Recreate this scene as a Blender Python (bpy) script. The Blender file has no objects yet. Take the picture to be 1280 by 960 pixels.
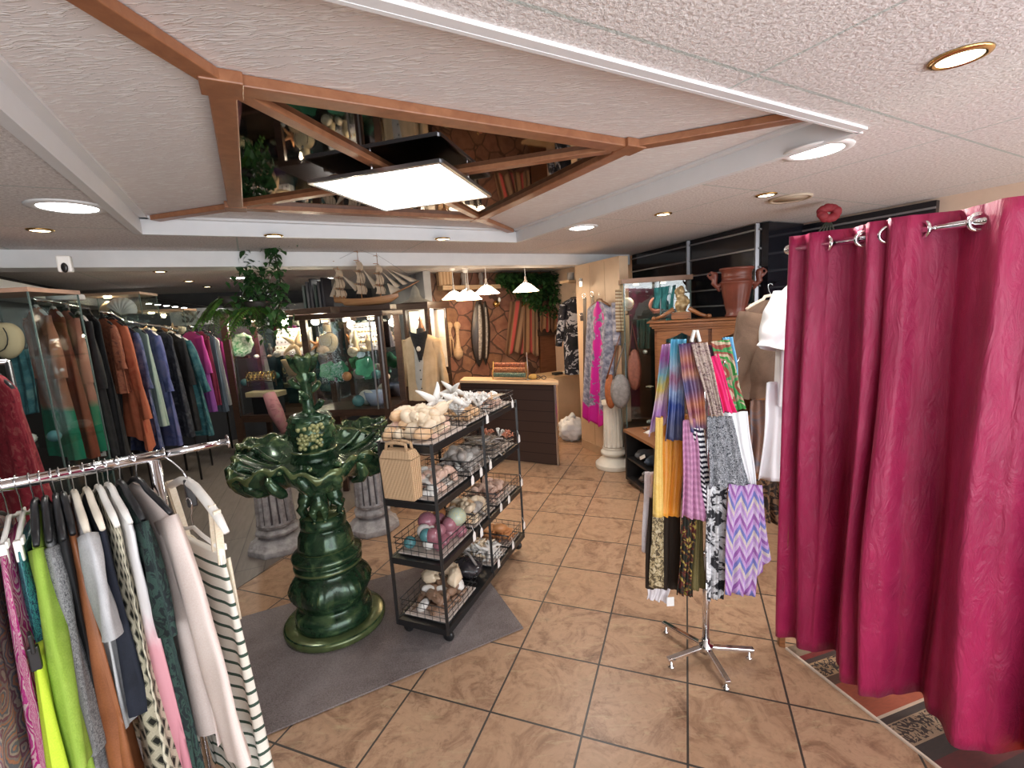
import bpy, math, random
from mathutils import Vector, Matrix, Euler
S = bpy.context.scene
COL = S.collection
PI = math.pi
rnd = random.Random(7)
sin, cos = math.sin, math.cos
# ------------------------------------------------------------------ camera model (1280 x 960 frame)
FPX, PITCH, ROLL, CAMZ = 580.6, .1524, -.0610, 1.70
fw = Vector((0, cos(PITCH), -sin(PITCH)))
_r = Vector((1, 0, 0)); _u = _r.cross(fw)
rt = cos(ROLL)*_r + sin(ROLL)*_u
up = -sin(ROLL)*_r + cos(ROLL)*_u
EYE = Vector((0, 0, CAMZ))
def ray(x, y): return fw + rt*((x-640)/FPX) - up*((y-480)/FPX)
def atz(x, y, z):
    d = ray(x, y); return EYE + d*((z-CAMZ)/d.z)
def atY(x, y, Y):
    d = ray(x, y); return EYE + d*(Y/d.y)
cam = bpy.data.objects.new('camera', bpy.data.cameras.new('camera'))
COL.objects.link(cam)
cam.data.sensor_width = 36; cam.data.lens = 36*FPX/1280; cam.data.clip_start = .02; cam.data.clip_end = 200
R3 = Matrix((rt, up, -fw)).transposed()
cam.matrix_world = Matrix.Translation(EYE) @ R3.to_4x4()
S.camera = cam
# building axes
BA = math.radians(28.8)
bX, bY = Vector((cos(BA), sin(BA), 0)), Vector((-sin(BA), cos(BA), 0))
def B(x, y, z=0): return bX*x + bY*y + Vector((0, 0, z))
def toB(p): return (p.x*bX.x+p.y*bX.y, p.x*bY.x+p.y*bY.y)
# ------------------------------------------------------------------ node helpers
class NT:
    def __init__(s, name):
        s.m = bpy.data.materials.new(name); s.m.use_nodes = True
        s.t = s.m.node_tree; s.t.nodes.clear()
        s.out = s.n('ShaderNodeOutputMaterial'); s.b = s.n('ShaderNodeBsdfPrincipled')
        s.l(s.b.outputs[0], s.out.inputs[0])
        s.tc = s.n('ShaderNodeTexCoord')
    def n(s, t, **k):
        q = s.t.nodes.new(t)
        for a, v in k.items(): setattr(q, a, v)
        return q
    def l(s, a, b): s.t.links.new(a, b)
    def put(s, sock, v):
        if hasattr(v, 'links') or hasattr(v, 'is_linked'): s.l(v, sock)
        else: sock.default_value = v
    def math(s, op, a, b=None, c=None):
        q = s.n('ShaderNodeMath', operation=op)
        for i, v in enumerate((a, b, c)):
            if v is not None: s.put(q.inputs[i], v)
        return q.outputs[0]
    def mapping(s, src, scale=(1,1,1), rot=(0,0,0), loc=(0,0,0)):
        q = s.n('ShaderNodeMapping'); s.l(src, q.inputs[0])
        q.inputs[1].default_value = loc; q.inputs[2].default_value = rot; q.inputs[3].default_value = scale
        return q.outputs[0]
    def noise(s, src, scale, detail=3, rough=.55, dist=0):
        q = s.n('ShaderNodeTexNoise'); s.l(src, q.inputs['Vector'])
        q.inputs['Scale'].default_value = scale; q.inputs['Detail'].default_value = detail
        q.inputs['Roughness'].default_value = rough; q.inputs['Distortion'].default_value = dist
        return q
    def voro(s, src, scale, feat='F1', rnd_=1):
        q = s.n('ShaderNodeTexVoronoi', feature=feat); s.l(src, q.inputs['Vector'])
        q.inputs['Scale'].default_value = scale; q.inputs['Randomness'].default_value = rnd_
        return q
    def ramp(s, fac, stops, const=False):
        q = s.n('ShaderNodeValToRGB'); s.put(q.inputs[0], fac)
        e = q.color_ramp.elements
        if const: q.color_ramp.interpolation = 'CONSTANT'
        while len(e) < len(stops): e.new(.5)
        for i, (p, c) in enumerate(stops):
            e[i].position = p; e[i].color = (*c, 1)
        return q.outputs[0]
    def mix(s, f, a, b, mode='MIX'):
        q = s.n('ShaderNodeMix', data_type='RGBA', blend_type=mode)
        s.put(q.inputs[0], f)
        for i, v in ((6, a), (7, b)):
            s.put(q.inputs[i], (*v, 1) if isinstance(v, tuple) and len(v) == 3 else v)
        return q.outputs[2]
    def bump(s, h, strength=.3, dist=.01):
        q = s.n('ShaderNodeBump'); s.l(h, q.inputs['Height'])
        q.inputs['Strength'].default_value = strength; q.inputs['Distance'].default_value = dist
        s.l(q.outputs[0], s.b.inputs['Normal'])
    def done(s, col=None, rough=.6, metal=0, spec=.5):
        if col is not None: s.put(s.b.inputs['Base Color'], (*col, 1) if isinstance(col, tuple) else col)
        s.put(s.b.inputs['Roughness'], rough); s.b.inputs['Metallic'].default_value = metal
        s.b.inputs['Specular IOR Level'].default_value = spec
        return s.m
_mc = {}
def M(name, col, rough=.6, metal=0, var=.12, vs=12, bump=0, bs=60, spec=.5):
    """plain material with a slight mottling of its colour and an optional fine bump"""
    if name in _mc: return _mc[name]
    t = NT(name); o = t.tc.outputs['Object']
    n = t.noise(o, vs)
    c = t.ramp(n.outputs[0], [(.25, tuple(max(0, x*(1-var)) for x in col)), (.75, tuple(min(1, x*(1+var)) for x in col))])
    if bump: t.bump(t.noise(o, bs, 2).outputs[0], bump, .004)
    _mc[name] = t.done(c, rough, metal, spec); return _mc[name]
def wood(name, a, b, rough=.4, sc=(3, 3, 30), rot=0):
    t = NT(name); v = t.mapping(t.tc.outputs['Object'], sc, (0, rot, 0))
    n = t.noise(v, 2.2, 5, .6, .6)
    return t.done(t.ramp(n.outputs[0], [(.3, a), (.7, b)]), rough)
def emit(name, col, strength):
    t = NT(name)
    t.b.inputs['Emission Color'].default_value = (*col, 1); t.b.inputs['Emission Strength'].default_value = strength
    return t.done(col, .5)
def glass(name, tint=(1, 1, 1), refl=.10):
    t = NT(name); t.t.nodes.remove(t.b)
    tr = t.n('ShaderNodeBsdfTransparent'); tr.inputs[0].default_value = (*tint, 1)
    gl = t.n('ShaderNodeBsdfGlossy'); gl.inputs['Roughness'].default_value = .02
    mx = t.n('ShaderNodeMixShader'); mx.inputs[0].default_value = refl
    t.l(tr.outputs[0], mx.inputs[1]); t.l(gl.outputs[0], mx.inputs[2]); t.l(mx.outputs[0], t.out.inputs[0])
    return t.m
def cloth_mat(name, kind, cols, f=10, g=10, rough=.8, dist=0, metal=0, alpha=1):
    """woven patterns from the cloth's own UV (in metres)"""
    t = NT(name); uv = t.tc.outputs['UV']
    sp = t.n('ShaderNodeSeparateXYZ')
    src = uv
    if dist:
        nz = t.noise(uv, dist if dist > 1 else 9, 3)
        ad = t.n('ShaderNodeVectorMath', operation='MULTIPLY_ADD')
        t.l(nz.outputs[1], ad.inputs[0]); ad.inputs[1].default_value = (.06,)*3; t.l(uv, ad.inputs[2]); src = ad.outputs[0]
    t.l(src, sp.inputs[0]); u, v = sp.outputs[0], sp.outputs[1]
    fr = lambda x, k: t.math('FRACT', t.math('MULTIPLY', x, k))
    tri = lambda x, k: t.math('ABSOLUTE', t.math('SUBTRACT', fr(x, k), .5))
    n = len(cols); st = [(i/n, c) for i, c in enumerate(cols)]
    if kind == 'plain':
        fac = t.noise(uv, f, 4).outputs[0]; col = t.ramp(fac, [(.3, cols[0]), (.7, cols[-1])])
    elif kind == 'blot':
        fac = t.noise(src, f, 4, .55, .8).outputs[0]
        col = t.ramp(fac, [(.3+.42*i/max(1, n-1), c) for i, c in enumerate(cols)])
    elif kind == 'print':
        fac = t.noise(src, f, 3, .6, 1.5).outputs[0]
        col = t.ramp(fac, [(.0 if i == 0 else .36+.3*(i-1)/max(1, n-1), c) for i, c in enumerate(cols)], True)
    elif kind == 'stripe': col = t.ramp(fr(v, f), st, True)
    elif kind == 'vstripe': col = t.ramp(fr(u, f), st, True)
    elif kind == 'diamond':
        d1 = tri(t.math('ADD', u, v), f); d2 = tri(t.math('SUBTRACT', u, v), f)
        s = t.math('MAXIMUM', d1, d2); col = t.ramp(s, [(0, cols[2]), (.2, cols[1]), (.31, cols[0])], True)
    elif kind == 'chevron':
        col = t.ramp(t.math('FRACT', t.math('ADD', t.math('MULTIPLY', v, f), tri(u, g))), st, True)
    elif kind == 'plaid':
        a = t.ramp(fr(v, f), st, False); b = t.ramp(fr(u, g), st[::1], False); col = t.mix(.4, a, b)
    elif kind == 'paisley':
        vo = t.voro(src, f); w = t.math('FRACT', t.math('MULTIPLY', vo.outputs[0], g)); col = t.ramp(w, st, True)
    elif kind == 'band':      # colours from the top (v=0) to the hem, positions given with each colour
        w = t.math('ADD', v, t.math('MULTIPLY', t.math('SUBTRACT', t.noise(uv, 18, 3).outputs[0], .5), f))
        col = t.ramp(w, cols)
    if kind != 'band':
        fine = t.noise(uv, 220, 2).outputs[0]
        col = t.mix(.12, col, t.ramp(fine, [(.3, (0, 0, 0)), (.7, (1, 1, 1))]), 'OVERLAY')
    t.bump(t.noise(uv, 300, 2).outputs[0], .12, .002)
    if alpha < 1: t.b.inputs['Alpha'].default_value = alpha
    return t.done(col, rough, metal, .3)
# ------------------------------------------------------------------ mesh builder
def frame_to(d):
    d = d.normalized(); a = Vector((0, 0, 1)) if abs(d.z) < .95 else Vector((1, 0, 0))
    x = d.cross(a).normalized(); return x, d.cross(x).normalized()
class MB:
    def __init__(s): s.v, s.f, s.uv, s.sm = [], [], [], []
    def add(s, vs, fs, uvs=None, smooth=True):
        b = len(s.v); s.v += [Vector(p) for p in vs]; s.uv += (uvs or [(p[0], p[2]) for p in vs])
        for f in fs: s.f.append([b+i for i in f]); s.sm.append(smooth)
        return s
    def box(s, c, d, rz=0, m=None):
        c = Vector(c); x, y, z = (q/2 for q in d)
        p = [Vector((i*x, j*y, k*z)) for k in (-1, 1) for j in (-1, 1) for i in (-1, 1)]
        R = m if m is not None else Matrix.Rotation(rz, 3, 'Z')
        return s.add([c+R@q for q in p], [(0,2,3,1),(4,5,7,6),(0,1,5,4),(2,6,7,3),(0,4,6,2),(1,3,7,5)], None, False)
    def box2(s, a, b, w, h, zc=None):
        """a bar of width w (sideways) and height h from a to b"""
        a, b = Vector(a), Vector(b); d = b-a; L = d.length
        y = d.normalized(); x = y.cross(Vector((0, 0, 1)))
        x = x.normalized() if x.length > 1e-4 else Vector((1, 0, 0)); z = x.cross(y)
        m = Matrix((x, y, z)).transposed()
        return s.box((a+b)/2, (w, L, h), m=m)
    def tube(s, pts, r, seg=8, caps=True, closed=False, sx=1):
        pts = [Vector(p) for p in pts]; n = len(pts)
        rs = r if isinstance(r, (list, tuple)) else [r]*n
        vs, fs, uvs = [], [], []; px = None; L = 0
        for i, p in enumerate(pts):
            if closed: d = pts[(i+1) % n]-pts[i-1]
            else: d = pts[min(i+1, n-1)]-pts[max(i-1, 0)]
            if d.length < 1e-9: d = Vector((0, 0, 1))
            d.normalize()
            if px is None: x, y = frame_to(d)
            else:
                x = px - d*px.dot(d); x = x.normalized() if x.length > 1e-6 else frame_to(d)[0]; y = d.cross(x)
            px = x
            if i: L += (p-pts[i-1]).length
            for k in range(seg):
                a = 2*PI*k/seg; vs.append(p + (x*cos(a)*sx + y*sin(a))*rs[i]); uvs.append((k/seg*6.28*rs[i], L))
        m = n if closed else n-1
        for i in range(m):
            for k in range(seg):
                a, b = i*seg+k, i*seg+(k+1) % seg; c, d = ((i+1) % n)*seg+(k+1) % seg, ((i+1) % n)*seg+k
                fs.append((a, b, c, d))
        if caps and not closed: fs += [tuple(range(seg))[::-1], tuple(range((n-1)*seg, n*seg))]
        return s.add(vs, fs, uvs)
    def lathe(s, prof, seg=32, c=(0, 0, 0), mod=None, m=None):
        c = Vector(c); vs, fs, uvs = [], [], []
        for i, (r, z) in enumerate(prof):
            for k in range(seg):
                a = 2*PI*k/seg; q, zz = (mod(a, r, z) if mod else (r, z))
                p = Vector((q*cos(a), q*sin(a), zz)); vs.append(c + (m @ p if m else p)); uvs.append((a*max(r, .02), z))
        n = len(prof)
        for i in range(n-1):
            for k in range(seg):
                fs.append((i*seg+k, i*seg+(k+1) % seg, (i+1)*seg+(k+1) % seg, (i+1)*seg+k))
        if prof[0][0] > 1e-4: fs.append(tuple(range(seg))[::-1])
        if prof[-1][0] > 1e-4: fs.append(tuple(range((n-1)*seg, n*seg)))
        return s.add(vs, fs, uvs)
    def ell(s, c, r, m=None, seg=14, rings=9, fn=None):
        c = Vector(c); R = m or Matrix.Identity(3); vs, fs = [], []
        for i in range(rings+1):
            t = PI*i/rings
            for k in range(seg):
                a = 2*PI*k/seg; p = Vector((sin(t)*cos(a), sin(t)*sin(a), cos(t)))
                if fn: p = p*fn(t, a)
                vs.append(c + R@Vector((p.x*r[0], p.y*r[1], p.z*r[2])))
        for i in range(rings):
            for k in range(seg): fs.append((i*seg+k, (i+1)*seg+k, (i+1)*seg+(k+1) % seg, i*seg+(k+1) % seg))
        return s.add(vs, fs)
    def grid(s, fn, nu, nv, closed=False, uvf=None):
        vs, fs, uvs = [], [], []
        for j in range(nv+1):
            for i in range(nu+(0 if closed else 1)):
                vs.append(Vector(fn(i/nu, j/nv))); uvs.append(uvf(i/nu, j/nv) if uvf else (i/nu, j/nv))
        w = nu if closed else nu+1
        for j in range(nv):
            for i in range(nu):
                i2 = (i+1) % w
                fs.append((j*w+i, j*w+i2, (j+1)*w+i2, (j+1)*w+i))
        return s.add(vs, fs, uvs)
    def prism(s, poly, z0, z1):
        n = len(poly); vs = [Vector((x, y, z0)) for x, y in poly]+[Vector((x, y, z1)) for x, y in poly]
        fs = [tuple(range(n))[::-1], tuple(range(n, 2*n))]+[(i, (i+1) % n, n+(i+1) % n, n+i) for i in range(n)]
        return s.add(vs, fs, None, False)
    def build(s, name, mat, parent=None, bevel=0, solid=0, remesh=0, sub=0, flat=False, origin=None):
        me = bpy.data.meshes.new(name)
        inv = None
        if parent is not None:
            q = parent.get('_o'); inv = _inv[parent.name]
            vs = [inv @ p for p in s.v]
        else:
            if origin is None:
                xs, ys, zs = [p.x for p in s.v], [p.y for p in s.v], [p.z for p in s.v]
                origin = Vector(((min(xs)+max(xs))/2, (min(ys)+max(ys))/2, min(zs)))
            origin = Vector(origin); vs = [p-origin for p in s.v]
        me.from_pydata([tuple(p) for p in vs], [], s.f)
        ul = me.uv_layers.new(name='UVMap')
        idx = [0]*len(me.loops); me.loops.foreach_get('vertex_index', idx)
        buf = []
        for i in idx: buf += s.uv[i][:2]
        ul.data.foreach_set('uv', buf)
        me.polygons.foreach_set('use_smooth', [False]*len(s.f) if flat else s.sm)
        if mat: me.materials.append(mat)
        o = bpy.data.objects.new(name, me); COL.objects.link(o)
        if parent is not None: o.parent = parent; _inv[o.name] = inv
        else: o.location = origin; _inv[o.name] = Matrix.Translation(-origin)
        if bevel:
            b = o.modifiers.new('bevel', 'BEVEL'); b.width = bevel; b.segments = 2; b.limit_method = 'ANGLE'
        if remesh:
            b = o.modifiers.new('remesh', 'REMESH'); b.mode = 'VOXEL'; b.voxel_size = remesh; b.use_smooth_shade = True
            b = o.modifiers.new('smooth', 'SMOOTH'); b.iterations = 4; b.factor = .5
        if solid:
            b = o.modifiers.new('solid', 'SOLIDIFY'); b.thickness = solid; b.offset = 0
        if sub:
            b = o.modifiers.new('sub', 'SUBSURF'); b.levels = sub; b.render_levels = sub
        return o
_inv = {}
def tag(o, label, cat, group=None, kind=None):
    o['label'] = label; o['category'] = cat
    if group: o['group'] = group
    if kind: o['kind'] = kind
    return o
def thing(name, label, cat, loc=(0, 0, 0), rz=0, group=None):
    o = bpy.data.objects.new(name, None); COL.objects.link(o); o.empty_display_size = .05
    o.location = loc; o.rotation_euler = (0, 0, rz)
    _inv[o.name] = (Matrix.Translation(Vector(loc)) @ Matrix.Rotation(rz, 4, 'Z')).inverted()
    return tag(o, label, cat, group)
def struct(o, label, cat='wall'):
    tag(o, label, cat); o['kind'] = 'structure'; return o
KIDS = {}
def dup(root, loc, rz=0, label=None, group=None, scale=None, rot=None, mat=None):
    r = root.copy(); COL.objects.link(r); r.location = loc; r.rotation_euler = rot or (0, 0, rz)
    if scale: r.scale = (scale,)*3 if not isinstance(scale, tuple) else scale
    if label: r['label'] = label
    if group: r['group'] = group
    for ch in list(root.children):
        c = ch.copy(); COL.objects.link(c); c.parent = r
        for g in list(ch.children):
            d = g.copy(); COL.objects.link(d); d.parent = c
    return r
def lerp(a, b, t): return a+(b-a)*t
def interp(tab, x):
    if x <= tab[0][0]: return tab[0][1]
    for (a, p), (b, q) in zip(tab, tab[1:]):
        if x <= b:
            t = (x-a)/(b-a); t = t*t*(3-2*t); return p+(q-p)*t
    return tab[-1][1]
SKY = 6.3
EXPO = 0.05
# ================================================================== MATERIALS OF THE SETTING
def mat_floor():
    t = NT('tile_floor'); o = t.tc.outputs['Object']
    def dot(v):
        q = t.n('ShaderNodeVectorMath', operation='DOT_PRODUCT'); t.l(o, q.inputs[0]); q.inputs[1].default_value = v; return q.outputs['Value']
    u = t.math('ADD', dot((.9348/.4, -.3552/.4, 0)), 2.996+40); v = t.math('ADD', dot((.3552/.4, .9348/.4, 0)), -3.984+40)
    def edge(w):
        return t.math('SUBTRACT', .5, t.math('ABSOLUTE', t.math('SUBTRACT', t.math('FRACT', w), .5)))
    gap = t.math('LESS_THAN', t.math('MINIMUM', edge(u), edge(v)), .011)
    cb = t.n('ShaderNodeCombineXYZ'); t.l(t.math('FLOOR', u), cb.inputs[0]); t.l(t.math('FLOOR', v), cb.inputs[1])
    wn = t.n('ShaderNodeTexWhiteNoise', noise_dimensions='2D'); t.l(cb.outputs[0], wn.inputs['Vector'])
    # marbling, shifted per tile
    sh = t.n('ShaderNodeVectorMath', operation='MULTIPLY_ADD'); t.l(wn.outputs['Color'], sh.inputs[0]); sh.inputs[1].default_value = (5, 5, 5); t.l(o, sh.inputs[2])
    n1 = t.noise(sh.outputs[0], 4.5, 8, .68, 1.6).outputs[0]
    n2 = t.noise(sh.outputs[0], 30, 6, .75, .8).outputs[0]
    n3 = t.noise(t.mapping(sh.outputs[0], (3, 16, 1), (0, 0, .9)), 1.6, 5, .65, 1.8).outputs[0]
    c = t.ramp(n1, [(.30, (.14, .072, .042)), (.42, (.29, .17, .105)), (.53, (.43, .27, .17)), (.64, (.36, .225, .14)), (.76, (.26, .20, .135))])
    c = t.mix(t.math('MULTIPLY', t.ramp(n3, [(.56, (0, 0, 0)), (.68, (1, 1, 1))]), .55), c, (.47, .37, .22))
    c = t.mix(t.math('MULTIPLY', t.ramp(n2, [(.52, (0, 0, 0)), (.66, (1, 1, 1))]), .5), c, (.16, .088, .055))
    c = t.mix(t.math('MULTIPLY', wn.outputs['Value'], .25), c, (.46, .27, .145))
    c = t.mix(gap, c, (.05, .042, .036))
    h = t.math('SUBTRACT', 1, gap); t.bump(h, .35, .004)
    r = t.math('ADD', .26, t.math('MULTIPLY', n2, .22))
    return t.done(c, r, 0, .5)
def mat_grey_floor():
    t = NT('grey_floor'); o = t.mapping(t.tc.outputs['Object'], (1, 1, 1), (0, 0, -1.95))
    br = t.n('ShaderNodeTexBrick'); t.l(o, br.inputs[0]); br.inputs['Scale'].default_value = 1
    br.inputs['Brick Width'].default_value = 1.2; br.inputs['Row Height'].default_value = .19; br.inputs['Mortar Size'].default_value = .004
    br.inputs['Color1'].default_value = (.15, .125, .11, 1); br.inputs['Color2'].default_value = (.20, .17, .145, 1); br.inputs['Mortar'].default_value = (.05, .045, .04, 1)
    n = t.noise(t.mapping(o, (2, 14, 1)), 2.5, 5).outputs[0]
    return t.done(t.mix(.35, br.outputs[0], t.ramp(n, [(.3, (.09, .075, .065)), (.7, (.25, .21, .18))])), .38)
def mat_ceiling():
    t = NT('ceiling_panel'); o = t.mapping(t.tc.outputs['Object'], (1, 1, 1), (0, 0, -BA))
    br = t.n('ShaderNodeTexBrick'); t.l(o, br.inputs[0]); br.inputs['Scale'].default_value = 1; br.offset = 0
    br.inputs['Brick Width'].default_value = 1.335; br.inputs['Row Height'].default_value = .89; br.inputs['Mortar Size'].default_value = .006
    n = t.noise(t.tc.outputs['Object'], 75, 4, .7).outputs[0]
    c = t.ramp(n, [(.35, (.62, .56, .54)), (.65, (.94, .90, .88))])
    m = t.mix(br.outputs['Fac'], c, (.56, .60, .57))
    t.bump(n, .7, .012); return t.done(m, .9, 0, .2)
def mat_recess():
    t = NT('fibre_plaster'); o = t.tc.outputs['Object']; hs = []
    for k, (ang, off) in enumerate(((.2, 0), (1.2, 3), (2.3, 7))):
        n0 = t.noise(t.mapping(o, (1, 1, 1), (0, 0, 0), (off, 0, 0)), 6, 2)
        ad = t.n('ShaderNodeVectorMath', operation='MULTIPLY_ADD'); t.l(n0.outputs[1], ad.inputs[0]); ad.inputs[1].default_value = (.06,)*3; t.l(o, ad.inputs[2])
        h = t.noise(t.mapping(ad.outputs[0], (7, 55, 7), (0, 0, ang), (off, off, 0)), 2.2, 2, .5, .3).outputs[0]
        hs.append(t.ramp(h, [(.58, (0, 0, 0)), (.66, (1, 1, 1))]))
    h = t.math('MAXIMUM', t.math('MAXIMUM', hs[0], hs[1]), hs[2])
    t.bump(h, .55, .006); return t.done(t.mix(h, (.82, .77, .76), (.92, .90, .89)), .7, 0, .3)
def mat_carpet():
    t = NT('grey_carpet'); o = t.tc.outputs['Object']
    n = t.noise(o, 2.6, 5, .65, .4).outputs[0]; f = t.noise(o, 160, 2).outputs[0]
    c = t.ramp(n, [(.3, (.115, .085, .08)), (.5, (.19, .155, .15)), (.7, (.25, .215, .21))])
    t.bump(f, .6, .006); return t.done(t.mix(.25, c, t.ramp(f, [(.3, (.03, .03, .03)), (.7, (.4, .37, .36))])), .95, 0, .1)
def mat_stone():
    t = NT('crazy_stone'); o = t.mapping(t.tc.outputs['Object'], (1, 1, 1))
    n0 = t.noise(o, 4, 2); ad = t.n('ShaderNodeVectorMath', operation='MULTIPLY_ADD'); t.l(n0.outputs[1], ad.inputs[0]); ad.inputs[1].default_value = (.1,)*3; t.l(o, ad.inputs[2])
    e = t.voro(ad.outputs[0], 4.0, 'DISTANCE_TO_EDGE'); cc = t.voro(ad.outputs[0], 4.0, 'F1')
    gap = t.math('LESS_THAN', e.outputs['Distance'], .035)
    st = t.ramp(t.noise(o, 9, 5).outputs[0], [(.3, (.19, .085, .052)), (.7, (.33, .165, .10))])
    st = t.mix(.10, st, cc.outputs['Color'], 'SOFT_LIGHT')
    t.bump(e.outputs['Distance'], .6, .03); return t.done(t.mix(gap, st, (.09, .045, .03)), .7)
def mat_marble_green():
    t = NT('green_bronze'); o = t.tc.outputs['Object']
    ge = t.n('ShaderNodeNewGeometry')
    n = t.noise(o, 11, 5, .65, .6).outputs[0]
    c = t.ramp(n, [(.34, (.006, .020, .010)), (.52, (.022, .058, .028)), (.66, (.075, .13, .055)), (.8, (.22, .23, .09))])
    hi = t.math('GREATER_THAN', ge.outputs['Pointiness'], .56)
    c = t.mix(t.math('MULTIPLY', hi, .4), c, (.20, .22, .08))
    return t.done(c, .22, .35, .6)
m_white = M('white_paint', (.80, .79, .78), .55, var=.03)
m_trimwhite = M('white_trim', (.78, .78, .79), .45, var=.02)
m_greywall = M('grey_paint', (.42, .42, .42), .7, var=.05)
m_darkwall = M('dark_wall', (.035, .034, .036), .6)
m_cream = M('cream_laminate', (.62, .44, .29), .5, var=.05)
m_creamwall = M('cream_wall', (.66, .50, .38), .7, var=.05)
m_black = M('black_metal', (.012, .012, .013), .35, spec=.5)
m_blackp = M('black_plastic', (.015, .015, .017), .3)
m_slat = M('black_slat_gloss', (.010, .010, .014), .10)
m_alu = M('aluminium', (.62, .62, .64), .3, 1, var=.04)
m_alud = M('dull_aluminium', (.32, .32, .34), .45, .8, var=.05)
m_chrome = M('chrome', (.82, .82, .84), .08, 1, var=.02)
m_wood = wood('mid_brown_wood', (.16, .055, .018), (.33, .135, .05), .35)
m_woodtrim = wood('orange_brown_trim', (.27, .105, .05), (.40, .175, .085), .35, (8, 8, 8))
m_darkwood = wood('dark_wood', (.035, .018, .012), (.075, .04, .026), .35)
m_pale = wood('pale_wood', (.55, .36, .20), (.72, .52, .32), .45)
m_brass = M('brass', (.75, .5, .2), .25, 1)
m_gold = M('gold', (.85, .6, .22), .2, 1)
m_glass = glass('clear_glass', (.93, .96, .95), .07)
m_mirror = NT('dark_mirror').done((.20, .185, .18), .03, 1)
m_mirror2 = NT('cabinet_mirror').done((.75, .76, .76), .03, 1)
m_lamp = emit('led_disc', (1, .97, .92), 14)
m_halo = emit('halogen_glow', (1, .8, .5), 9)
m_shade = emit('opal_glass_shade', (1, .82, .6), 4.5)
m_green = mat_marble_green()
# ================================================================== THE ROOM SHELL
W_L, W_R, Z_C = -1.95, 4.36, 2.32
FB = -1.7            # shop front
fl = MB().add([B(W_L-.6, FB-.5), B(W_R+1, FB-.5), B(W_R+1, 12), B(W_L-.6, 12)], [(0, 1, 2, 3)], None, False)
struct(fl.build('floor', mat_floor(), origin=(0, 0, 0)), 'brown marbled square tile floor with dark grout', 'floor')
fl = MB(); P = [(-4.6, 2.1), (-2.0, 2.58), (-1.86, 2.98), (-1.60, 3.85), (-1.3, 5.2), (-1.9, 10.5), (-8, 9)]
fl.prism([tuple((x, y)) for x, y in P], 0, .004)
struct(fl.build('floor_side', mat_grey_floor(), origin=(0, 0, 0)), 'grey brown plank floor of the left aisle', 'floor')
# ceiling with the square recess
cc = Vector((-.405, 2.45, 0)); ccx, ccy = toB(cc); hh = 1.335
m_ceil = mat_ceiling()
ce = MB()
def cslab(x0, x1, y0, y1):
    ce.prism([tuple(B(x, y).xy) for x, y in ((x0, y0), (x1, y0), (x1, y1), (x0, y1))], Z_C, Z_C+.22)
cslab(W_L-.6, ccx-hh, FB-.4, 12); cslab(ccx+hh, W_R+1, FB-.4, 12)
cslab(ccx-hh, ccx+hh, FB-.4, ccy-hh); cslab(ccx-hh, ccx+hh, ccy+hh, 12)
struct(ce.build('ceiling', m_ceil, origin=(0, 0, 0)), 'pale speckled panel ceiling with thin joints', 'ceiling')
ZR = 2.415
rc = MB().prism([tuple(B(ccx+i*hh, ccy+j*hh).xy) for i, j in ((-1, -1), (1, -1), (1, 1), (-1, 1))], ZR, ZR+.05)
struct(rc.build('ceiling_recess', mat_recess(), origin=(0, 0, 0)), 'square ceiling recess in textured white fibre plaster', 'ceiling')
# white trim round the recess (inside faces and the lip)
tr = MB()
for (a, b) in (((-1, -1), (1, -1)), ((1, -1), (1, 1)), ((1, 1), (-1, 1)), ((-1, 1), (-1, -1))):
    p, q = B(ccx+a[0]*hh, ccy+a[1]*hh), B(ccx+b[0]*hh, ccy+b[1]*hh)
    nrm = (B(ccx, ccy)-(p+q)/2).normalized()
    tr.box2(p+nrm*.006+Vector((0, 0, 2.362)), q+nrm*.006+Vector((0, 0, 2.362)), .012, .106)
    tr.box2(p-nrm*.012+Vector((0, 0, Z_C-.004)), q-nrm*.012+Vector((0, 0, Z_C-.004)), .036, .012)
    tr.box2(p+nrm*.03+Vector((0, 0, ZR-.008)), q+nrm*.03+Vector((0, 0, ZR-.008)), .05, .014)
struct(tr.build('trim_1', m_trimwhite, origin=(0, 0, 0)), 'white moulding round the ceiling recess', 'trim')
# wooden star frame, its dark mirrors and the LED panel
wc = Vector((-.47, 2.50, 0)); wx, wy = toB(wc); wh = .775
sf = MB()
def bar(p, q, w=.07, h=.03, z=ZR-.018): sf.box2(Vector((*p.xy, z)), Vector((*q.xy, z)), w, h)
wcor = [B(wx+i*wh, wy+j*wh) for i, j in ((-1, -1), (1, -1), (1, 1), (-1, 1))]
ccor = [B(ccx+i*(hh-.09), ccy+j*(hh-.055)) for i, j in ((-1, -1), (1, -1), (1, 1), (-1, 1))]
for k in range(4):
    e = (wcor[(k+1) % 4]-wcor[k]).normalized()*.035
    bar(wcor[k]-e, wcor[(k+1) % 4]+e, .075, .034); bar(wcor[k], ccor[k], .062, .030)
for q_ in wcor: sf.box(Vector((*q_.xy, ZR-.020)), (.11, .11, .036), BA)
bar(wcor[0], wcor[2], .05, .026); bar(wcor[1], wcor[3], .05, .026)
struct(sf.build('trim_2', m_woodtrim, origin=(0, 0, 0), bevel=.004), 'orange brown wooden star frame on the ceiling recess', 'trim')
mi = MB().prism([tuple(p.xy) for p in wcor], ZR-.010, ZR-.001)
tag(mi.build('ceiling_mirror', m_mirror), 'dark square ceiling mirror inside the wooden star frame', 'mirror')
lp = thing('ceiling_panel_lamp', 'large glowing square lamp panel hung under the ceiling mirror', 'lamp', (wc.x, wc.y, 2.345))
h = .33; d1 = (wcor[0]-wcor[2]).normalized(); d2 = (wcor[1]-wcor[3]).normalized()
pc = [wc+(d1*i+d2*j)*h for i, j in ((-1, -1), (1, -1), (1, 1), (-1, 1))]
g = MB()
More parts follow.
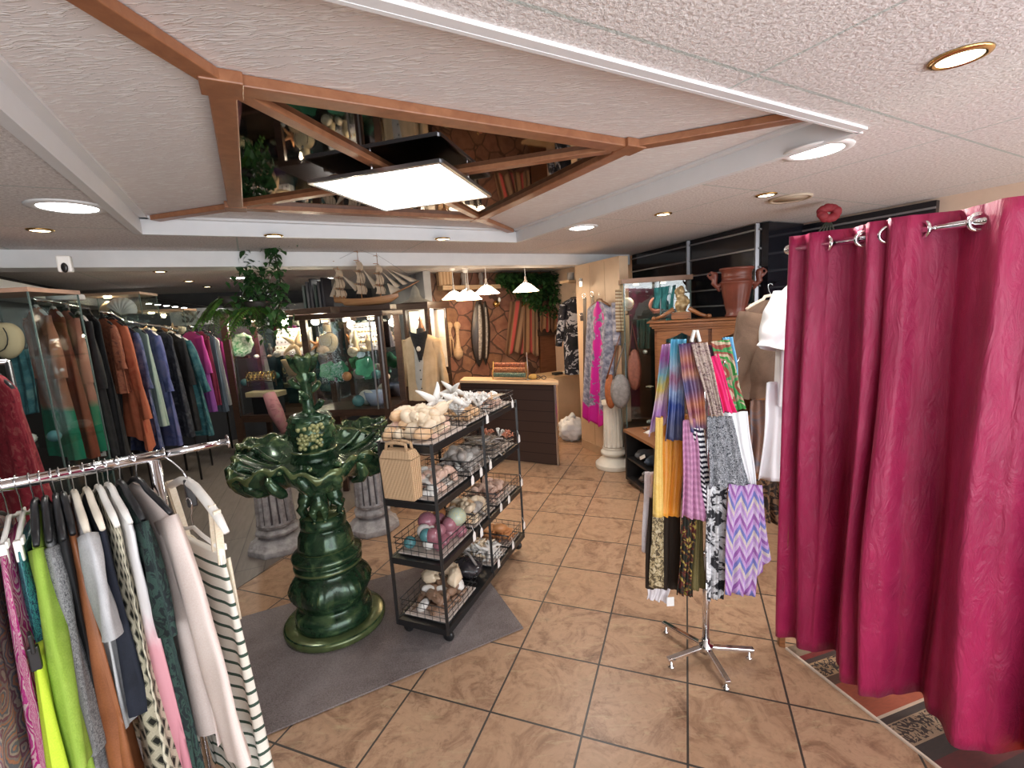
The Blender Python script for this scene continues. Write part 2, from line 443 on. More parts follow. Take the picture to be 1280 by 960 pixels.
for k in range(4): g.box2(pc[k]+Vector((0, 0, 2.352)), pc[(k+1) % 4]+Vector((0, 0, 2.352)), .022, .016)
g.build('frame', m_alu, lp)
MB().prism([tuple(p.xy) for p in pc], 2.346, 2.351).build('diffuser', emit('panel_light', (1, .98, .96), 7), lp)
MB().prism([tuple(p.xy) for p in pc], 2.353, 2.360).build('backplate', M('panel_back', (.3, .3, .3), .4), lp)
for k in range(4):
    q = (pc[k]*1.0+pc[(k+1) % 4])/2
    MB().tube([q+Vector((0, 0, 2.355)), q+Vector((0, 0, ZR-.03))], .006, 8).build('hanger', m_alu, lp)
# beam
by0, by1 = 4.42, 4.68
bm = MB().prism([tuple(B(x, y).xy) for x, y in ((W_L, by0), (4.2, by0), (4.2, by1), (W_L, by1))], 2.197, Z_C-.001)
struct(bm.build('beam', m_white, bevel=.005), 'white box beam across the shop ceiling', 'beam')
# walls
def wall(name, a, b, z0, z1, th, mat, label, side=1):
    """a wall slab from a to b (building axes); thickness goes to the outside"""
    p, q = B(*a), B(*b); d = (q-p).normalized(); n = Vector((-d.y, d.x, 0))*side*th
    w = MB().prism([tuple(v.xy) for v in (p, q, q+n, p+n)], z0, z1)
    return struct(w.build(name, mat), label)
wall('wall_left', (W_L, FB), (W_L, 9.2), 0, Z_C, .12, m_darkwall, 'dark wall behind the left clothes rails')
wall('wall_back', (W_L, 9.2), (2.3, 9.2), 0, Z_C, .12, m_darkwall, 'dark far wall of the shop')
wall('wall_stone', (2.12, 6.45), (W_R, 6.45), 0, Z_C, .12, mat_stone(), 'brown crazy paving stone wall behind the counter')
wall('wall_grey', (2.12, 9.2), (2.12, 6.15), 0, Z_C, .10, m_greywall, 'grey side wall left of the stone wall', 1)
wall('wall_right', (W_R, FB), (W_R, 6.45), 0, Z_C, .12, m_creamwall, 'cream right wall above the curtain', -1)
wall('wall_front_low', (W_L, FB), (W_R, FB), 0, .25, .12, m_white, 'low wall under the shop window', -1)
wall('wall_front_top', (W_L, FB), (W_R, FB), 2.22, Z_C, .12, m_white, 'strip of wall above the shop window', -1)
wf = MB()
for i in range(5):
    x = lerp(W_L, W_R, i/4); wf.box(B(x, FB-.06, 1.235), (.06, .08, 1.97), BA)
struct(wf.build('window_1', m_alu), 'aluminium frame of the shop window', 'window')
# cream closet pillar on the right
pl = MB().prism([tuple(B(x, y).xy) for x, y in ((3.30, 3.63), (3.42, 3.63), (3.56, 4.50), (3.43, 4.52))], 0, 2.195)
struct(pl.build('pillar', m_cream), 'cream panelled pillar under the beam end', 'pillar')
sm = MB()
for y in (3.90, 4.20): sm.box(B(3.299+(y-3.63)*.146, y, 1.1), (.004, .006, 2.15), BA)
sm.box2(B(3.296, 3.63, .05), B(3.424, 4.51, .05), .016, .1)
struct(sm.build('trim_3', M('cream_seam', (.45, .31, .2), .5)), 'panel joints and plinth on the cream pillar', 'trim')
# black slat wall on the right: two planes and a return
def slat(name, a, b, zt, th, label, gap=.155, posts=()):
    p, q = B(*a), B(*b); d = (q-p).normalized(); n = Vector((-d.y, d.x, 0))
    if n.dot(bX) > 0: n = -n
    w = MB().prism([tuple(v.xy) for v in (p, q, q-n*th, p-n*th)], 0, zt)
    o = struct(w.build(name, m_slat), label)
    s = MB(); z = zt-.05
    while z > .1:
        s.box2(p+n*.004+Vector((0, 0, z)), q+n*.004+Vector((0, 0, z)), .012, .014); z -= gap
    for f in posts:
        c = p+(q-p)*f+n*.01; s.box2(c+Vector((0, 0, 0)), c+Vector((0, 0, zt)), .036, .02)
    struct(s.build(name.replace('wall', 'trim'), m_alud), 'aluminium grooves of the '+label, 'trim')
slat('wall_slat_inner', (4.25, 4.44), (3.83, 2.48), 2.315, .08, 'black glossy slat wall behind the wooden cabinet', posts=(.54, .985))
slat('wall_slat_return', (3.83, 2.475), (4.33, 2.475), 2.312, .06, 'short black slat wall return')
slat('wall_slat_outer', (4.32, 2.46), (4.31, 1.50), 2.30, .05, 'black glossy slat wall beyond the curtain rail')
# fascia board along the left wall
fa, fb_ = Vector((-3.50, 3.25, 0)), Vector((-5.13, 6.23, 0)); fn0 = Vector((-.877, -.48, 0))
fb = MB().prism([tuple(v.xy) for v in (fa, fb_, fb_+fn0*.30, fa+fn0*.30)], 2.06, 2.155)
struct(fb.build('trim_4', m_trimwhite), 'white fascia board over the left clothes rails', 'trim')
# fitting room: end post, floor edge, patterned carpet
cub = MB().box2(Vector((1.236, 2.066, .95)), Vector((1.262, 2.058, .95)), .04, 1.9)
struct(cub.build('trim_6', m_wood, bevel=.003), 'brown wooden end post of the fitting room', 'trim')
def mat_kilim():
    t = NT('kilim'); uv = t.tc.outputs['UV']; sp = t.n('ShaderNodeSeparateXYZ'); t.l(uv, sp.inputs[0]); u, v = sp.outputs[0], sp.outputs[1]
    bands = [(0, (.21, .17, .12)), (.065, (.16, .02, .018)), (.09, (.05, .035, .03)), (.115, (.33, .24, .14)), (.20, (.10, .06, .04)), (.245, (.30, .085, .045)),
             (.42, (.45, .38, .30)), (.43, (.05, .04, .035)), (.46, (.28, .22, .15)), (.555, (.04, .033, .03)), (.62, (.09, .02, .02)), (.70, (.035, .02, .02)), (.76, (.55, .17, .04))]
    c = t.ramp(t.math('MULTIPLY', u, 1), bands, True)
    ins = t.math('ADD', t.math('MULTIPLY', t.math('GREATER_THAN', u, .465), t.math('LESS_THAN', u, .55)), t.math('MULTIPLY', t.math('GREATER_THAN', u, .118), t.math('LESS_THAN', u, .198)))
    vo = t.noise(t.mapping(uv, (1, 1, 1)), 38, 1, .4, 2.2).outputs[0]
    key = t.math('LESS_THAN', vo, .5)
    c = t.mix(t.math('MULTIPLY', ins, key), c, (.04, .03, .026))
    n = t.noise(t.mapping(uv, (40, 12, 1)), 3, 4).outputs[0]
    c = t.mix(.35, c, t.ramp(n, [(.3, (.12, .03, .015)), (.7, (.55, .25, .14))]), 'SOFT_LIGHT')
    return t.done(c, .85)
p0, p1 = Vector((1.262, 2.035, 0)), Vector((1.62, .82, 0)); dd = (p1-p0); L = dd.length; nn = Vector((dd.y, -dd.x, 0)).normalized()*-1
km = MB()
vs = [p0, p1, p1+nn*.75, p0+nn*.75]
vs = [v+Vector((0, 0, .006)) for v in vs]
km.add(vs, [(0, 1, 2, 3)], [(0, 0), (L, 0), (L, .75), (0, .75)], False)
for a, b in ((0, 1), (1, 2), (2, 3), (3, 0)):
    q = [vs[a], vs[b], Vector((*vs[b].xy, .0005)), Vector((*vs[a].xy, .0005))]; km.add(q, [(0, 1, 2, 3)][::-1], None, False)
tag(km.build('fitting_room_rug', mat_kilim()), 'orange brown rug with dark patterned end bands under the curtain', 'rug')
ed = MB().box2(p0-nn*.006+Vector((0, 0, .004)), p1-nn*.006+Vector((0, 0, .004)), .010, .008)
struct(ed.build('trim_7', M('edge_strip_pale', (.62, .52, .42), .5)), 'pale edging strip along the fitting room rug', 'trim')
# grey carpet under fountain and cart
c0 = Vector((-.02, 2.29, 0)); e1 = Vector((-.888, -.46, 0)).normalized(); e2 = Vector((-.40, .917, 0)).normalized()
rg = MB().prism([tuple(v.xy) for v in (c0, c0+e2*.92, c0+e1*1.75+e2*1.0, c0+e1*2.1+e2*.4, c0+e1*1.9)], .0045, .012)
tag(rg.build('carpet_mat', mat_carpet()), 'worn grey carpet mat under the green fountain and the shell cart', 'rug')
# ------------------------------------------------------------------ lights of the room
def led(p, r, label, power, halo=False):
    o = thing('ceiling_spot' if halo else 'ceiling_downlight', label, 'ceiling light', p)
    z = Z_C
    prof = [(r*.72, z-.004), (r*.78, z-.010), (r*1.0, z-.006), (r*1.02, z-.0005)]
    MB().lathe(prof, 32, (p.x, p.y, 0)).build('ring', m_brass if halo else m_white, o)
    MB().lathe([(0, z-.006), (r*.74, z-.006), (r*.74, z-.002)], 32, (p.x, p.y, 0)).build('bulb' if halo else 'diffuser', m_halo if halo else m_lamp, o)
    d = bpy.data.lights.new('room_light', 'SPOT' if halo else 'AREA'); d.energy = power; d.color = (1, .85, .66) if halo else (1, .95, .88)
    if halo: d.spot_size = 1.5; d.spot_blend = .8; d.shadow_soft_size = .04
    else: d.shape = 'DISK'; d.size = r*1.4
    l = bpy.data.objects.new('room_light', d); l.location = (p.x, p.y, z-.03); COL.objects.link(l)
led(atz(1013, 186, Z_C)+bX*.05, .135, 'round white ceiling downlight above the magenta curtain', 16)
led(atz(727, 284, Z_C), .125, 'round white ceiling downlight just before the beam', 14)
led(atz(85, 258, Z_C), .15, 'long glowing white downlight above the left clothes', 9)
led(atz(272, 330, Z_C), .14, 'white downlight beyond the beam over the hanging plants', 7)
led(atz(300, 347, Z_C), .14, 'far white downlight just left of the hanging plants', 7)
led(atz(428, 329, Z_C), .14, 'white downlight behind the model ship masts', 7)
led(atz(412, 347, Z_C), .08, 'dim far white downlight left of the ship stern', 5)
for x, y, l in ((1200, 70, 'brass halogen spot nearest above the curtain rail'), (829, 267, 'brass halogen spot in front of the slat wall'), (958, 243, 'brass halogen spot beside the round ceiling vent'),
                (50, 287, 'brass halogen spot in front of the beam at the far left'), (342, 294, 'brass halogen spot with ivy leaves beside it'), (553, 298, 'small brass halogen spot above the pendant lamps'),
                (236, 351, 'far halogen spot over the dark blue clothes'), (259, 358, 'farthest halogen spot over the magenta dress'), (200, 339, 'unlit looking spot behind the beam on the left')):
    led(atz(x, y, Z_C), .06 if x != 1200 else .068, l, 5, True)
vt = MB(); p = atz(988, 247, Z_C); vt.lathe([(.10, Z_C-.003), (.105, Z_C-.012), (.12, Z_C-.014), (.125, Z_C-.0005)], 36, (p.x, p.y, 0)); vt.lathe([(0, Z_C-.008), (.1, Z_C-.008), (.1, Z_C-.002)], 36, (p.x, p.y, 0))
tag(vt.build('ceiling_vent', M('vent_cream', (.55, .45, .34), .6)), 'round cream ceiling vent beside a halogen spot', 'vent')
p = atz(80, 324, 2.19); sc = thing('alarm_sensor', 'small white motion sensor under the beam at the far left', 'sensor', p)
MB().box(p+Vector((0, 0, -.03)), (.07, .05, .10), BA).build('body', m_white, sc, bevel=.01)
MB().ell(p+Vector((.02, -.03, -.055)), (.02, .012, .03)).build('lens', m_blackp, sc)
# daylight comes in through the shop window
w = bpy.data.worlds.new('world'); S.world = w; w.use_nodes = True
w.node_tree.nodes['Background'].inputs[0].default_value = (.92, .96, 1, 1); w.node_tree.nodes['Background'].inputs[1].default_value = SKY
d = bpy.data.lights.new('window_portal', 'AREA'); d.shape = 'RECTANGLE'; d.size = W_R-W_L; d.size_y = 1.95; d.cycles.is_portal = True
l = bpy.data.objects.new('window_portal', d); COL.objects.link(l); l.location = B((W_L+W_R)/2, FB-.02, 1.235)
l.rotation_euler = (PI/2, 0, BA)   # -Z looks along +by (into the room)
l.rotation_euler = Matrix((bX, Vector((0, 0, 1)), -bY)).transposed().to_euler()
# ================================================================== CURTAINS OF THE FITTING ROOM
cP, cT = Vector((1.24, 2.06, 0)), Vector((.472, -.882, 0)).normalized()
cN = Vector((-cT.y*-1, -cT.x, 0)); cN = Vector((cT.y, -cT.x, 0))
if cN.dot(Vector((-1, -.5, 0))) < 0: cN = -cN
def s_of(px, py):
    d = ray(px, py); t = (cP-EYE).dot(cN)/d.dot(cN); p = EYE+d*t
    return (p-cP).dot(cT), p.z
ZRAIL = s_of(1150, 288)[1]
def mat_curtain():
    t = NT('magenta_satin'); uv = t.tc.outputs['UV']
    n = t.noise(t.mapping(uv, (3, 1.2, 1)), 3, 4).outputs[0]
    f = t.noise(t.mapping(uv, (400, 90, 1)), 1, 3).outputs[0]
    c = t.ramp(n, [(.3, (.28, .008, .058)), (.7, (.40, .017, .090))])
    wr = t.noise(t.mapping(uv, (7, 2.5, 1)), 2.6, 6, .62, 2.2).outputs[0]
    t.bump(t.math('ADD', t.math('MULTIPLY', f, .06), wr), .38, .03)
    t.b.inputs['Sheen Weight'].default_value = .12; t.b.inputs['Sheen Tint'].default_value = (1, .35, .55, 1)
    t.b.inputs['Anisotropic'].default_value = .5
    return t.done(c, .42, 0, .45)
m_curt = mat_curtain()
def curtain(label, tab, s0, s1, grom):
    tab = [(s_of(px, 300)[0], o) for px, o in tab]
    def f(u, v):
        s = lerp(s0, s1, u); o = interp(tab, s)*(.85+.65*min(1, v*1.6)) + .010*sin(s*31+v*3)*v + .006*sin(s*57+5*v+1)*min(1, v*2)
        z = lerp(ZRAIL+.052, .060+.055*min(1, s/1.0)+.008*sin(s*14), v)
        o += .012*sin(v*5+s*9)*sin(v*PI)
        return cP+cT*(s+.012*sin(6*v+s*20)*v)+cN*o+Vector((0, 0, z))
    c = thing('curtain', label, 'curtain', tuple(cP+cT*((s0+s1)/2)))
    o = MB().grid(f, 170, 40, uvf=lambda u, v: (u*(s1-s0)*1.7, v*1.8)).build('fabric', m_curt, c, solid=.004)
    for px, py in grom:
        s = s_of(px, py)[0]; ctr = cP+cT*s+cN*(interp(tab, s)*.75)+Vector((0, 0, ZRAIL))
        ax = (cN*.8+cT*(-.6 if interp(tab, s+.02) < interp(tab, s-.02) else .6)).normalized(); x, y = frame_to(ax)
        MB().tube([ctr+(x*cos(2*PI*k/28)+y*sin(2*PI*k/28))*.026 for k in range(28)], .0065, 8, closed=True).build('grommet', m_chrome, c)
    return c
curtain('magenta satin curtain panel beside the white blouse', [(980, .0), (992, .02), (1004, -.012), (1018, .03), (1036, .0), (1058, -.055), (1080, .0), (1095, .055), (1113, .02)], 0, s_of(1113, 292)[0], [(1035, 303), (1080, 297)])
sE = 1.5
curtain('wide magenta satin curtain panel at the near end of the rail', [(1110, .02), (1122, .06), (1140, .05), (1156, .0), (1190, -.06), (1224, .0), (1262, .07), (1300, .02), (1350, -.06), (1420, .05), (1500, -.05), (1620, .05)], s_of(1108, 292)[0], sE, [(1155, 288), (1224, 276), (1113, 296)])
rl = thing('curtain_rail', 'chrome rod threaded through the magenta curtains', 'curtain rail', tuple(cP+Vector((0, 0, ZRAIL-.02))))
MB().tube([cP+cT*.0+Vector((0, 0, ZRAIL)), cP+cT*(sE+.1)+Vector((0, 0, ZRAIL))], .0125, 14).build('rod', m_chrome, rl)
MB().ell(cP+cT*-.01+Vector((0, 0, ZRAIL)), (.02, .02, .02)).build('finial', m_chrome, rl)

# ================================================================== GARMENTS
m_hwire = M('hook_wire', (.7, .7, .72), .2, 1)
m_hblack = M('hanger_black', (.014, .014, .016), .35)
m_hwhite = M('hanger_white', (.80, .77, .72), .45)
m_hcream = M('hanger_padded', (.78, .70, .58), .8)
m_hbrown = M('hanger_brown', (.20, .08, .03), .4)
def brief(lb, n):
    w_ = lb.split()[:n]
    while w_[-1] in ('a', 'an', 'the', 'of', 'on', 'in', 'at', 'and', 'with', 'to', 'beside', 'behind', 'between', 'right', 'left', 'near', 'far', 'nearest', 'along', 'before', 'turning', 'over', 'last', 'pale', 'long', 'short', 'blue', 'black', 'magenta', 'diamond', 'brown', 'two', 'dark', 'grey', 'by'): w_.pop()
    return ' '.join(w_)
def loc_m(pos, phi): return Matrix.Translation(Vector(pos)) @ Matrix.Rotation(phi, 4, 'Z')
def hanger(pos, phi, mat, label, w=.205, th=.010, clips=False, drop=.085, slope=.065):
    T = loc_m(pos, phi); P = lambda x, y, z: T @ Vector((x, y, z))
    h = thing('clothes_hanger', label, 'hanger', P(0, 0, -drop-.08), phi)
    hk = [P(.018*sin(a), 0, .014*0+.016*cos(a)) for a in [(-1.9+k*.42) for k in range(10)]]
    hk = [P(.017*cos(a), 0, .004+.017*sin(a)) for a in [2.9-k*.45 for k in range(9)]]
    hk += [P(.010, 0, -.022), P(.0, 0, -.035), P(0, 0, -drop)]
    MB().tube(hk, .0018, 6).build('hook', m_hwire, h)
    if clips:
        MB().tube([P(-w*.8, 0, -drop-.035), P(-.05, 0, -drop-.015), P(0, 0, -drop), P(.05, 0, -drop-.015), P(w*.8, 0, -drop-.035)], .006, 8).build('bar', mat, h)
        for sx in (-1, 1):
            b = MB().box(P(sx*w*.78, .0, -drop-.055), (.018, .016, .055), phi); b.box(P(sx*w*.78, .01, -drop-.03), (.03, .006, .02), phi)
            b.build('clip', mat, h, bevel=.003)
    else:
        pts = [P(-w, 0, -drop-slope), P(-w*.72, 0, -drop-slope*.62), P(-w*.3, 0, -drop-slope*.2), P(-.035, 0, -drop+.006), P(0, 0, -drop+.010), P(.035, 0, -drop+.006), P(w*.3, 0, -drop-slope*.2), P(w*.72, 0, -drop-slope*.62), P(w, 0, -drop-slope)]
        MB().tube(pts, [th*.8, th*1.1, th*1.05, th, th*.95, th, th*1.05, th*1.1, th*.8], 10).build('arms', mat, h)
    return h
def gbody(mb, T, L, sh, hem, th, neck, drop, fold, nf, ph, lift=0, waist=None, seg=56, hemcut=0, bw=0):
    lv = [(0, neck*.8, .3), (.012, neck+.02, .6), (.035, lerp(neck, sh, .55), .8), (.062, sh*.96, .95), (.085, sh+.004, 1), (.16, sh-.004, 1)]
    n = 12
    for i in range(1, n+1):
        t = i/n; z = lerp(.16, L, t)
        wdt = lerp(sh-.004, hem, t**.9)
        if waist: wdt = wdt-(sh-waist)*sin(min(1, t/.6)*PI)*.9 if t < .6 else wdt
        lv.append((z, wdt, 1))
    rows, uvs, fs = [], [], []
    for i, (z, a, bb) in enumerate(lv):
        for k in range(seg):
            an = 2*PI*k/seg; ca, sa = cos(an), sin(an)
            x = a*abs(ca)**.75*(1 if ca >= 0 else -1)
            g = max(0, (z-.1)/L)
            rp = fold*g*(sin(nf*an+ph+z*2)+.5*sin(nf*2.3*an+ph*2))
            y = th*bb*(1+.6*g)*abs(sa)**.8*(1 if sa >= 0 else -1)+rp
            x += fold*.5*g*sin(nf*.7*an+ph)
            zz = z - hemcut*g*abs(ca)**2
            rows.append(T @ Vector((x, y+bw*g, -drop-zz))); uvs.append((an*max(.12, sh)*.9, z))
    m = len(lv)
    for i in range(m-1):
        for k in range(seg): fs.append((i*seg+k, i*seg+(k+1) % seg, (i+1)*seg+(k+1) % seg, (i+1)*seg+k))
    fs.append(tuple(range(seg))); mb.add(rows, [f[::-1] for f in fs], uvs)
def gsleeve(mb, T, sx, sh, drop, sl, out, r0, r1, th, ph, bend=.0):
    n, seg = 14, 18; rows, uvs, fs = [], [], []
    for i in range(n+1):
        t = i/n
        cx = (sh-.045)+ (out+.045)*(t**.8) + bend*sin(t*PI); cz = -drop-.075-sl*t
        dx = (out+.045)*.8/max(t, .15)**.2; d = Vector((dx, 0, -sl)).normalized(); nn = Vector((-d.z, 0, d.x))
        r = lerp(r0, r1, t)*(1+.07*sin(t*17+ph))*(1 if t < .93 else 1.08)
        for k in range(seg):
            a = 2*PI*k/seg
            q = Vector((cx, 0, cz))+nn*(r*cos(a))+Vector((0, th*1.3*sin(a)*(1+.3*sin(3*a+t*6+ph)), 0))
            q.x *= sx; rows.append(T @ q); uvs.append((a*r+.5, sl*t))
    for i in range(n):
        for k in range(seg):
            f = (i*seg+k, i*seg+(k+1) % seg, (i+1)*seg+(k+1) % seg, (i+1)*seg+k); fs.append(f if sx < 0 else f[::-1])
    fs.append(tuple(range(seg))); mb.add(rows, fs, uvs)
def garment(name, label, cat, pos, phi, mat, L=.75, sh=.195, hem=.24, th=.014, neck=.06, drop=.075, fold=.010, nf=5, ph=None, sleeve=None, group=None, waist=None, hemcut=0, bw=0):
    T = loc_m(pos, phi); mb = MB(); ph = rnd.random()*6 if ph is None else ph
    gbody(mb, T, L, sh, hem, th, neck, drop, fold, nf, ph, waist=waist, hemcut=hemcut, bw=bw)
    if sleeve:
        sl, out = sleeve[:2]; r0, r1 = (sleeve[2:] if len(sleeve) > 2 else (.062, .045))
        for sx in (-1, 1): gsleeve(mb, T, sx, sh, drop, sl, out, r0, r1, th, ph+sx)
    return tag(mb.build(name, mat), label, cat, group)
def hung_skirt(name, label, cat, pos, phi, mat, L, w0, w1, th=.012, drop=.14, fold=.012, nf=7):
    T = loc_m(pos, phi); ph = rnd.random()*6; seg = 48; n = 12
    rows, uvs, fs = [], [], []
    for i in range(n+1):
        t = i/n; a = lerp(w0, w1, t**.8)
        for k in range(seg):
            an = 2*PI*k/seg; ca, sa = cos(an), sin(an)
            rows.append(T @ Vector((a*abs(ca)**.7*(1 if ca > 0 else -1), th*(1+t)*abs(sa)**.8*(1 if sa > 0 else -1)+fold*t*sin(nf*an+ph), -drop-L*t)))
            uvs.append((an*w0, L*t))
    for i in range(n):
        for k in range(seg): fs.append(((i+1)*seg+k, (i+1)*seg+(k+1) % seg, i*seg+(k+1) % seg, i*seg+k))
    fs.append(tuple(range(seg)))
    return tag(MB().add(rows, fs, uvs).build(name, mat), label, cat)
# ---------------------------------------------------------------- the near chrome rail
ZR_ = 1.33
ra, rb = atz(0, 608, ZR_), atz(285, 552, ZR_)
rdir = (rb-ra).normalized()
def onrail(px):
    lo, hi = -1.0, 2.0
    for _ in range(50):
        m = (lo+hi)/2; p = ra+(rb-ra)*m; d = p-EYE; x = 640+FPX*d.dot(rt)/d.dot(fw)
        if x < px: lo = m
        else: hi = m
    return ra+(rb-ra)*lo
rk = thing('clothes_rack', 'chrome garment rack with a telescopic rail at the near left', 'clothes rack', (onrail(190).x, onrail(190).y, 0))
MB().tube([ra-rdir*.75, onrail(205)], .0165, 18).build('rail', m_chrome, rk)
MB().tube([onrail(200), onrail(283)], .0115, 16).build('rail_extension', m_chrome, rk)
MB().lathe([(0, 0), (.021, 0), (.024, .003), (.024, .006), (0, .009)], 24, onrail(283), m=Matrix((frame_to(rdir)[0], frame_to(rdir)[1], rdir)).transposed()).build('end_cap', m_chrome, rk)
pp = onrail(192)
MB().tube([pp+Vector((0, 0, -.012)), Vector((pp.x, pp.y, .06))], .0155, 16).build('post', m_chrome, rk)
p2 = ra-rdir*.6
MB().tube([p2+Vector((0, 0, -.012)), Vector((p2.x, p2.y, .06))], .0155, 16).build('post', m_chrome, rk)
MB().tube([Vector((pp.x, pp.y, .07)), Vector((p2.x, p2.y, .07))], .0155, 14).build('base_bar', m_chrome, rk)
for q in (pp, p2):
    s = Vector((-rdir.y, rdir.x, 0))
    MB().tube([Vector((q.x, q.y, .06))+s*.22, Vector((q.x, q.y, .06))-s*.22], .014, 12).build('foot', m_chrome, rk)
    for k in (-1, 1): MB().lathe([(0, -.012), (.022, -.012), (.026, 0), (.022, .012), (0, .012)], 18, Vector((q.x, q.y, .027))+s*.2*k, m=Matrix.Rotation(PI/2, 3, 'X')).build('caster', m_blackp, rk)
D = math.radians
def on(px, dphi=0): return onrail(px)
Wt = (.72, .70, .66)
c_pais = cloth_mat('paisley_grey', 'paisley', [(.20, .16, .15), (.33, .15, .09), (.12, .12, .14), (.30, .24, .20), (.16, .07, .09)], 14, 3, dist=12)
c_mag = cloth_mat('paisley_magenta', 'paisley', [(.38, .02, .16), (.50, .30, .33), (.30, .01, .12), (.44, .05, .22), (.55, .40, .40)], 13, 3.2, dist=10)
c_lime = cloth_mat('lime_knit', 'plain', [(.24, .38, .045), (.31, .45, .07)], 30)
c_neon = cloth_mat('neon_yellow', 'plain', [(.48, .64, .04), (.56, .70, .06)], 20)
c_marl = cloth_mat('grey_marl', 'print', [(.05, .05, .055), (.15, .15, .155), (.28, .28, .28)], 130)
c_brown = cloth_mat('brown_satin', 'plain', [(.22, .075, .03), (.33, .125, .055)], 6, rough=.3)
c_tee = cloth_mat('pale_grey_jersey', 'plain', [(.44, .44, .45), (.52, .52, .53)], 25)
c_navy = cloth_mat('navy_black', 'plain', [(.010, .012, .02), (.02, .024, .04)], 12)
c_diam = cloth_mat('diamond_print', 'diamond', [(.55, .50, .38), (.20, .19, .14), (.018, .018, .016)], 18, rough=.75)
c_wpink = cloth_mat('white_pink', 'band', [(0, (.78, .76, .76)), (.30, (.78, .74, .74)), (.42, (.62, .30, .34)), (.8, (.52, .20, .25))], .1)
c_green = cloth_mat('dark_green_floral', 'print', [(.012, .030, .026), (.03, .06, .05), (.012, .018, .02)], 26, dist=8)
c_blush = cloth_mat('blush_crepe', 'plain', [(.70, .58, .53), (.78, .66, .61)], 8)
c_str = cloth_mat('green_cream_stripe', 'stripe', [(.72, .68, .60), (.72, .68, .60), (.72, .68, .60), (.045, .075, .055)], 25)
c_cream = cloth_mat('cream_knit', 'plain', [(.70, .60, .45), (.78, .69, .55)], 20)
c_black = cloth_mat('black_jersey', 'plain', [(.010, .010, .011), (.022, .022, .024)], 16)
c_teal = cloth_mat('teal_sequins', 'print', [(.02, .10, .12), (.05, .25, .25), (.02, .04, .08)], 90, rough=.35)
P0 = -40
near = [
 # hook px, phi, kind
 (-26, -52, 'g', 'tunic', 'grey and rust paisley tunic at the left end of the near rail', c_pais, dict(L=.86, sh=.19, hem=.30, sleeve=(.45, .10)), m_hblack, 'black'),
 (2, -50, 's', 'skirt', 'magenta paisley skirt clipped beside the grey paisley tunic', c_mag, dict(L=.62, w0=.16, w1=.27), m_hwhite, 'white clip'),
 (20, -50, 's', 'skirt', 'narrow teal sequin skirt clipped beside the magenta paisley one', c_teal, dict(L=.40, w0=.15, w1=.17), m_hwhite, 'white clip'),
 (37, -47, 'g', 'cardigan', 'lime green cardigan hanging on the near chrome rail', c_lime, dict(L=.66, sh=.18, hem=.24, sleeve=(.52, .10)), m_hblack, 'black'),
 (50, -46, 'g', 'cardigan', 'dark grey marl cardigan beside the lime green one', c_marl, dict(L=.75, sh=.175, hem=.22, sleeve=(.55, .02)), m_hblack, 'black'),
 (64, -45, 'g', 'top', 'plain black top tucked behind the grey marl cardigan', c_black, dict(L=.55, sh=.19, hem=.18), m_hblack, 'black'),
 (74, -44, 'g', 'dress', 'shiny brown satin dress between the grey cardigan and pale tee', c_brown, dict(L=.85, sh=.165, hem=.24, fold=.02), m_hblack, 'black'),
 (88, -43, 'g', 'shirt', 'pale grey short sleeved tee on the near chrome rail', c_tee, dict(L=.62, sh=.195, hem=.20, sleeve=(.24, .06, .075, .085)), m_hcream, 'padded cream'),
 (104, -42, 'g', 'top', 'navy black top between the grey tee and diamond dress', c_navy, dict(L=.58, sh=.19, hem=.23), m_hcream, 'cream'),
 (119, -41, 'g', 'dress', 'cream dress with a black diamond print on the near rail', c_diam, dict(L=.92, sh=.195, hem=.36, fold=.022), m_hwhite, 'white'),
 (132, -40, 'g', 'tunic', 'white tunic turning pink at the hem beside the diamond dress', c_wpink, dict(L=.82, sh=.20, hem=.285), m_hwhite, 'white'),
 (147, -40, 'g', 'dress', 'dark green floral dress beside the pale blush blouse', c_green, dict(L=.92, sh=.20, hem=.31, sleeve=(.30, .05)), m_hblack, 'black'),
 (167, -34, 'g', 'blouse', 'pale blush long sleeved blouse on the near rail', c_blush, dict(L=.74, sh=.215, hem=.30, sleeve=(.68, .17, .075, .055), fold=.018), m_hblack, 'black curved'),
]
for px, ph, k, nm, lb, mt, kw, hm, hl in near:
    p = onrail(px); ph = D(ph)
    if k == 'g':
        garment(nm, lb, nm, p, ph, mt, **{**dict(th=.015, fold=.015), **kw})
        hanger(p, ph, hm, '%s hanger holding the %s' % (hl, brief(lb, 7)), w=kw.get('sh', .19)-.004, drop=.070, slope=.058, th=.008)
    else:
        hung_skirt(nm, lb, nm, p, ph, mt, kw['L'], kw['w0'], kw['w1'])
        hanger(p, ph, hm, '%s hanger gripping the %s' % (hl, brief(lb, 7)), w=.18, clips=True, drop=.085)
# neon skirt on a black clip under the lime cardigan
nk = onrail(28)+Vector((.10, -.13, -.36))
hung_skirt('skirt', 'neon yellow skirt clipped low beside the lime green cardigan', 'skirt', nk, D(-50), c_neon, .40, .10, .17, drop=.02)
ck = thing('skirt_clip', 'black plastic clip gripping the neon yellow skirt', 'clip', nk+Vector((.05, -.06, -.03)))
b = MB().box(nk+Vector((.06, -.075, -.01)), (.018, .02, .06), D(-50)); b.box(nk+Vector((.06, -.075, .03)), (.03, .008, .05), D(-40)); b.build('jaw', m_blackp, ck, bevel=.003)
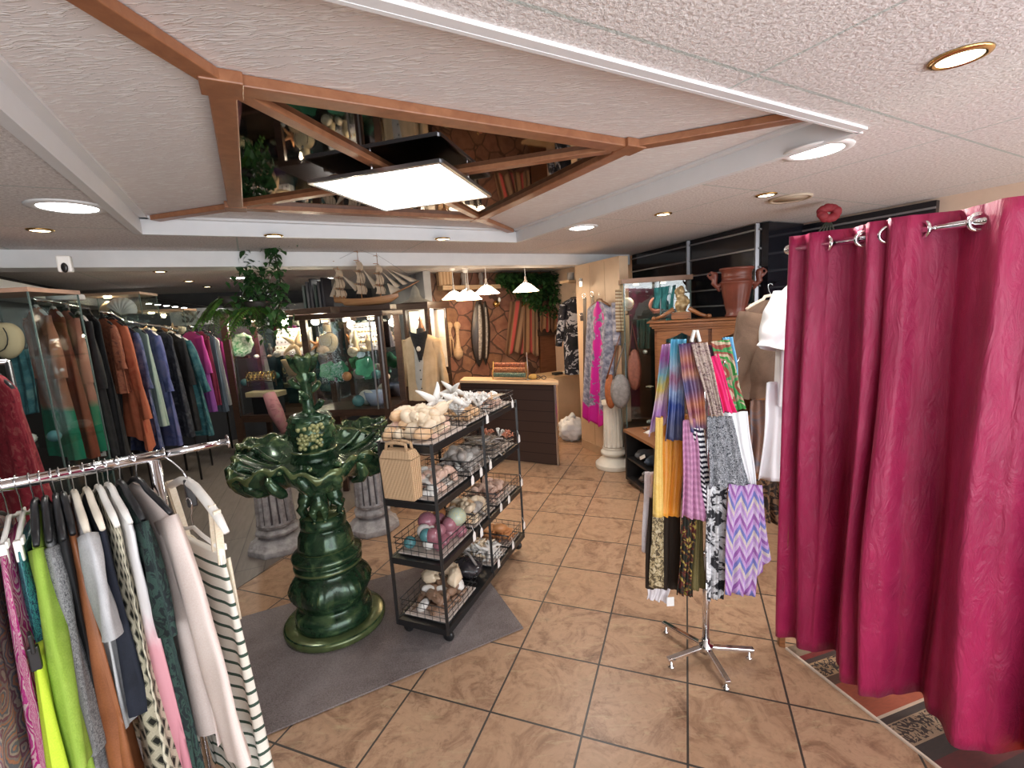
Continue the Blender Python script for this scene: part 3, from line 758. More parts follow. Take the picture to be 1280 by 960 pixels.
# striped skirt with white clips, hung from the tab of the white hanger at the rail end; strappy top on that hanger
ph = D(-38); pr = onrail(205); p = pr+Vector((.072, -.015, 0))
wh = thing('clothes_hanger', 'white wooden hanger with a black tab at the rail end', 'hanger', p+Vector((0, 0, -.17)))
T = loc_m(p, ph); Q = lambda x, z, y=0: T @ Vector((x, y, z))
MB().tube([pr+bX*0+Vector((.017*cos(a)*.7, -.017*cos(a)*.7, .004+.017*sin(a))) for a in [2.9-k*.45 for k in range(9)]]+[lerp(pr, p, .35)+Vector((0, 0, -.025)), lerp(pr, p, .8)+Vector((0, 0, -.055)), Q(0, -.085)], .0022, 8).build('hook', m_hwire, wh)
MB().tube([Q(-.235, -.155), Q(-.16, -.128), Q(-.075, -.098), Q(-.02, -.088), Q(.05, -.096), Q(.13, -.126), Q(.20, -.160), Q(.245, -.195)], [.009, .012, .013, .013, .013, .013, .012, .008], 12).build('arms', m_hwhite, wh)
MB().box(Q(0, -.125), (.018, .026, .090), ph).build('tab', m_blackp, wh, bevel=.004)
st = MB()
for x, z0, x2 in ((-.205, -.138, -.12), (-.185, -.13, -.10), (.165, -.142, .13), (.195, -.152, .17)):
    st.box2(Q(x, z0+.01), Q(x2, -.31), .016, .004)
def strapbody(u, v):
    x = lerp(-.125, .175, u)*(1+.05*v)
    return Q(x, -.30-.20*v-.05*sin(u*PI)*(1-v), .008*sin(u*14)+.012)
st.grid(strapbody, 24, 10, uvf=lambda u, v: (u*.28, v*.2))
tag(st.build('top', c_cream, solid=.006), 'cream strappy knit top on the white hanger at the rail end', 'top')
p2_ = p+Vector((.005, -.02, -.155)); ph2 = D(-33)
hung_skirt('skirt', 'green and cream striped long skirt with white clips', 'skirt', p2_, ph2, c_str, .84, .165, .25, drop=.125)
hanger(p2_, ph2, m_hwhite, 'white clip hanger gripping the striped skirt', w=.20, clips=True, drop=.075)
# ================================================================== GREEN FOUNTAIN
FX, FY = -1.09, 2.44
fo = thing('fountain', 'tall dark green tiered garden fountain with a scalloped basin', 'fountain', (FX, FY, .012))
fc = (FX, FY, 0)
MB().lathe([(0, .012), (.255, .012), (.268, .018), (.270, .045), (.262, .055), (.21, .058), (0, .058)], 64, fc, mod=lambda a, r, z: (r*(1+.02*cos(2*a)), z)).build('base_plate', m_green, fo)
def bulb(a, r, z):
    g = max(0, 1-abs(z-.255)/.095)
    k = (a*6/(2*PI)) % 1-.5            # six scallop shells round the drum
    fan = abs(sin(k*PI*7/(.35+max(0, z-.17)*5.5+.25))) if abs(k) < .42 else 0
    return r+g*(.014*fan+.012*cos(k*2*PI)), z
MB().lathe([(.205, .058), (.208, .075), (.205, .125), (.190, .135), (.165, .150), (.168, .165), (.185, .19), (.200, .225), (.204, .265), (.195, .305), (.175, .335), (.150, .350),
            (.155, .362), (.178, .372), (.182, .395), (.172, .405), (.160, .412), (.182, .425), (.186, .450), (.176, .462), (.155, .475), (.146, .49)], 120, fc, mod=bulb).build('pedestal', m_green, fo)
def cone(a, r, z):
    k = (a*8/(2*PI)) % 1-.5
    return r+.010*max(0, cos(k*2*PI))*max(0, 1-abs(z-.545)/.05), z
MB().lathe([(.150, .488), (.142, .51), (.132, .56), (.122, .592), (.112, .60), (.118, .606), (.122, .625), (.118, .655), (.108, .665), (.09, .675), (0, .68)], 96, fc, mod=cone).build('pedestal_top', m_green, fo)
def cherub(ang):
    c = MB(); R = Matrix.Rotation(ang, 3, 'Z')
    P = lambda x, y, z: Vector(fc)+R@Vector((x, y, z))
    def limb(pts, rs): c.tube([P(*p) for p in pts], rs, 10)
    c.ell(P(.072, 0, .775), (.040, .036, .058), R); c.ell(P(.078, 0, .755), (.042, .040, .036), R)
    c.ell(P(.085, 0, .868), (.034, .033, .038), R); c.ell(P(.112, 0, .862), (.010, .008, .010), R)
    for s in (-1, 1): c.ell(P(.100, s*.018, .856), (.014, .012, .012), R)
    c.tube([P(.075, 0, .82), P(.080, 0, .85)], .02, 10)
    for s in (-1, 1):
        limb([(.07, s*.022, .745), (.105, s*.03, .715), (.085, s*.026, .665)], [.026, .022, .014])
        c.ell(P(.098, s*.027, .662), (.022, .012, .011), R)
        limb([(.072, s*.036, .812), (.085, s*.066, .85), (.06, s*.075, .905)], [.017, .015, .011])
        c.ell(P(.058, s*.075, .915), (.012, .012, .015), R)
    c.ell(P(.07, 0, .892), (.034, .035, .022), R)
    return c.build('cherub', m_green, fo, remesh=.0065)
for k in range(4): cherub(-PI/2+.25+k*PI/2)
MB().lathe([(0, .655), (.045, .655), (.040, .72), (.034, .78), (.045, .86), (.07, .905), (.085, .925)], 40, fc).build('stem', m_green, fo)
def basin(a, r, z):
    k = cos(6*a+.4); g = min(1, r/.30)
    return r*(1+.075*k*g+.018*sin(25*a)*g), z+(.022*cos(6*a+.4+PI)+.010*sin(23*a+r*30))*g**2
MB().lathe([(.085, .905), (.105, .93), (.135, .945), (.16, .93), (.22, .90), (.29, .905), (.345, .93), (.385, .97), (.405, 1.005), (.410, 1.028), (.398, 1.038), (.372, 1.020), (.32, .985), (.24, .965), (.15, .97), (.12, .99)], 144, fc, mod=basin).build('basin', m_green, fo)
lf = MB()
for k in range(18):           # acanthus curls under and on the rim
    a = k*2*PI/18+.1; R = Matrix.Rotation(a, 3, 'Z')
    pts = [Vector(fc)+R@Vector((.30+.012*(k % 2), 0, .90)), Vector(fc)+R@Vector((.36, .012, .925)), Vector(fc)+R@Vector((.398, .0, .965)), Vector(fc)+R@Vector((.405, -.016, 1.0)), Vector(fc)+R@Vector((.388, -.024, 1.02))]
    lf.tube(pts, [.012, .026, .030, .024, .010], 8)
    pts = [Vector(fc)+R@Vector((.20, .03, .962)), Vector(fc)+R@Vector((.29, .025, .988)), Vector(fc)+R@Vector((.37, .02, 1.035)), Vector(fc)+R@Vector((.39, .03, 1.032))]
    lf.tube(pts, [.008, .016, .018, .010], 8)
lf.build('leaf_relief', m_green, fo, remesh=.007)
MB().lathe([(.13, .965), (.125, 1.0), (.115, 1.02), (.122, 1.03), (.118, 1.045), (.10, 1.05), (.09, 1.055)], 48, fc).build('basin_collar', m_green, fo)
def arti(a, r, z):
    i = (z-1.05)/.030; k = (a*9/(2*PI)+.5*(int(i) % 2)) % 1-.5
    return r*(1+.13*max(0, 1-abs(k)*2.4)*(1-(i % 1))), z
prof = [(.095+.022*sin((z-1.05)/.19*PI), z) for z in [1.05+.005*i for i in range(37)]]+[(.07, 1.236), (.04, 1.245)]
MB().lathe(prof, 108, fc, mod=arti).build('artichoke', m_green, fo)
cl = MB()                     # pale cluster on the front of the bulb
for i in range(60):
    a = D(-72)+rnd.uniform(-.55, .55); z = rnd.uniform(1.07, 1.19); r = .110+rnd.uniform(0, .018)
    cl.ell((FX+r*cos(a), FY+r*sin(a), z), (.011, .011, .011), None, 8, 6)
cl.build('fruit_cluster', M('pale_bronze', (.30, .30, .13), .35, .2), fo)
MB().lathe([(.045, 1.23), (.030, 1.26), (.026, 1.33), (.030, 1.40), (.045, 1.435), (.034, 1.45), (.048, 1.465), (.064, 1.495), (.074, 1.525), (.078, 1.54), (.072, 1.545), (.055, 1.52), (.0, 1.505)], 64, fc,
           mod=lambda a, r, z: (r*(1+(.10*cos(8*a) if z > 1.46 else .03*cos(5*a))), z+(.008*cos(8*a) if z > 1.52 else 0))).build('top_bowl', m_green, fo)
fr = MB()                     # leaves and fish curling round the stem
for k in range(7):
    a = k*2.4; R = Matrix.Rotation(a, 3, 'Z'); z = 1.25+.03*k
    fr.tube([Vector(fc)+R@Vector((.02, 0, z)), Vector(fc)+R@Vector((.05, .01, z+.02)), Vector(fc)+R@Vector((.075, .0, z+.045)), Vector(fc)+R@Vector((.06, -.02, z+.06))], [.010, .020, .017, .006], 8)
fr.build('stem_leaves', m_green, fo, remesh=.006)
# ================================================================== GREY FLUTED COLUMNS WITH GREEN PLANTERS
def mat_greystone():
    t = NT('mottled_grey'); o = t.tc.outputs['Object']; n = t.noise(o, 14, 5, .65).outputs[0]
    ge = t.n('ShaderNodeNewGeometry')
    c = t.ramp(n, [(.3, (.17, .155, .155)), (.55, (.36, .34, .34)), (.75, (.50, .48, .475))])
    return t.done(t.mix(t.math('LESS_THAN', ge.outputs['Pointiness'], .47), c, (.07, .06, .065)), .7)  # grey mottled by noise, darker in the creases
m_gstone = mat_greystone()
def fluted(n, a, r, depth=.16): return r*(1-depth*max(0, cos(n*a))**.6) if cos(n*a) > 0 else r
def column(name, label, c, H, rs, rb, mat, n=14):
    t = thing(name, label, 'column', (c[0], c[1], 0))
    MB().lathe([(0, .001), (rb*1.12, .001), (rb*1.12, H*.07), (rb*1.0, H*.085), (rb*.9, H*.12), (rb*.6, H*.17), (rb*.55, H*.185), (rb*.78, H*.205), (rb*.80, H*.24), (rb*.66, H*.275), (rb*.66, H*.29), (rs*1.10, H*.30), (rs*1.10, H*.315)], 8 if rb < .25 and name == 'stone_column' else 40, (c[0], c[1], 0)).build('base', mat, t, bevel=.006)
    MB().lathe([(rs*1.06, H*.315), (rs*1.03, H*.335)]+[(rs*lerp(1.03, .92, i/10), H*lerp(.345, .93, i/10)) for i in range(11)]+[(rs*.95, H*.945)], 168, (c[0], c[1], 0),
               mod=lambda a, r, z: (fluted(n, a, r) if H*.34 < z < H*.935 else r, z)).build('shaft', mat, t)
    MB().lathe([(rs*.95, H*.94), (rs*1.06, H*.95), (rs*1.10, H*.97), (rs*1.02, H*.98), (rs*1.12, H*1.0), (0, H*1.0)], 48, (c[0], c[1], 0)).build('capital', mat, t)
    return t
def planter(c, z, label):
    t = thing('planter', label, 'planter', (c[0], c[1], z))
    def mod(a, r, zz): g = min(1, max(0, (zz-z)/.06)); return r*(1+.05*cos(7*a)*g+.03*sin(15*a+zz*60)*g), zz+.012*cos(7*a)*g
    MB().lathe([(0, z+.001), (.10, z+.001), (.125, z+.02), (.165, z+.05), (.185, z+.10), (.182, z+.15), (.195, z+.18), (.19, z+.20), (.165, z+.19), (.15, z+.15), (0, z+.12)], 96, (c[0], c[1], 0), mod=mod).build('bowl', m_green, t)
    q = MB()
    for k in range(12):
        a = k*2*PI/12; R = Matrix.Rotation(a, 3, 'Z'); C = Vector((c[0], c[1], z))
        q.tube([C+R@Vector((.12, 0, .02)), C+R@Vector((.175, .015, .06)), C+R@Vector((.195, .0, .11)), C+R@Vector((.19, -.025, .15)), C+R@Vector((.182, -.03, .12))], [.012, .024, .026, .018, .008], 8)
    q.build('leaf_relief', m_green, t, remesh=.008)
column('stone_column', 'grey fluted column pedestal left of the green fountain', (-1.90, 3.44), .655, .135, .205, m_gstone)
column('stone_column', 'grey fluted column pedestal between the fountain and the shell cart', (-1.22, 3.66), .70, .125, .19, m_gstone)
planter((-1.90, 3.44), .657, 'dark green leaf planter on the left grey column')
planter((-1.22, 3.66), .702, 'dark green leaf planter on the grey column behind the cart')
# ================================================================== THE SHELL CART
ca_, = (math.radians(67.2),)
cO = Vector((-.405, 2.165, 0)); ce1 = Vector((cos(ca_), sin(ca_), 0)); ce2 = Vector((-sin(ca_), cos(ca_), 0))
CL, CW = 1.09, .31
def cp(u, v, z): return cO+ce1*u+ce2*v+Vector((0, 0, z))
cart = thing('shell_cart', 'black metal display cart on casters full of shell baskets', 'display cart', cp(CL/2, CW/2, .013))
Zs = [.115, .47, .79, 1.085]
for z in Zs:
    s = MB(); s.box(cp(CL/2, CW/2, z-.006), (CL, CW, .006), ca_)
    for a, b in (((0, 0), (CL, 0)), ((CL, 0), (CL, CW)), ((CL, CW), (0, CW)), ((0, CW), (0, 0))): s.box2(cp(*a, z-.016), cp(*b, z-.016), .012, .034)
    s.build('shelf', m_black, cart)
for u, v in ((0, 0), (0, CW), (CL*.51, 0), (CL*.51, CW), (CL, 0), (CL, CW)):
    MB().box2(cp(u, v, .085), cp(u, v, 1.10 if u < .1 or u > 1 else 1.08), .015, .015).build('post', m_black, cart)
for u, v in ((.05, .03), (.05, CW-.03), (CL-.05, .03), (CL-.05, CW-.03)):
    w = MB(); w.lathe([(0, -.012), (.026, -.012), (.030, -.006), (.030, .006), (.026, .012), (0, .012)], 20, cp(u, v, .042), m=Matrix.Rotation(ca_, 3, 'Z') @ Matrix.Rotation(PI/2, 3, 'Y'))
    w.box(cp(u, v, .072), (.02, .034, .030), ca_); w.build('caster', m_black, cart)
m_wire = M('basket_wire', (.012, .012, .013), .3)
m_liner = M('basket_liner', (.55, .47, .42), .8)
bask = []
def basket(u0, u1, z, h, label, group, v0=.015, v1=None, tag_u=None):
    v1 = CW-.015 if v1 is None else v1
    t = thing('wire_basket', label, 'basket', cp((u0+u1)/2, (v0+v1)/2, z), ca_, group)
    w = MB()
    for k, zz in enumerate((.006, h*.36, h*.68, h)):
        o = .0 if k == 0 else -.006*k/3
        q = [cp(u0+o, v0+o, z+zz), cp(u1-o, v0+o, z+zz), cp(u1-o, v1-o, z+zz), cp(u0+o, v1-o, z+zz)]
        for i in range(4): w.tube([q[i], q[(i+1) % 4]], .0018 if k < 3 else .0026, 5)
    n = 6
    for i in range(n+1):
        f = i/n
        for (a, b) in (((u0, v0), (u1, v0)), ((u0, v1), (u1, v1)), ((u0, v0), (u0, v1)), ((u1, v0), (u1, v1))):
            if f in (0, 1) or i % 2 == 0 or True:
                p = (lerp(a[0], b[0], f), lerp(a[1], b[1], f)); w.tube([cp(*p, z+.004), cp(*p, z+h)], .0014, 4)
    w.build('wire_frame', m_wire, t)
    MB().box(cp((u0+u1)/2, (v0+v1)/2, z+.008), (u1-u0-.012, v1-v0-.012, .007), ca_).build('liner', m_liner, t, bevel=.002)
    return t
# ---- shells: one mesh of each kind and colour, then copies
def mk_scallop():
    def f(u, v):
        a = (u-.5)*2.5; r = v*(1-.22*abs(u-.5)**2*4); rib = .05*cos(a*26/1.25)*v
        return (r*sin(a), r*cos(a)-.5, .34*sin(min(1, v*1.05)*PI*.75)*(1-(abs(u-.5)*2)**3*.6)+rib*.5)
    return MB().grid(f, 44, 12)
def mk_spiral():
    m = MB(); pts, rs = [], []
    for i in range(70):
        t = i/69; a = t*PI*7; R = .30*(1-t)**1.1
        pts.append((R*cos(a), -.45+1.15*t, R*sin(a))); rs.append(.30*(1-t)**1.05+.012)
    m.tube(pts, rs, 9); m.tube([(.1, -.75, .05), (.2, -.5, 0), (.15, -.2, 0)], [.05, .17, .22], 9); return m
def mk_cowrie():
    return MB().ell((0, 0, .3), (.42, .62, .34), None, 18, 12, lambda t, a: 1+.05*cos(3*a)-(.12 if abs(a-PI/2) < .2 else 0))
def mk_murex():
    m = MB(); m.ell((0, 0, .34), (.36, .6, .36), None, 20, 14, lambda t, a: 1+.20*max(0, cos(5*a))*sin(t)+.08*cos(12*t))
    m.tube([(0, .45, .34), (.02, .8, .3), (.04, 1.0, .26)], [.16, .09, .03], 8); return m
def mk_star():
    m = MB()
    for k in range(5):
        a = k*2*PI/5
        m.tube([(0, 0, .1), (.35*cos(a), .35*sin(a), .12), (.75*cos(a+.06), .75*sin(a+.06), .1), (1.0*cos(a+.1), 1.0*sin(a+.1), .08)], [.20, .17, .10, .03], 8)
    return m
def mk_coral():
    m = MB(); r = random.Random(5)
    def br(p, d, L, rad, k):
        q = p+d*L; m.tube([p, (p+q)/2+Vector((r.uniform(-.04, .04), r.uniform(-.04, .04), 0)), q], [rad, rad*.9, rad*.75], 6)
        if k:
            for _ in range(3):
                e = (d+Vector((r.uniform(-.9, .9), r.uniform(-.9, .9), r.uniform(-.1, .7)))).normalized(); br(q, e, L*.75, rad*.72, k-1)
    for k in range(5):
        a = k*1.25; br(Vector((0, 0, 0)), Vector((.7*cos(a), .7*sin(a), .8)).normalized(), .36, .085, 2)
    return m
def mk_ball(): return MB().ell((0, 0, .5), (.5, .5, .5), None, 24, 14)
def mk_stick():
    m = MB(); m.tube([(0, -1, .1), (.05, -.3, .14), (-.04, .4, .1), (.03, 1, .12)], [.05, .055, .05, .03], 7)
    m.tube([(.03, .1, .13), (.16, .5, .2), (.2, .8, .22)], [.03, .03, .015], 6); return m
SH = dict(scallop=mk_scallop, spiral=mk_spiral, cowrie=mk_cowrie, murex=mk_murex, star=mk_star, coral=mk_coral, ball=mk_ball, stick=mk_stick)
def shellmat(name, a, b, sc=9, rough=.4):
    t = NT(name); n = t.noise(t.tc.outputs['Object'], sc*20, 4, .6, 1).outputs[0]
    return t.done(t.ramp(n, [(.35, a), (.65, b)]), rough)
HM = dict(cream=shellmat('shell_cream', (.70, .52, .33), (.80, .70, .56)), tan=shellmat('shell_tan', (.62, .36, .18), (.78, .55, .34)), pink=shellmat('shell_pink', (.60, .36, .28), (.76, .58, .48)),
          white=shellmat('shell_white', (.74, .71, .67), (.83, .81, .78)), grey=shellmat('shell_grey', (.25, .22, .20), (.52, .47, .43)), brown=shellmat('shell_brown', (.11, .05, .03), (.42, .27, .18), 4),
          mauve=shellmat('shell_mauve', (.22, .06, .09), (.42, .20, .24), 6, .2), teal=shellmat('glass_teal', (.02, .12, .14), (.16, .36, .38), 6, .12), orange=shellmat('shell_orange', (.50, .16, .05), (.62, .33, .14)),
          bright=shellmat('shell_blue_yellow', (.06, .30, .55), (.75, .58, .10), 3, .25), bark=shellmat('driftwood', (.20, .15, .11), (.42, .35, .28)), red=shellmat('coral_red', (.45, .10, .05), (.7, .35, .22)))
_proto = {}
NM = dict(scallop='scallop_shell', spiral='spiral_shell', cowrie='cowrie_shell', murex='murex_shell', star='starfish', coral='white_coral', ball='decorative_ball', stick='dried_branch')
def shell(kind, mat, p, size, rot, label, group, cat='seashell'):
    k = (kind, mat); sc = size
    if k not in _proto:
        o = SH[kind]().build(NM[kind], HM[mat], origin=(0, 0, 0)); _proto[k] = o; c = o
    else:
        c = _proto[k].copy(); COL.objects.link(c)
    c.location = p; c.rotation_euler = rot; c.scale = (sc, sc, sc)
    tag(c, label, cat, group); return c
def fill(u0, u1, z, n, kinds, label, group, cat='seashell', h=.07, sz=(.045, .07), layers=2, seed=1, flatrot=.7, v0=.03, v1=.28):
    r = random.Random(seed)
    n = int(n*1.75); sz = (sz[0]*.92, sz[1]*.92); nx = max(1, round(math.sqrt(n/layers*(u1-u0-.06)/(v1-v0)))); k = 0
    ny = max(1, math.ceil(n/layers/nx))
    for L in range(layers):
        sh = .12*L
        for i in range(nx):
            for j in range(ny):
                u = lerp(u0+.045, u1-.045, (i+.5+r.uniform(-.22, .22))/nx); v = lerp(v0+.02, v1-.02, (j+.5+r.uniform(-.22, .22))/ny)
                if L: u = lerp(u, (u0+u1)/2, .22); v = lerp(v, (v0+v1)/2, .22)
                kd, mt = r.choice(kinds)
                s = r.uniform(*sz)*(.62 if kd in ('star', 'stick') else 1)
                shell(kd, mt, cp(u, v, z+.016+L*h/layers*1.15+r.uniform(0, .008)), s, (r.uniform(-flatrot, flatrot), r.uniform(-flatrot, flatrot), r.uniform(0, 6.28)), label, group, cat)
G = 'wire baskets on the shell cart'
Z0, Z1, Z2, Z3 = Zs
basket(.0, .37, Z3, .095, 'wire basket of big peach shells at the front of the top shelf', G, v0=-.005, v1=CW+.03)
fill(.0, .37, Z3, 34, [('scallop', 'cream'), ('cowrie', 'cream'), ('cowrie', 'tan'), ('scallop', 'pink'), ('murex', 'cream'), ('spiral', 'cream')], 'big peach coloured shell in the front basket of the top shelf', 'peach shells, top shelf front', sz=(.075, .105), h=.10, seed=3, v1=.32, layers=3)
basket(.39, .72, Z3, .085, 'wire basket of white coral in the middle of the top shelf', G)
fill(.40, .71, Z3, 10, [('murex', 'tan'), ('scallop', 'cream'), ('cowrie', 'tan')], 'tan shell under the white coral on the top shelf', 'tan shells, top shelf middle', sz=(.07, .09), seed=5, layers=1)
for i, (u, v, s) in enumerate(((.46, .10, .135), (.60, .14, .15), (.68, .08, .12), (.55, .24, .12))):
    shell('coral', 'white', cp(u, v, Z3+.055), s, (0, 0, i*1.3), 'branching white coral piled on the top shelf middle basket', 'white corals on the cart', 'coral')
for i, (u, v, s, rx) in enumerate(((.37, .20, .13, 1.15), (.40, .10, .10, .5), (.62, .22, .10, .9))):
    shell('star', 'white', cp(u, v, Z3+.135+.01*i), s, (rx, .2, .6+i), ('tall white starfish standing on the peach shells', 'white starfish lying flat beside the white coral', 'white starfish leaning at the back of the white coral')[i], None, 'starfish')
shell('scallop', 'cream', cp(.66, .27, Z3+.13), .10, (1.2, 0, 2.2), 'large upright cream scallop behind the white coral', None)
basket(.74, 1.07, Z3, .085, 'wire basket of pale sticks and shells at the rear of the top shelf', G)
fill(.74, 1.07, Z3, 14, [('scallop', 'white'), ('spiral', 'pink'), ('murex', 'pink')], 'small pale shell in the rear basket of the top shelf', 'pale shells, top shelf rear', sz=(.05, .075), seed=8)
fill(.74, .95, Z3+.05, 10, [('stick', 'tan'), ('stick', 'cream')], 'straw coloured dried stick in the top rear basket', 'dried sticks, top shelf', 'dried branch', sz=(.13, .16), seed=9, layers=1, flatrot=.25)
basket(.02, .37, Z2, .095, 'wire basket of pink and white shells behind the straw bag', G)
fill(.02, .37, Z2, 22, [('cowrie', 'pink'), ('scallop', 'white'), ('murex', 'pink'), ('spiral', 'white')], 'pink or white shell in the front basket of the second shelf', 'pink shells, second shelf front', sz=(.055, .08), seed=11)
basket(.39, .70, Z2, .09, 'wire basket of grey shells in the middle of the second shelf', G)
fill(.39, .70, Z2, 20, [('ball', 'grey'), ('cowrie', 'grey'), ('scallop', 'white'), ('murex', 'grey')], 'grey shell in the middle basket of the second shelf', 'grey shells, second shelf middle', sz=(.055, .08), seed=13)
basket(.72, 1.07, Z2, .09, 'wire basket of driftwood sprays at the rear of the second shelf', G)
fill(.70, 1.02, Z2, 22, [('stick', 'bark'), ('stick', 'grey')], 'grey brown dried branch in the second shelf rear basket', 'dried branches, second shelf', 'dried branch', sz=(.15, .19), seed=14, layers=2, flatrot=.3, h=.09)
for i, (u, v) in enumerate(((1.0, .05), (1.04, .12), (1.02, .2))):
    shell('coral', 'red' if i % 2 == 0 else 'white', cp(u, v, Z2+.06), .075, (.3, .3, i), ('red tipped coral spray at the near rear corner of the second shelf', 'white coral sprig between the red tipped sprays', 'red tipped coral spray at the far rear corner of the second shelf')[i], None, 'coral')
basket(.03, .38, Z1, .10, 'wire basket of coloured glass balls on the third shelf', G)
fill(.03, .38, Z1, 14, [('ball', 'teal'), ('ball', 'mauve'), ('cowrie', 'mauve'), ('ball', 'white'), ('spiral', 'pink')], 'coloured ball or polished shell in the third shelf front basket', 'coloured balls, third shelf front', sz=(.07, .09), seed=17)
shell('ball', 'bright', cp(.30, .07, Z1+.07), .11, (.3, 0, 0), 'blue and yellow patterned ball at the corner of the third shelf', None, 'ball')
shell('cowrie', 'orange', cp(.34, .22, Z1+.085), .085, (.3, .4, 0), 'orange shell behind the blue and yellow ball', None)
shell('ball', 'mauve', cp(.18, .22, Z1+.08), .10, (.3, .4, 1), 'large mauve ball at the back of the third shelf front basket', None, 'ball')
basket(.40, .70, Z1, .09, 'wire basket of cream cone shells in the middle of the third shelf', G)
fill(.40, .70, Z1, 20, [('spiral', 'cream'), ('murex', 'cream'), ('spiral', 'tan'), ('scallop', 'grey')], 'cream cone shell in the middle basket of the third shelf', 'cone shells, third shelf middle', sz=(.055, .075), seed=19)
basket(.72, 1.07, Z1, .09, 'wire basket of pinkish shells at the rear of the third shelf', G)
fill(.72, 1.07, Z1, 20, [('scallop', 'pink'), ('cowrie', 'brown'), ('spiral', 'pink')], 'pinkish shell in the rear basket of the third shelf', 'pink shells, third shelf rear', sz=(.05, .07), seed=21)
basket(.03, .37, Z0, .10, 'wire basket of brown speckled shells at the front of the lowest shelf', G)
fill(.03, .37, Z0, 24, [('cowrie', 'brown'), ('murex', 'brown'), ('cowrie', 'white'), ('scallop', 'brown')], 'brown speckled shell in the lowest front basket', 'brown shells, lowest shelf front', sz=(.05, .075), seed=23)
for i, (u, v) in enumerate(((.26, .10), (.31, .18), (.22, .22))):
    shell('murex', 'cream', cp(u, v, Z0+.10), .10, (.3, .2, i*2), ('large cream murex shell at the front of the lowest basket', 'large cream murex shell at the inner corner of the lowest basket', 'large cream murex shell at the back of the lowest front basket')[i], None)
sb = thing('sunglasses_bag', 'black shiny bag between the two lowest baskets of the cart', 'bag', cp(.48, CW/2, Z0))
MB().ell(cp(.48, CW/2, Z0+.055), (.09, .12, .055), Matrix.Rotation(ca_, 3, 'Z'), 24, 12, lambda t, a: 1+.08*sin(5*a+3*t)).build('pouch', M('black_vinyl', (.03, .026, .03), .22), sb)
MB().tube([cp(.46, .06, Z0+.09), cp(.46, .10, Z0+.15), cp(.50, .18, Z0+.16), cp(.50, .24, Z0+.10)], .008, 8).build('strap', M('grey_strap', (.22, .20, .19), .4), sb)
basket(.60, .84, Z0, .09, 'wire basket of white starfish on the lowest shelf', G)
fill(.60, .84, Z0, 12, [('star', 'white'), ('star', 'cream')], 'white starfish heaped in the low middle basket', 'starfish, lowest shelf', 'starfish', sz=(.11, .13), seed=25, layers=2)
basket(.86, 1.07, Z0, .09, 'wire basket of orange starfish at the rear of the lowest shelf', G)
fill(.86, 1.07, Z0, 10, [('star', 'orange'), ('cowrie', 'orange')], 'orange brown starfish or shell in the lowest rear basket', 'orange starfish, lowest shelf', 'starfish', sz=(.09, .11), seed=27)
# paper price tags along the long side
m_paper = M('paper_tag', (.82, .81, .80), .8, var=.02)
for i, (u, z, h) in enumerate(((.33, Z1, .02), (.36, Z2, .02), (.47, Z2, .03), (.60, Z2, .03), (.71, Z1, .03), (.84, Z1, .03), (.60, Z3, .02), (1.0, Z3, .03), (1.08, Z2, .06), (1.08, Z1, .06), (.42, Z1, .0), (.62, Z0, .05), (.86, Z0, .05), (1.08, Z0, .09))):
    p = cp(u, -.006, z+h)
    t = MB(); t.add([p+ce1*a+Vector((0, 0, b))-ce2*.008 for a, b in ((-.017, -.05), (.017, -.05), (.017, -.012), (.006, .004), (-.006, .004), (-.017, -.012))], [(0, 1, 2, 3, 4, 5)], None, False)
    t.tube([p+Vector((0, 0, .002))-ce2*.008, p+Vector((0, 0, .035))+ce2*.004], .0008, 4)
    tag(t.build('price_tag', m_paper, solid=.001), 'small white paper price tag dangling from a cart basket', 'price tag', 'price tags on the shell cart')
# straw bag hanging on the front of the cart
def mat_straw():
    t = NT('woven_straw'); o = t.tc.outputs['Object']; sp = t.n('ShaderNodeSeparateXYZ'); t.l(t.mapping(o, (1, 1, 1), (0, 0, -ca_)), sp.inputs[0])
    w = t.math('SINE', t.math('MULTIPLY', t.math('ADD', sp.outputs[0], sp.outputs[1]), 780)); v = t.math('SINE', t.math('MULTIPLY', sp.outputs[2], 900))
    h = t.math('MULTIPLY', w, t.math('ADD', .6, t.math('MULTIPLY', v, .4)))
    c = t.ramp(t.math('MULTIPLY_ADD', h, .5, .5), [(.1, (.42, .23, .11)), (.6, (.66, .44, .25)), (.9, (.76, .56, .36))]); t.bump(h, .8, .004); return t.done(c, .7)
m_straw = mat_straw()
bgc = cp(-.060, .145, 0)
bg = thing('straw_bag', 'upright woven straw bag hanging at the front end of the cart', 'bag', bgc+Vector((0, 0, .84)), ca_)
R = Matrix.Rotation(ca_, 3, 'Z')
b = MB()
for (z0, z1, w0, w1, d0, d1) in ((.84, 1.045, .175, .185, .075, .085), (1.045, 1.085, .185, .150, .085, .060)):
    vs = [bgc+R@Vector((i*d/2, j*w/2, z)) for z, w, d in ((z0, w0, d0), (z1, w1, d1)) for i, j in ((-1, -1), (1, -1), (1, 1), (-1, 1))]
    b.add(vs, [(0, 3, 2, 1), (0, 1, 5, 4), (1, 2, 6, 5), (2, 3, 7, 6), (3, 0, 4, 7)]+([(4, 5, 6, 7)] if z1 > 1.08 else []), None, False)
b.build('body', m_straw, bg, bevel=.006)
for i in (-1, 1):
    MB().tube([bgc+R@Vector((i*.022, -.06, 1.08)), bgc+R@Vector((i*.02, -.055, 1.115)), bgc+R@Vector((i*.02, 0, 1.122)), bgc+R@Vector((i*.02, .055, 1.115)), bgc+R@Vector((i*.022, .06, 1.08))], .008, 8).build('handle', m_straw, bg)
MB().tube([bgc+R@Vector((.0, 0, 1.118)), cp(-.012, .15, 1.13), cp(.0, .15, 1.10)], .002, 6).build('hook', m_wire, bg)
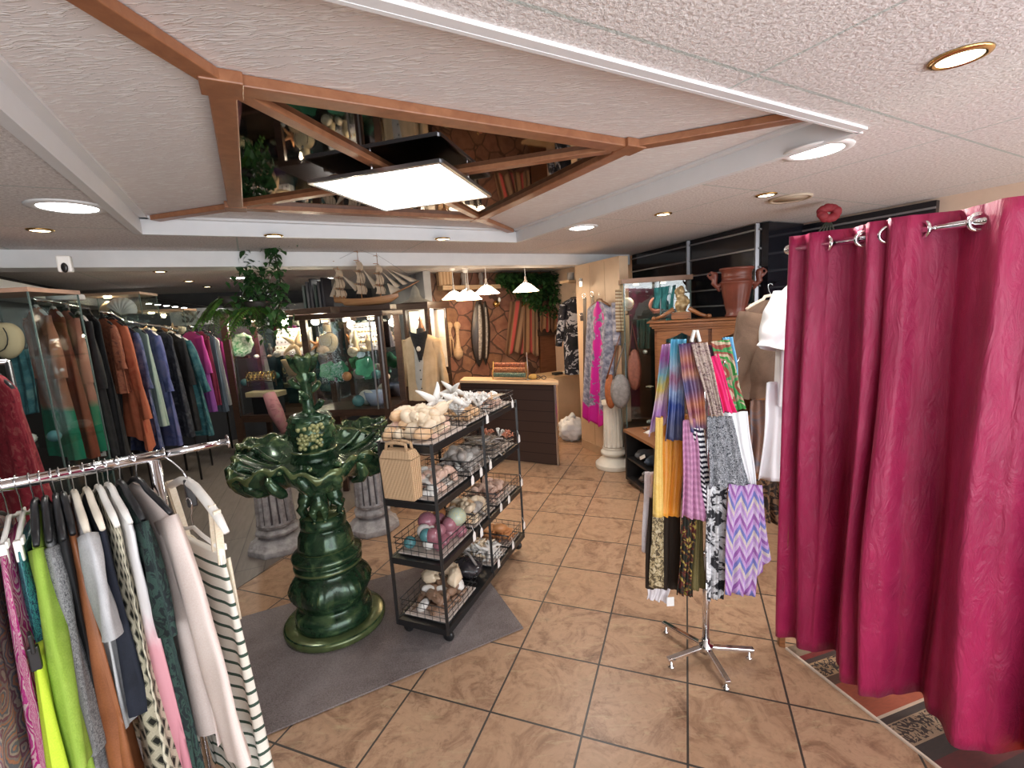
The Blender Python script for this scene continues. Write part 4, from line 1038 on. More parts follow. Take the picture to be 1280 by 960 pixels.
# ================================================================== SCARF STAND
sc_ = Vector((.85, 2.0, 0))
ss = thing('scarf_stand', 'chrome four legged scarf stand in front of the wooden cabinet', 'display stand', sc_)
MB().tube([sc_+Vector((0, 0, .06)), sc_+Vector((0, 0, .55))], .0165, 16).build('pole', m_chrome, ss)
MB().tube([sc_+Vector((0, 0, .54)), sc_+Vector((0, 0, 1.47))], .0115, 14).build('pole', m_chrome, ss)
MB().lathe([(.0, .045), (.034, .045), (.034, .085), (.018, .09), (.018, .11), (0, .11)], 20, sc_).build('hub', m_chrome, ss)
for ex, ey in ((1.071, 1.985), (.865, 1.80), (.650, 1.955), (.715, 2.215)):
    e = Vector((ex, ey, 0)); d = (e-sc_).normalized()
    l = MB(); l.box2(sc_+d*.015+Vector((0, 0, .066)), e+Vector((0, 0, .046)), .026, .018); l.build('leg', m_chrome, ss, bevel=.004)
    MB().lathe([(0, .001), (.015, .001), (.015, .008), (.006, .012), (.006, .03), (0, .036)], 14, e-d*.02).build('glide', m_chrome, ss)
for z, R_, n in ((1.425, .12, 6), (1.10, .10, 6), (.82, .10, 6)):
    for k in range(n):
        a = k*2*PI/n+.3+z; d = Vector((cos(a), sin(a), 0))
        MB().tube([sc_+Vector((0, 0, z)), sc_+d*R_*.6+Vector((0, 0, z+.004)), sc_+d*R_+Vector((0, 0, z+.012)), sc_+d*(R_+.01)+Vector((0, 0, z+.03))], .0035, 6).build('arm', m_chrome, ss)
def scarf(name, label, mat, tl, tr, bl, br, Yt, Yb=None, amp=.012, nf=3, solid=.004, top_amp=.5, cat='scarf', group=None, build=True, ph=None, mids=None, hem=0, uvs=1.0):
    """a hanging cloth: corners seen at these pixels, hung at distance Yt (top) .. Yb (hem), with vertical folds"""
    Yb = Yt if Yb is None else Yb; ph = rnd.random()*6 if ph is None else ph
    A, Bq, Cq, Dq = atY(*tl, Yt), atY(*tr, Yt), atY(*bl, Yb), atY(*br, Yb)
    mids = mids or []
    W = ((A-Bq).length+(Cq-Dq).length)/2; Hh = (A-Cq).length
    dirn = Vector((0, 1, 0))
    def f(u, v):
        p = lerp(lerp(A, Bq, u), lerp(Cq, Dq, u), v)
        k = amp*(top_amp+(1-top_amp)*v)
        p = p+dirn*(k*sin(nf*2*PI*u+ph+v*1.1)+k*.45*sin(nf*4.3*PI*u+2*ph))
        p.z += hem*v*sin(u*PI*nf*1.7+ph)
        p.x += .4*k*sin(v*5+ph+u*3)*min(1, v*3)
        return p
    mb = MB().grid(f, 36, 26, uvf=lambda u, v: (u*W*1.25*uvs, v*Hh*uvs))
    if not build: return mb
    return tag(mb.build(name, mat, solid=solid), label, cat, group)
c_multi = cloth_mat('multi_tiedye', 'band', [(0, (.55, .30, .55)), (.06, (.45, .12, .42)), (.14, (.25, .55, .62)), (.20, (.70, .55, .12)), (.26, (.62, .45, .55)), (.34, (.42, .20, .50)), (.42, (.60, .52, .62))], .14, rough=.5)
c_blue = cloth_mat('blue_tiedye', 'band', [(0, (.10, .38, .60)), (.06, (.16, .50, .68)), (.11, (.40, .52, .66)), (.17, (.36, .14, .24)), (.22, (.30, .40, .60)), (.28, (.03, .06, .26)), (.38, (.10, .11, .20)), (.46, (.05, .06, .14))], .12, rough=.35)
c_plaid = cloth_mat('orange_navy_plaid', 'plaid', [(.03, .04, .14), (.25, .10, .14), (.55, .20, .07), (.26, .05, .06), (.60, .28, .14), (.06, .06, .16)], 5.2, 3.2, rough=.35)
c_oran = cloth_mat('orange_silk', 'blot', [(.72, .26, .03), (.82, .36, .05), (.80, .22, .05)], 5, rough=.4)
c_lilac = cloth_mat('lilac_crochet', 'plaid', [(.44, .20, .34), (.55, .28, .44), (.36, .16, .28)], 38, 30)
c_zeb = cloth_mat('black_white_stripe', 'chevron', [(.80, .80, .82), (.015, .015, .03)], 44, 14)
c_beige = cloth_mat('beige_paisley', 'print', [(.10, .06, .07), (.36, .28, .25), (.50, .40, .34), (.22, .14, .15)], 55, dist=10)
c_plum = cloth_mat('plum_plain', 'plain', [(.09, .04, .08), (.14, .06, .11)], 8)
c_hot = cloth_mat('hot_pink', 'plain', [(.72, .02, .15), (.80, .04, .20)], 8)
c_gpais = cloth_mat('green_cream_paisley', 'paisley', [(.40, .28, .20), (.05, .26, .06), (.52, .42, .30), (.30, .08, .06), (.06, .30, .10)], 9, 2.2, dist=8)
c_sky = cloth_mat('sky_blue', 'plain', [(.16, .44, .72), (.20, .50, .78)], 8)
c_white = cloth_mat('white_cotton', 'plain', [(.76, .76, .78), (.82, .82, .84)], 8)
c_bw = cloth_mat('black_white_script', 'print', [(.03, .035, .045), (.04, .045, .055), (.34, .35, .38), (.06, .065, .075), (.42, .43, .46)], 70, dist=6)
c_dkb = cloth_mat('dark_brown_gold', 'band', [(0, (.035, .022, .015)), (.3, (.03, .02, .014))], .05)
c_bgold = cloth_mat('black_gold_floral', 'print', [(.012, .012, .010), (.015, .015, .012), (.02, .02, .012), (.10, .02, .015), (.32, .25, .06)], 24, dist=6)
c_bflow = cloth_mat('black_white_floral', 'print', [(.012, .012, .016), (.03, .03, .035), (.50, .50, .52), (.70, .70, .72)], 15, dist=5)
c_chev = cloth_mat('lilac_chevron', 'chevron', [(.38, .24, .48), (.50, .38, .55), (.26, .10, .32), (.44, .28, .52), (.15, .16, .42), (.52, .44, .42)], 7.0, 14)
c_olive = cloth_mat('olive_plain', 'plain', [(.10, .08, .03), (.16, .13, .05)], 10)
c_lace = cloth_mat('white_lace', 'plain', [(.66, .60, .62), (.78, .74, .76)], 40)
m_hgrey = m_hblack
SC = [
 ('multicoloured tie dyed scarf at the left of the chrome stand', c_multi, (827, 431), (842, 429), (812, 545), (832, 530), 2.04, 1.98),
 ('sky blue to navy tie dyed scarf on the stand', c_blue, (838, 424), (858, 424), (832, 550), (856, 551), 1.96, 1.93),
 ('navy and orange plaid silk scarf crossing the stand pole', c_plaid, (848, 430), (872, 428), (862, 540), (884, 536), 1.90, 1.86),
 ('orange silk scarf under the blue tie dyed one', c_oran, (822, 520), (858, 520), (818, 645), (852, 646), 1.99, 1.94),
 ('lilac crochet scarf hanging at the middle of the stand', c_lilac, (853, 526), (872, 522), (852, 645), (884, 652), 1.87, 1.84),
 ('narrow black and white striped scarf beside the lilac one', c_zeb, (866, 535), (878, 535), (882, 645), (892, 642), 1.86, 1.85),
 ('beige paisley scarf folded at the top of the stand', c_beige, (864, 430), (884, 428), (888, 520), (906, 520), 1.88, 1.83),
 ('plum scarf edge between the beige and hot pink scarves', c_plum, (880, 432), (894, 430), (902, 516), (916, 514), 1.92, 1.86),
 ('hot pink scarf wedge beside the green paisley scarf', c_hot, (884, 448), (898, 442), (904, 515), (921, 516), 1.89, 1.835),
 ('green and cream paisley scarf at the right of the stand', c_gpais, (888, 427), (912, 424), (912, 514), (934, 511), 1.90, 1.85),
 ('sky blue scarf edge behind the green paisley scarf', c_sky, (903, 422), (916, 421), (916, 470), (923, 468), 1.96, 1.92),
 ('plain white cotton scarf right of the black and white one', c_white, (900, 516), (934, 514), (926, 606), (943, 606), 1.90, 1.87),
 ('black and white script print scarf on the lower arms', c_bw, (883, 520), (915, 520), (886, 610), (938, 606), 1.85, 1.80),
 ('dark brown scarf with gold border at the lower left', c_dkb, (812, 622), (850, 630), (806, 735), (848, 737), 2.0, 1.97),
 ('black scarf with small gold flowers below the lilac one', c_bgold, (852, 628), (872, 634), (846, 742), (866, 746), 1.90, 1.88),
 ('olive edged scarf beside the gold flowered one', c_olive, (868, 640), (878, 640), (862, 738), (881, 736), 1.91, 1.87),
 ('black scarf with big white flowers on the lowest arms', c_bflow, (884, 606), (908, 604), (882, 750), (904, 748), 1.84, 1.83),
 ('lilac chevron scarf hanging lowest on the right', c_chev, (911, 605), (948, 606), (904, 742), (944, 745), 1.80, 1.79),
 ('second fold of the lilac chevron scarf further right', c_chev, (936, 606), (953, 607), (940, 728), (962, 700), 1.86, 1.86),
]
for (lb, mt, a, b, c, d, yt, yb) in SC: scarf('scarf', lb, mt, a, b, c, d, yt, yb, amp=.010, nf=1.6 if abs(a[0]-b[0]) < 18 else 2.4, hem=.004)
scarf('scarf', 'white lace hem scarf showing below the dark brown one', c_lace, (809, 728), (838, 730), (808, 748), (832, 752), 2.01, 2.0)
scarf('scarf', 'pale grey scarf hanging behind at the far left of the stand', c_lace, (806, 590), (817, 590), (803, 690), (813, 692), 2.03, 2.02, amp=.006, nf=1)
scarf('scarf', 'brown scarf border with gold sequins beside the dark brown one', cloth_mat('gold_sequin_border', 'print', [(.05, .035, .02), (.09, .065, .035), (.36, .28, .15), (.50, .42, .28)], 45, rough=.4), (816, 645), (830, 645), (812, 734), (830, 736), 1.955, 1.94, amp=.006, nf=1)
scarf('scarf', 'yellow bordered edge of the orange scarf at the left of the stand', cloth_mat('yellow_border', 'blot', [(.66, .42, .10), (.74, .52, .18)], 30), (820, 522), (829, 522), (817, 646), (829, 647), 1.95, 1.90, amp=.006, nf=1)
t = MB(); q = atY(838, 752, 1.97); t.box(q, (.034, .002, .045)); tag(t.build('price_tag', m_paper), 'white price tag under the dark brown scarf', 'price tag')
for i, (x, y, lb) in enumerate(((866, 420, 'white plastic clip at the top of the stand'), (873, 420, 'second white clip touching the stand pole top'))):
    t = MB(); q = atY(x, y, 1.90); t.box(q, (.012, .014, .05), .3, Matrix.Rotation(.25*(-1)**i, 3, 'Y')); tag(t.build('scarf_clip', m_hwhite, bevel=.003), lb, 'clip')
# ================================================================== WHITE BLOUSE AND BROWN SHEER SHIRT BESIDE THE CURTAIN
c_shirtw = cloth_mat('white_blouse', 'plain', [(.80, .81, .85), (.86, .87, .90)], 6)
pb = Vector((1.53, 2.42, 1.80))
hr = MB().tube([Vector((1.40, 2.16, 1.815)), Vector((1.53, 2.42, 1.815)), Vector((1.74, 2.90, 1.815)), Vector((2.3, 4.03, 1.815))], .009, 10)
tag(hr.build('hanging_rod', m_chrome), 'thin chrome rod behind the curtain edge carrying the white blouse', 'rod')
T0 = atY(975, 352, 2.45)
mb = MB(); Tm = loc_m(T0+Vector((.16, .06, .06)), D(-158))
gbody(mb, Tm, .66, .17, .17, .045, .06, .06, .012, 4, 1.0)
for sx in (-1, 1): gsleeve(mb, Tm, sx, .17, .06, .27, .055, .07, .088, .05, 1.5)
tag(mb.build('blouse', c_shirtw), 'white short sleeved blouse hanging beside the curtain edge', 'blouse')
hanger(T0+Vector((.16, .06, .075)), D(-158), m_hwhite, 'white hanger inside the white blouse by the curtain', w=.15, drop=.06)
scarf('trousers', 'white trousers hanging under the white blouse', c_shirtw, (957, 478), (988, 476), (949, 600), (984, 601), 2.46, 2.44, amp=.02, nf=1.2, cat='trousers')
c_sheer = cloth_mat('brown_chiffon', 'blot', [(.13, .085, .06), (.20, .13, .095), (.26, .17, .12)], 5, alpha=.86)
Ts = atY(955, 375, 2.85)
mb = MB(); Tm = loc_m(Ts+Vector((.06, .04, .06)), D(-172))
gbody(mb, Tm, .60, .17, .19, .05, .06, .06, .014, 5, 2.0)
for sx in (-1, 1): gsleeve(mb, Tm, sx, .17, .06, .52, .05, .075, .07, .05, .5)
tag(mb.build('blouse', c_sheer), 'sheer brown long sleeved blouse behind the white one', 'blouse')
c_rose = cloth_mat('rose_print', 'blot', [(.22, .13, .09), (.34, .20, .15), (.20, .20, .24), (.36, .27, .20)], 7, alpha=.92)
scarf('skirt', 'rose brown printed skirt under the sheer brown blouse', c_rose, (936, 500), (974, 500), (934, 585), (968, 600), 2.92, 2.9, amp=.03, nf=2, cat='skirt')
hanger(Ts+Vector((.06, .04, .075)), D(-172), m_hcream, 'clear padded hanger inside the sheer brown blouse', w=.16, drop=.06)
c_blk = cloth_mat('black_brown_baroque', 'print', [(.015, .012, .010), (.03, .02, .015), (.20, .11, .06)], 16, dist=5)
scarf('shawl', 'black and brown patterned shawl low beside the curtain post', c_blk, (946, 600), (984, 600), (950, 650), (982, 660), 2.75, 2.75, amp=.02, nf=2, cat='shawl')
fl_ = atY(1036, 272, 3.25); fp = thing('artificial_flower', 'dark red artificial flower on the slat wall above the curtain', 'flower', fl_)
m_ = MB(); q_ = MB()
for k in range(14): leaf_a = k*2.4; m_.ell(fl_+Vector((.05*cos(leaf_a), .03*sin(leaf_a*1.3), .03+.035*sin(leaf_a))), (.035, .02, .028))
m_.build('petals', M('dark_red_petal', (.22, .012, .02), .7), fp)
for k in range(5): q_.tube([fl_, fl_+Vector((.03*k-.06, .02, -.10)), fl_+Vector((.06*k-.12, .03, -.2-.02*k))], .006, 6)
q_.build('stems', M('dark_stem', (.02, .025, .015), .6), fp)
# ================================================================== WOODEN CABINET, FIGURINE, URN
wcx = Vector((1.28, 4.10, 0)); wd = Vector((.93, -.36, 0)).normalized()     # front face direction
wn = Vector((wd.y, -wd.x, 0))                                              # towards the camera
if wn.y > 0: wn = -wn
wr = math.atan2(wd.y, wd.x); WW, WD_, WH = .90, .30, 1.555
def wp(u, v, z): return wcx+wd*u-wn*v+Vector((0, 0, z))
wcab = thing('wooden_cabinet', 'brown wooden display cabinet with carved arched doors behind the scarf stand', 'cabinet', wp(WW/2, WD_/2, 0), wr)
b = MB()
for (u0, u1, v0, v1, z0, z1) in ((0, WW, .02, WD_, 0, .62), (0, .03, .02, WD_, .62, 1.47), (WW-.03, WW, .02, WD_, .62, 1.47), (0, WW, WD_-.02, WD_, .62, 1.47), (WW/2-.02, WW/2+.02, .02, .05, .62, 1.47)):
    b.box(wp((u0+u1)/2, (v0+v1)/2, (z0+z1)/2), (u1-u0, v1-v0, z1-z0), wr)
b.build('body', m_wood, wcab)
b = MB()
for dz, dw, th in ((1.475, .0, .02), (1.495, .02, .02), (1.515, .04, .025), (1.540, .06, .018)): b.box(wp(WW/2, WD_/2-.02, dz), (WW+dw*2, WD_+dw, th), wr)
b.build('cornice', m_wood, wcab, bevel=.004)
for k in (0, 1):
    u0, u1 = (.02, WW/2-.015) if k == 0 else (WW/2+.015, WW-.02)
    dr = MB()
    n = 24; outer = [(u0, .64), (u1, .64), (u1, 1.465), (u0, 1.465)]
    # frame with a scalloped arch at the top
    a0, a1, zb, zt = u0+.075, u1-.075, .72, 1.385
    def arch(t): return zt+.055*sin(t*PI)**.8-.02*abs(sin(2*t*PI))
    for (p, q) in (((u0, .64), (a0, 1.465)), ((a1, .64), (u1, 1.465)), ((a0, .64), (a1, zb))):
        dr.box(wp((p[0]+q[0])/2, .005, (p[1]+q[1])/2), (q[0]-p[0], .03, q[1]-p[1]), wr)
    for i in range(n):
        t0, t1 = i/n, (i+1)/n; ua, ub = lerp(a0, a1, t0), lerp(a0, a1, t1)
        pts = [(ua, arch(t0)), (ub, arch(t1)), (ub, 1.465), (ua, 1.465)]
        f_ = [wp(u, -.010, z) for u, z in pts]+[wp(u, .020, z) for u, z in pts]
        dr.add(f_, [(0, 1, 2, 3), (7, 6, 5, 4), (0, 4, 5, 1), (3, 2, 6, 7)], None, False)
    d = dr.build('door', m_wood, wcab)
    MB().box(wp((a0+a1)/2, .012, 1.05), (a1-a0+.02, .004, .75), wr).build('pane', m_glass, d)
for z in (.95, 1.22): MB().box(wp(WW/2, WD_/2, z), (WW-.07, WD_-.06, .008), wr).build('shelf', m_glass, wcab)
pdm = MB(); pc_ = .22                                         # broken pediment at the left half
for s in (-1, 1):
    pdm.tube([wp(pc_+s*.22, .05, 1.565), wp(pc_+s*.15, .05, 1.59), wp(pc_+s*.06, .05, 1.645)], [.014, .017, .020], 10)
    pdm.ell(wp(pc_+s*.225, .04, 1.572), (.02, .02, .018))
pdm.box(wp(pc_, .07, 1.585), (.16, .03, .06), wr); pdm.build('pediment', m_wood, wcab)
m_fig = M('mottled_gold', (.30, .21, .10), .4, .3, var=.5, vs=40)
fg = thing('figurine', 'mottled gold seated figurine on the cabinet pediment', 'figurine', wp(.22, .10, 1.549))
f = MB(); C0 = wp(.22, .10, 1.549)
f.box(C0+Vector((0, 0, .035)), (.10, .07, .07), wr); f.ell(C0+Vector((0, 0, .125)), (.055, .045, .06)); f.ell(C0+Vector((0, 0, .19)), (.042, .036, .04)); f.ell(C0+Vector((0, -.01, .245)), (.03, .03, .034))
f.tube([C0+Vector((-.035, 0, .20)), C0+Vector((-.052, -.01, .25)), C0+Vector((-.03, -.02, .28))], .012, 8); f.tube([C0+Vector((.04, 0, .2)), C0+Vector((.06, -.03, .15)), C0+Vector((.03, -.045, .12))], .012, 8)
f.tube([C0+Vector((-.02, 0, .27)), C0+Vector((0, 0, .288)), C0+Vector((.022, 0, .27))], .012, 8)
f.build('body', m_fig, fg, remesh=.007)
m_terra = M('terracotta_dark', (.17, .045, .028), .38, var=.3, vs=8)
uc = wp(.66, .15, 1.550)
ur = thing('urn', 'tall terracotta urn with figure handles on top of the wooden cabinet', 'urn', uc)
MB().lathe([(0, 0), (.085, 0), (.088, .015), (.075, .03), (.085, .08), (.105, .18), (.122, .26), (.128, .285), (.132, .29), (.128, .297), (.118, .30), (.115, .33), (.120, .335), (.116, .345), (.118, .375), (.130, .39), (.138, .40), (.132, .41), (.105, .405), (.10, .38)], 64, uc, mod=lambda a, r, z: (r*(1+.02*cos(16*a)*(1 if .04 < z < .25 else 0)), z)).build('body', m_terra, ur)
for s in (-1, 1):
    h_ = MB(); P = lambda x, z, y=0: uc+wd*(s*x)+wn*y+Vector((0, 0, z))
    h_.tube([P(.115, .28), P(.15, .26), P(.175, .29), P(.165, .34), P(.185, .375), P(.20, .395)], [.018, .022, .026, .024, .016, .010], 10)
    h_.ell(P(.17, .36), (.028, .028, .03)); h_.tube([P(.165, .33), P(.20, .33), P(.225, .36), P(.215, .385)], [.012, .012, .010, .006], 8); h_.tube([P(.15, .27), P(.14, .24), P(.125, .22)], [.02, .016, .010], 8)
    h_.build('handle', m_terra, ur, remesh=.007)
c_tealf = cloth_mat('teal_silk', 'blot', [(.02, .12, .12), (.05, .24, .24), (.015, .06, .07)], 7)
scarf('shawl', 'teal silk shawl draped inside the left door of the wooden cabinet', c_tealf, (832, 398), (862, 398), (832, 428), (858, 428), 4.13, 4.13, amp=.02, nf=3, cat='shawl')
vz = MB(); q = wp(.68, .16, .955); vz.lathe([(0, 0), (.06, 0), (.085, .10), (.10, .22), (.075, .30), (.09, .33), (.06, .33)], 32, q); tag(vz.build('vase', m_terra), 'terracotta vase inside the right door of the wooden cabinet', 'vase')
# ================================================================== GLASS TOWER BEHIND THE DARK BOX
gO = Vector((1.13, 4.55, 0)); gd = Vector((.93, -.10, 0)).normalized(); gn = Vector((gd.y, -gd.x, 0)); gr = math.atan2(gd.y, gd.x)
if gn.y > 0: gn = -gn
GW, GD, GH = .62, .42, 1.93
def gp(u, v, z): return gO+gd*u-gn*v+Vector((0, 0, z))
gt = thing('glass_showcase', 'tall glass showcase with a wooden top between the pillar and wooden cabinet', 'showcase', gp(GW/2, GD/2, 0), gr)
MB().box(gp(GW/2, GD/2, .24), (GW, GD, .48), gr).build('base', m_darkwood, gt)
MB().box(gp(GW/2, GD/2, GH), (GW+.04, GD+.04, .045), gr).build('top', M('showcase_top', (.26, .15, .10), .5), gt)
MB().box(gp(GW/2, GD-.006, 1.2), (GW, .012, 1.44), gr).build('back_panel', M('showcase_back', (.03, .035, .035), .15), gt)
for (c, d) in ((gp(GW/2, 0, 1.2), (GW, .006, 1.42)), (gp(0, GD/2, 1.2), (.006, GD, 1.42)), (gp(GW, GD/2, 1.2), (.006, GD, 1.42))): MB().box(c, d, gr).build('glass_pane', m_glass, gt)
for u in (0, GW, GW/2+.03):
    MB().box2(gp(u, -.004, .48), gp(u, -.004, GH-.02), .010, .010).build('edge_strip', M('green_glass_edge', (.10, .14, .13), .15), gt)
for z in (.86, 1.20, 1.60): MB().box(gp(GW/2, GD/2, z), (GW-.02, GD-.03, .008), gr).build('glass_shelf', m_glass, gt)
for k, (u, z) in enumerate(((.08, 1.905), (.34, 1.905))):
    MB().lathe([(0, z-.012), (.022, z-.012), (.026, z)], 18, gp(u+.06, .15, 0)).build('spotlight', m_halo, gt)
    d = bpy.data.lights.new('showcase_light', 'SPOT'); d.energy = 4; d.color = (1, .9, .75); d.spot_size = 2.0; d.shadow_soft_size = .03
    l = bpy.data.objects.new('showcase_light', d); l.location = gp(u+.06, .15, z-.02); COL.objects.link(l)
# things in the tower
m_cer = M('cream_ceramic', (.72, .66, .55), .4)
def lampshade_bust(p, col, name, lb, cat, s=1):
    t = thing(name, lb, cat, p)
    MB().lathe([(0, 0), (.04*s, 0), (.042*s, .01*s), (.012*s, .02*s), (.012*s, .06*s), (0, .062*s)], 20, p).build('foot', m_darkwood, t)
    MB().ell(p+Vector((0, 0, .16*s)), (.075*s, .05*s, .11*s), None, 20, 14, lambda t_, a: 1-.35*max(0, cos(t_))).build('form', col, t)
    MB().tube([p+Vector((.06*s*sin(a), -.055*s, .16*s-.075*s*cos(a)*1.0)) for a in [-2.2+.4*i for i in range(12)]], .003*s, 6).build('necklace', m_gold, t)
    return t
lampshade_bust(gp(.06, .15, 1.605), m_cer, 'necklace_bust', 'small pale necklace bust on the top shelf of the right showcase', 'display bust', .75)
q = gp(.34, .18, 1.604); d = MB(); d.lathe([(.055, 0), (.078, .002), (.08, .008), (.05, .01), (.05, .0)], 32, q+Vector((0, 0, .085)), m=Matrix.Rotation(PI/2, 3, 'X')); d.box(q+Vector((0, .01, .008)), (.06, .04, .012)); tag(d.build('bead_ring', M('coral_pink', (.6, .2, .14), .4)), 'coral red bead ring standing in the right showcase', 'bracelet')
rd = MB().lathe([(0, 0), (.045, 0), (.05, .02), (.035, .10), (.05, .20), (.04, .27), (.02, .30), (.028, .33), (0, .35)], 24, gp(.12, .2, .865)); tag(rd.build('statuette', M('red_brown_clay', (.28, .08, .05), .5)), 'red brown statuette on the middle shelf of the right showcase', 'statuette')
for i, (u, v, z) in enumerate(((.25, .12, .866), (.42, .2, .866), (.48, .14, 1.206), (.22, .16, 1.206), (.5, .2, .485), (.25, .15, .485))):
    kk = ('murex', 'white') if i % 2 else ('scallop', 'cream'); shell(*kk, gp(u, v, z), .055, (0, 0, i), ('white murex shell lying on a right showcase shelf', 'cream scallop shell lying on a right showcase shelf')[0 if i % 2 else 1], 'shells in the right showcase')
scarf('scarf', 'teal scarf hanging inside the right half of the showcase', c_tealf, (818, 360), (845, 356), (816, 385), (842, 388), 4.50, 4.50, amp=.02, nf=3)
scarf('scarf', 'dark green scarf hanging low inside the showcase', cloth_mat('dark_green_silk', 'blot', [(.01, .05, .045), (.03, .12, .10)], 7), (796, 400), (812, 398), (796, 436), (812, 436), 4.72, 4.72, amp=.015, nf=2)
# white fluted column, dark cube, bags
column('white_column', 'white fluted column pedestal in front of the cream pillar', (1.045, 4.80), .72, .105, .175, M('ivory_plaster', (.74, .68, .58), .55, var=.06))
bx_ = thing('display_cube', 'dark open cube shelf with a wooden top beside the white column', 'cube shelf', (1.20, 4.10, 0))
f0, f1 = Vector((1.055, 4.34, 0)), Vector((1.165, 3.76, 0)); fd = (f1-f0).normalized(); fn_ = Vector((-fd.y, fd.x, 0))
if fn_.x < 0: fn_ = -fn_
FLn = (f1-f0).length; fr_ = math.atan2(fd.y, fd.x)
def bp_(u, v, z): return f0+fd*u+fn_*v+Vector((0, 0, z))
b = MB()
for (u0, u1, v0, v1, z0, z1) in ((0, .03, 0, .30, .03, .5), (FLn-.03, FLn, 0, .30, .03, .5), (0, FLn, .40, .30, .03, .5), (0, FLn, 0, .30, .03, .06), (.03, FLn-.03, .01, .28, .24, .258)):
    b.box(bp_((u0+u1)/2, (v0+v1)/2, (z0+z1)/2), (u1-u0, v1-v0, z1-z0), fr_)
b.build('carcass', M('cube_black', (.02, .018, .018), .4), bx_)
MB().box(bp_(FLn/2, .15, .515), (FLn+.03, .32, .03), fr_).build('top', wood('cube_top_wood', (.22, .09, .04), (.36, .17, .08), .35), bx_, bevel=.004)
for u, v in ((.05, .05), (FLn-.05, .05), (.05, .25), (FLn-.05, .25)): MB().ell(bp_(u, v, .016), (.016, .016, .015)).build('caster', m_blackp, bx_)
for i, (u, z, col, lb) in enumerate(((.16, .262, (.10, .10, .11), 'grey folded bag on the upper level of the dark cube'), (.36, .262, (.05, .07, .11), 'navy folded bag on the upper level of the dark cube'), (.26, .062, (.12, .09, .075), 'brown folded bag at the bottom of the dark cube'))):
    m_ = MB().ell(bp_(u, .145, z+.045), (.085, .12, .045), Matrix.Rotation(fr_, 3, 'Z'), 20, 10, lambda t, a: 1+.09*sin(4*a+i)+.05*sin(9*t))
    tag(m_.build('folded_bag', M('bag_cloth_%d' % i, col, .7)), lb, 'bag')
t = MB(); t.box(bp_(.30, .03, .335), (.11, .004, .03), fr_, Matrix.Rotation(fr_, 3, 'Z') @ Matrix.Rotation(-.5, 3, 'Y')); tag(t.build('price_tag', m_paper), 'white paper label strip on the bags in the dark cube', 'label')
shell('spiral', 'white', bp_(.22, .12, .533), .05, (0, 0, 1), 'small white spiral shell on the wooden top of the cube', None)
shell('cowrie', 'brown', bp_(.1, .16, .533), .04, (0, 0, 1), 'small brown shell on the wooden top of the cube', None)
shell('cowrie', 'grey', bp_(.42, .12, .533), .045, (0, 0, 1), 'small grey shell at the near end of the cube top', None)
cl_ = MB(); q = atz(806, 606, .0); cl_.box(q+Vector((0, 0, .05)), (.05, .03, .10), .3); cl_.ell(q+Vector((0, 0, .11)), (.026, .018, .018)); tag(cl_.build('plug_adapter', m_white, bevel=.006), 'small white plug block on the floor beside the dark cube', 'plug')
# ================================================================== ON THE CREAM PILLAR
def onpil(px, py, off=.02):
    n = bX; p0 = B(3.32-off, 4, 0); d = ray(px, py); return EYE+d*((p0-EYE).dot(n)/d.dot(n))
c_kaf = cloth_mat('grey_magenta_tiedye', 'band', [(0, (.22, .22, .30)), (.1, (.30, .30, .38))], .1)
def mat_kaftan():
    t = NT('kaftan_tiedye'); uv = t.tc.outputs['UV']; sp = t.n('ShaderNodeSeparateXYZ'); t.l(uv, sp.inputs[0])
    n = t.noise(uv, 9, 5, .65, .8).outputs[0]; n2 = t.noise(uv, 22, 4).outputs[0]
    c = t.ramp(n2, [(.32, (.10, .10, .15)), (.5, (.24, .25, .33)), (.68, (.50, .48, .55))])
    cen = t.math('ABSOLUTE', t.math('SUBTRACT', sp.outputs[0], .24))
    w = t.math('ADD', cen, t.math('MULTIPLY', t.math('SUBTRACT', n, .5), .45))
    m = t.math('LESS_THAN', w, .045); lo = t.math('GREATER_THAN', t.math('ADD', sp.outputs[1], t.math('MULTIPLY', n, .35)), 1.22)
    c = t.mix(t.math('MAXIMUM', m, lo), c, (.62, .01, .30)); return t.done(c, .6)
kt = [onpil(738, 375), onpil(771, 378), onpil(733, 520), onpil(768, 532)]
mb = MB()
def kf(u, v):
    w0, w1 = lerp(.30 if v < .04 else .02, 0, min(1, v/.06)) , 0
    sh_ = (u-.5)*(1 if v > .07 else .25+.75*(v/.07)**.6)+.5
    p = lerp(lerp(kt[0], kt[1], sh_), lerp(kt[2], kt[3], sh_), v)
    p = p-bX*(.035+.022*sin(u*17+v*2)*(.3+v)+.04*sin(u*PI)); p.z += -.05*v*abs(sin(u*PI*2.5))
    return p
mb.grid(kf, 40, 40, uvf=lambda u, v: (u*.48, v*1.2))
km_ = mat_kaftan()
def ksl(u, v):
    p = lerp(kt[1], lerp(kt[1], kt[3], .33), v)+bY*(-.035+.02*u*0-.10*v*.4)
    a = 2*PI*u; return p-bX*(.05+.03*sin(a))+bY*(.05*cos(a))
mb.grid(ksl, 14, 10, closed=True, uvf=lambda u, v: (u*.1+.4, v*.4))
tag(mb.build('kaftan', km_, solid=.003), 'long grey and magenta tie dyed kaftan hanging on the cream pillar', 'kaftan')
hanger((kt[0]+kt[1])/2-bX*.05+Vector((0, 0, .06)), BA+PI/2, m_hbrown, 'brown hanger holding the tie dyed kaftan on the pillar', w=.16, drop=.05)
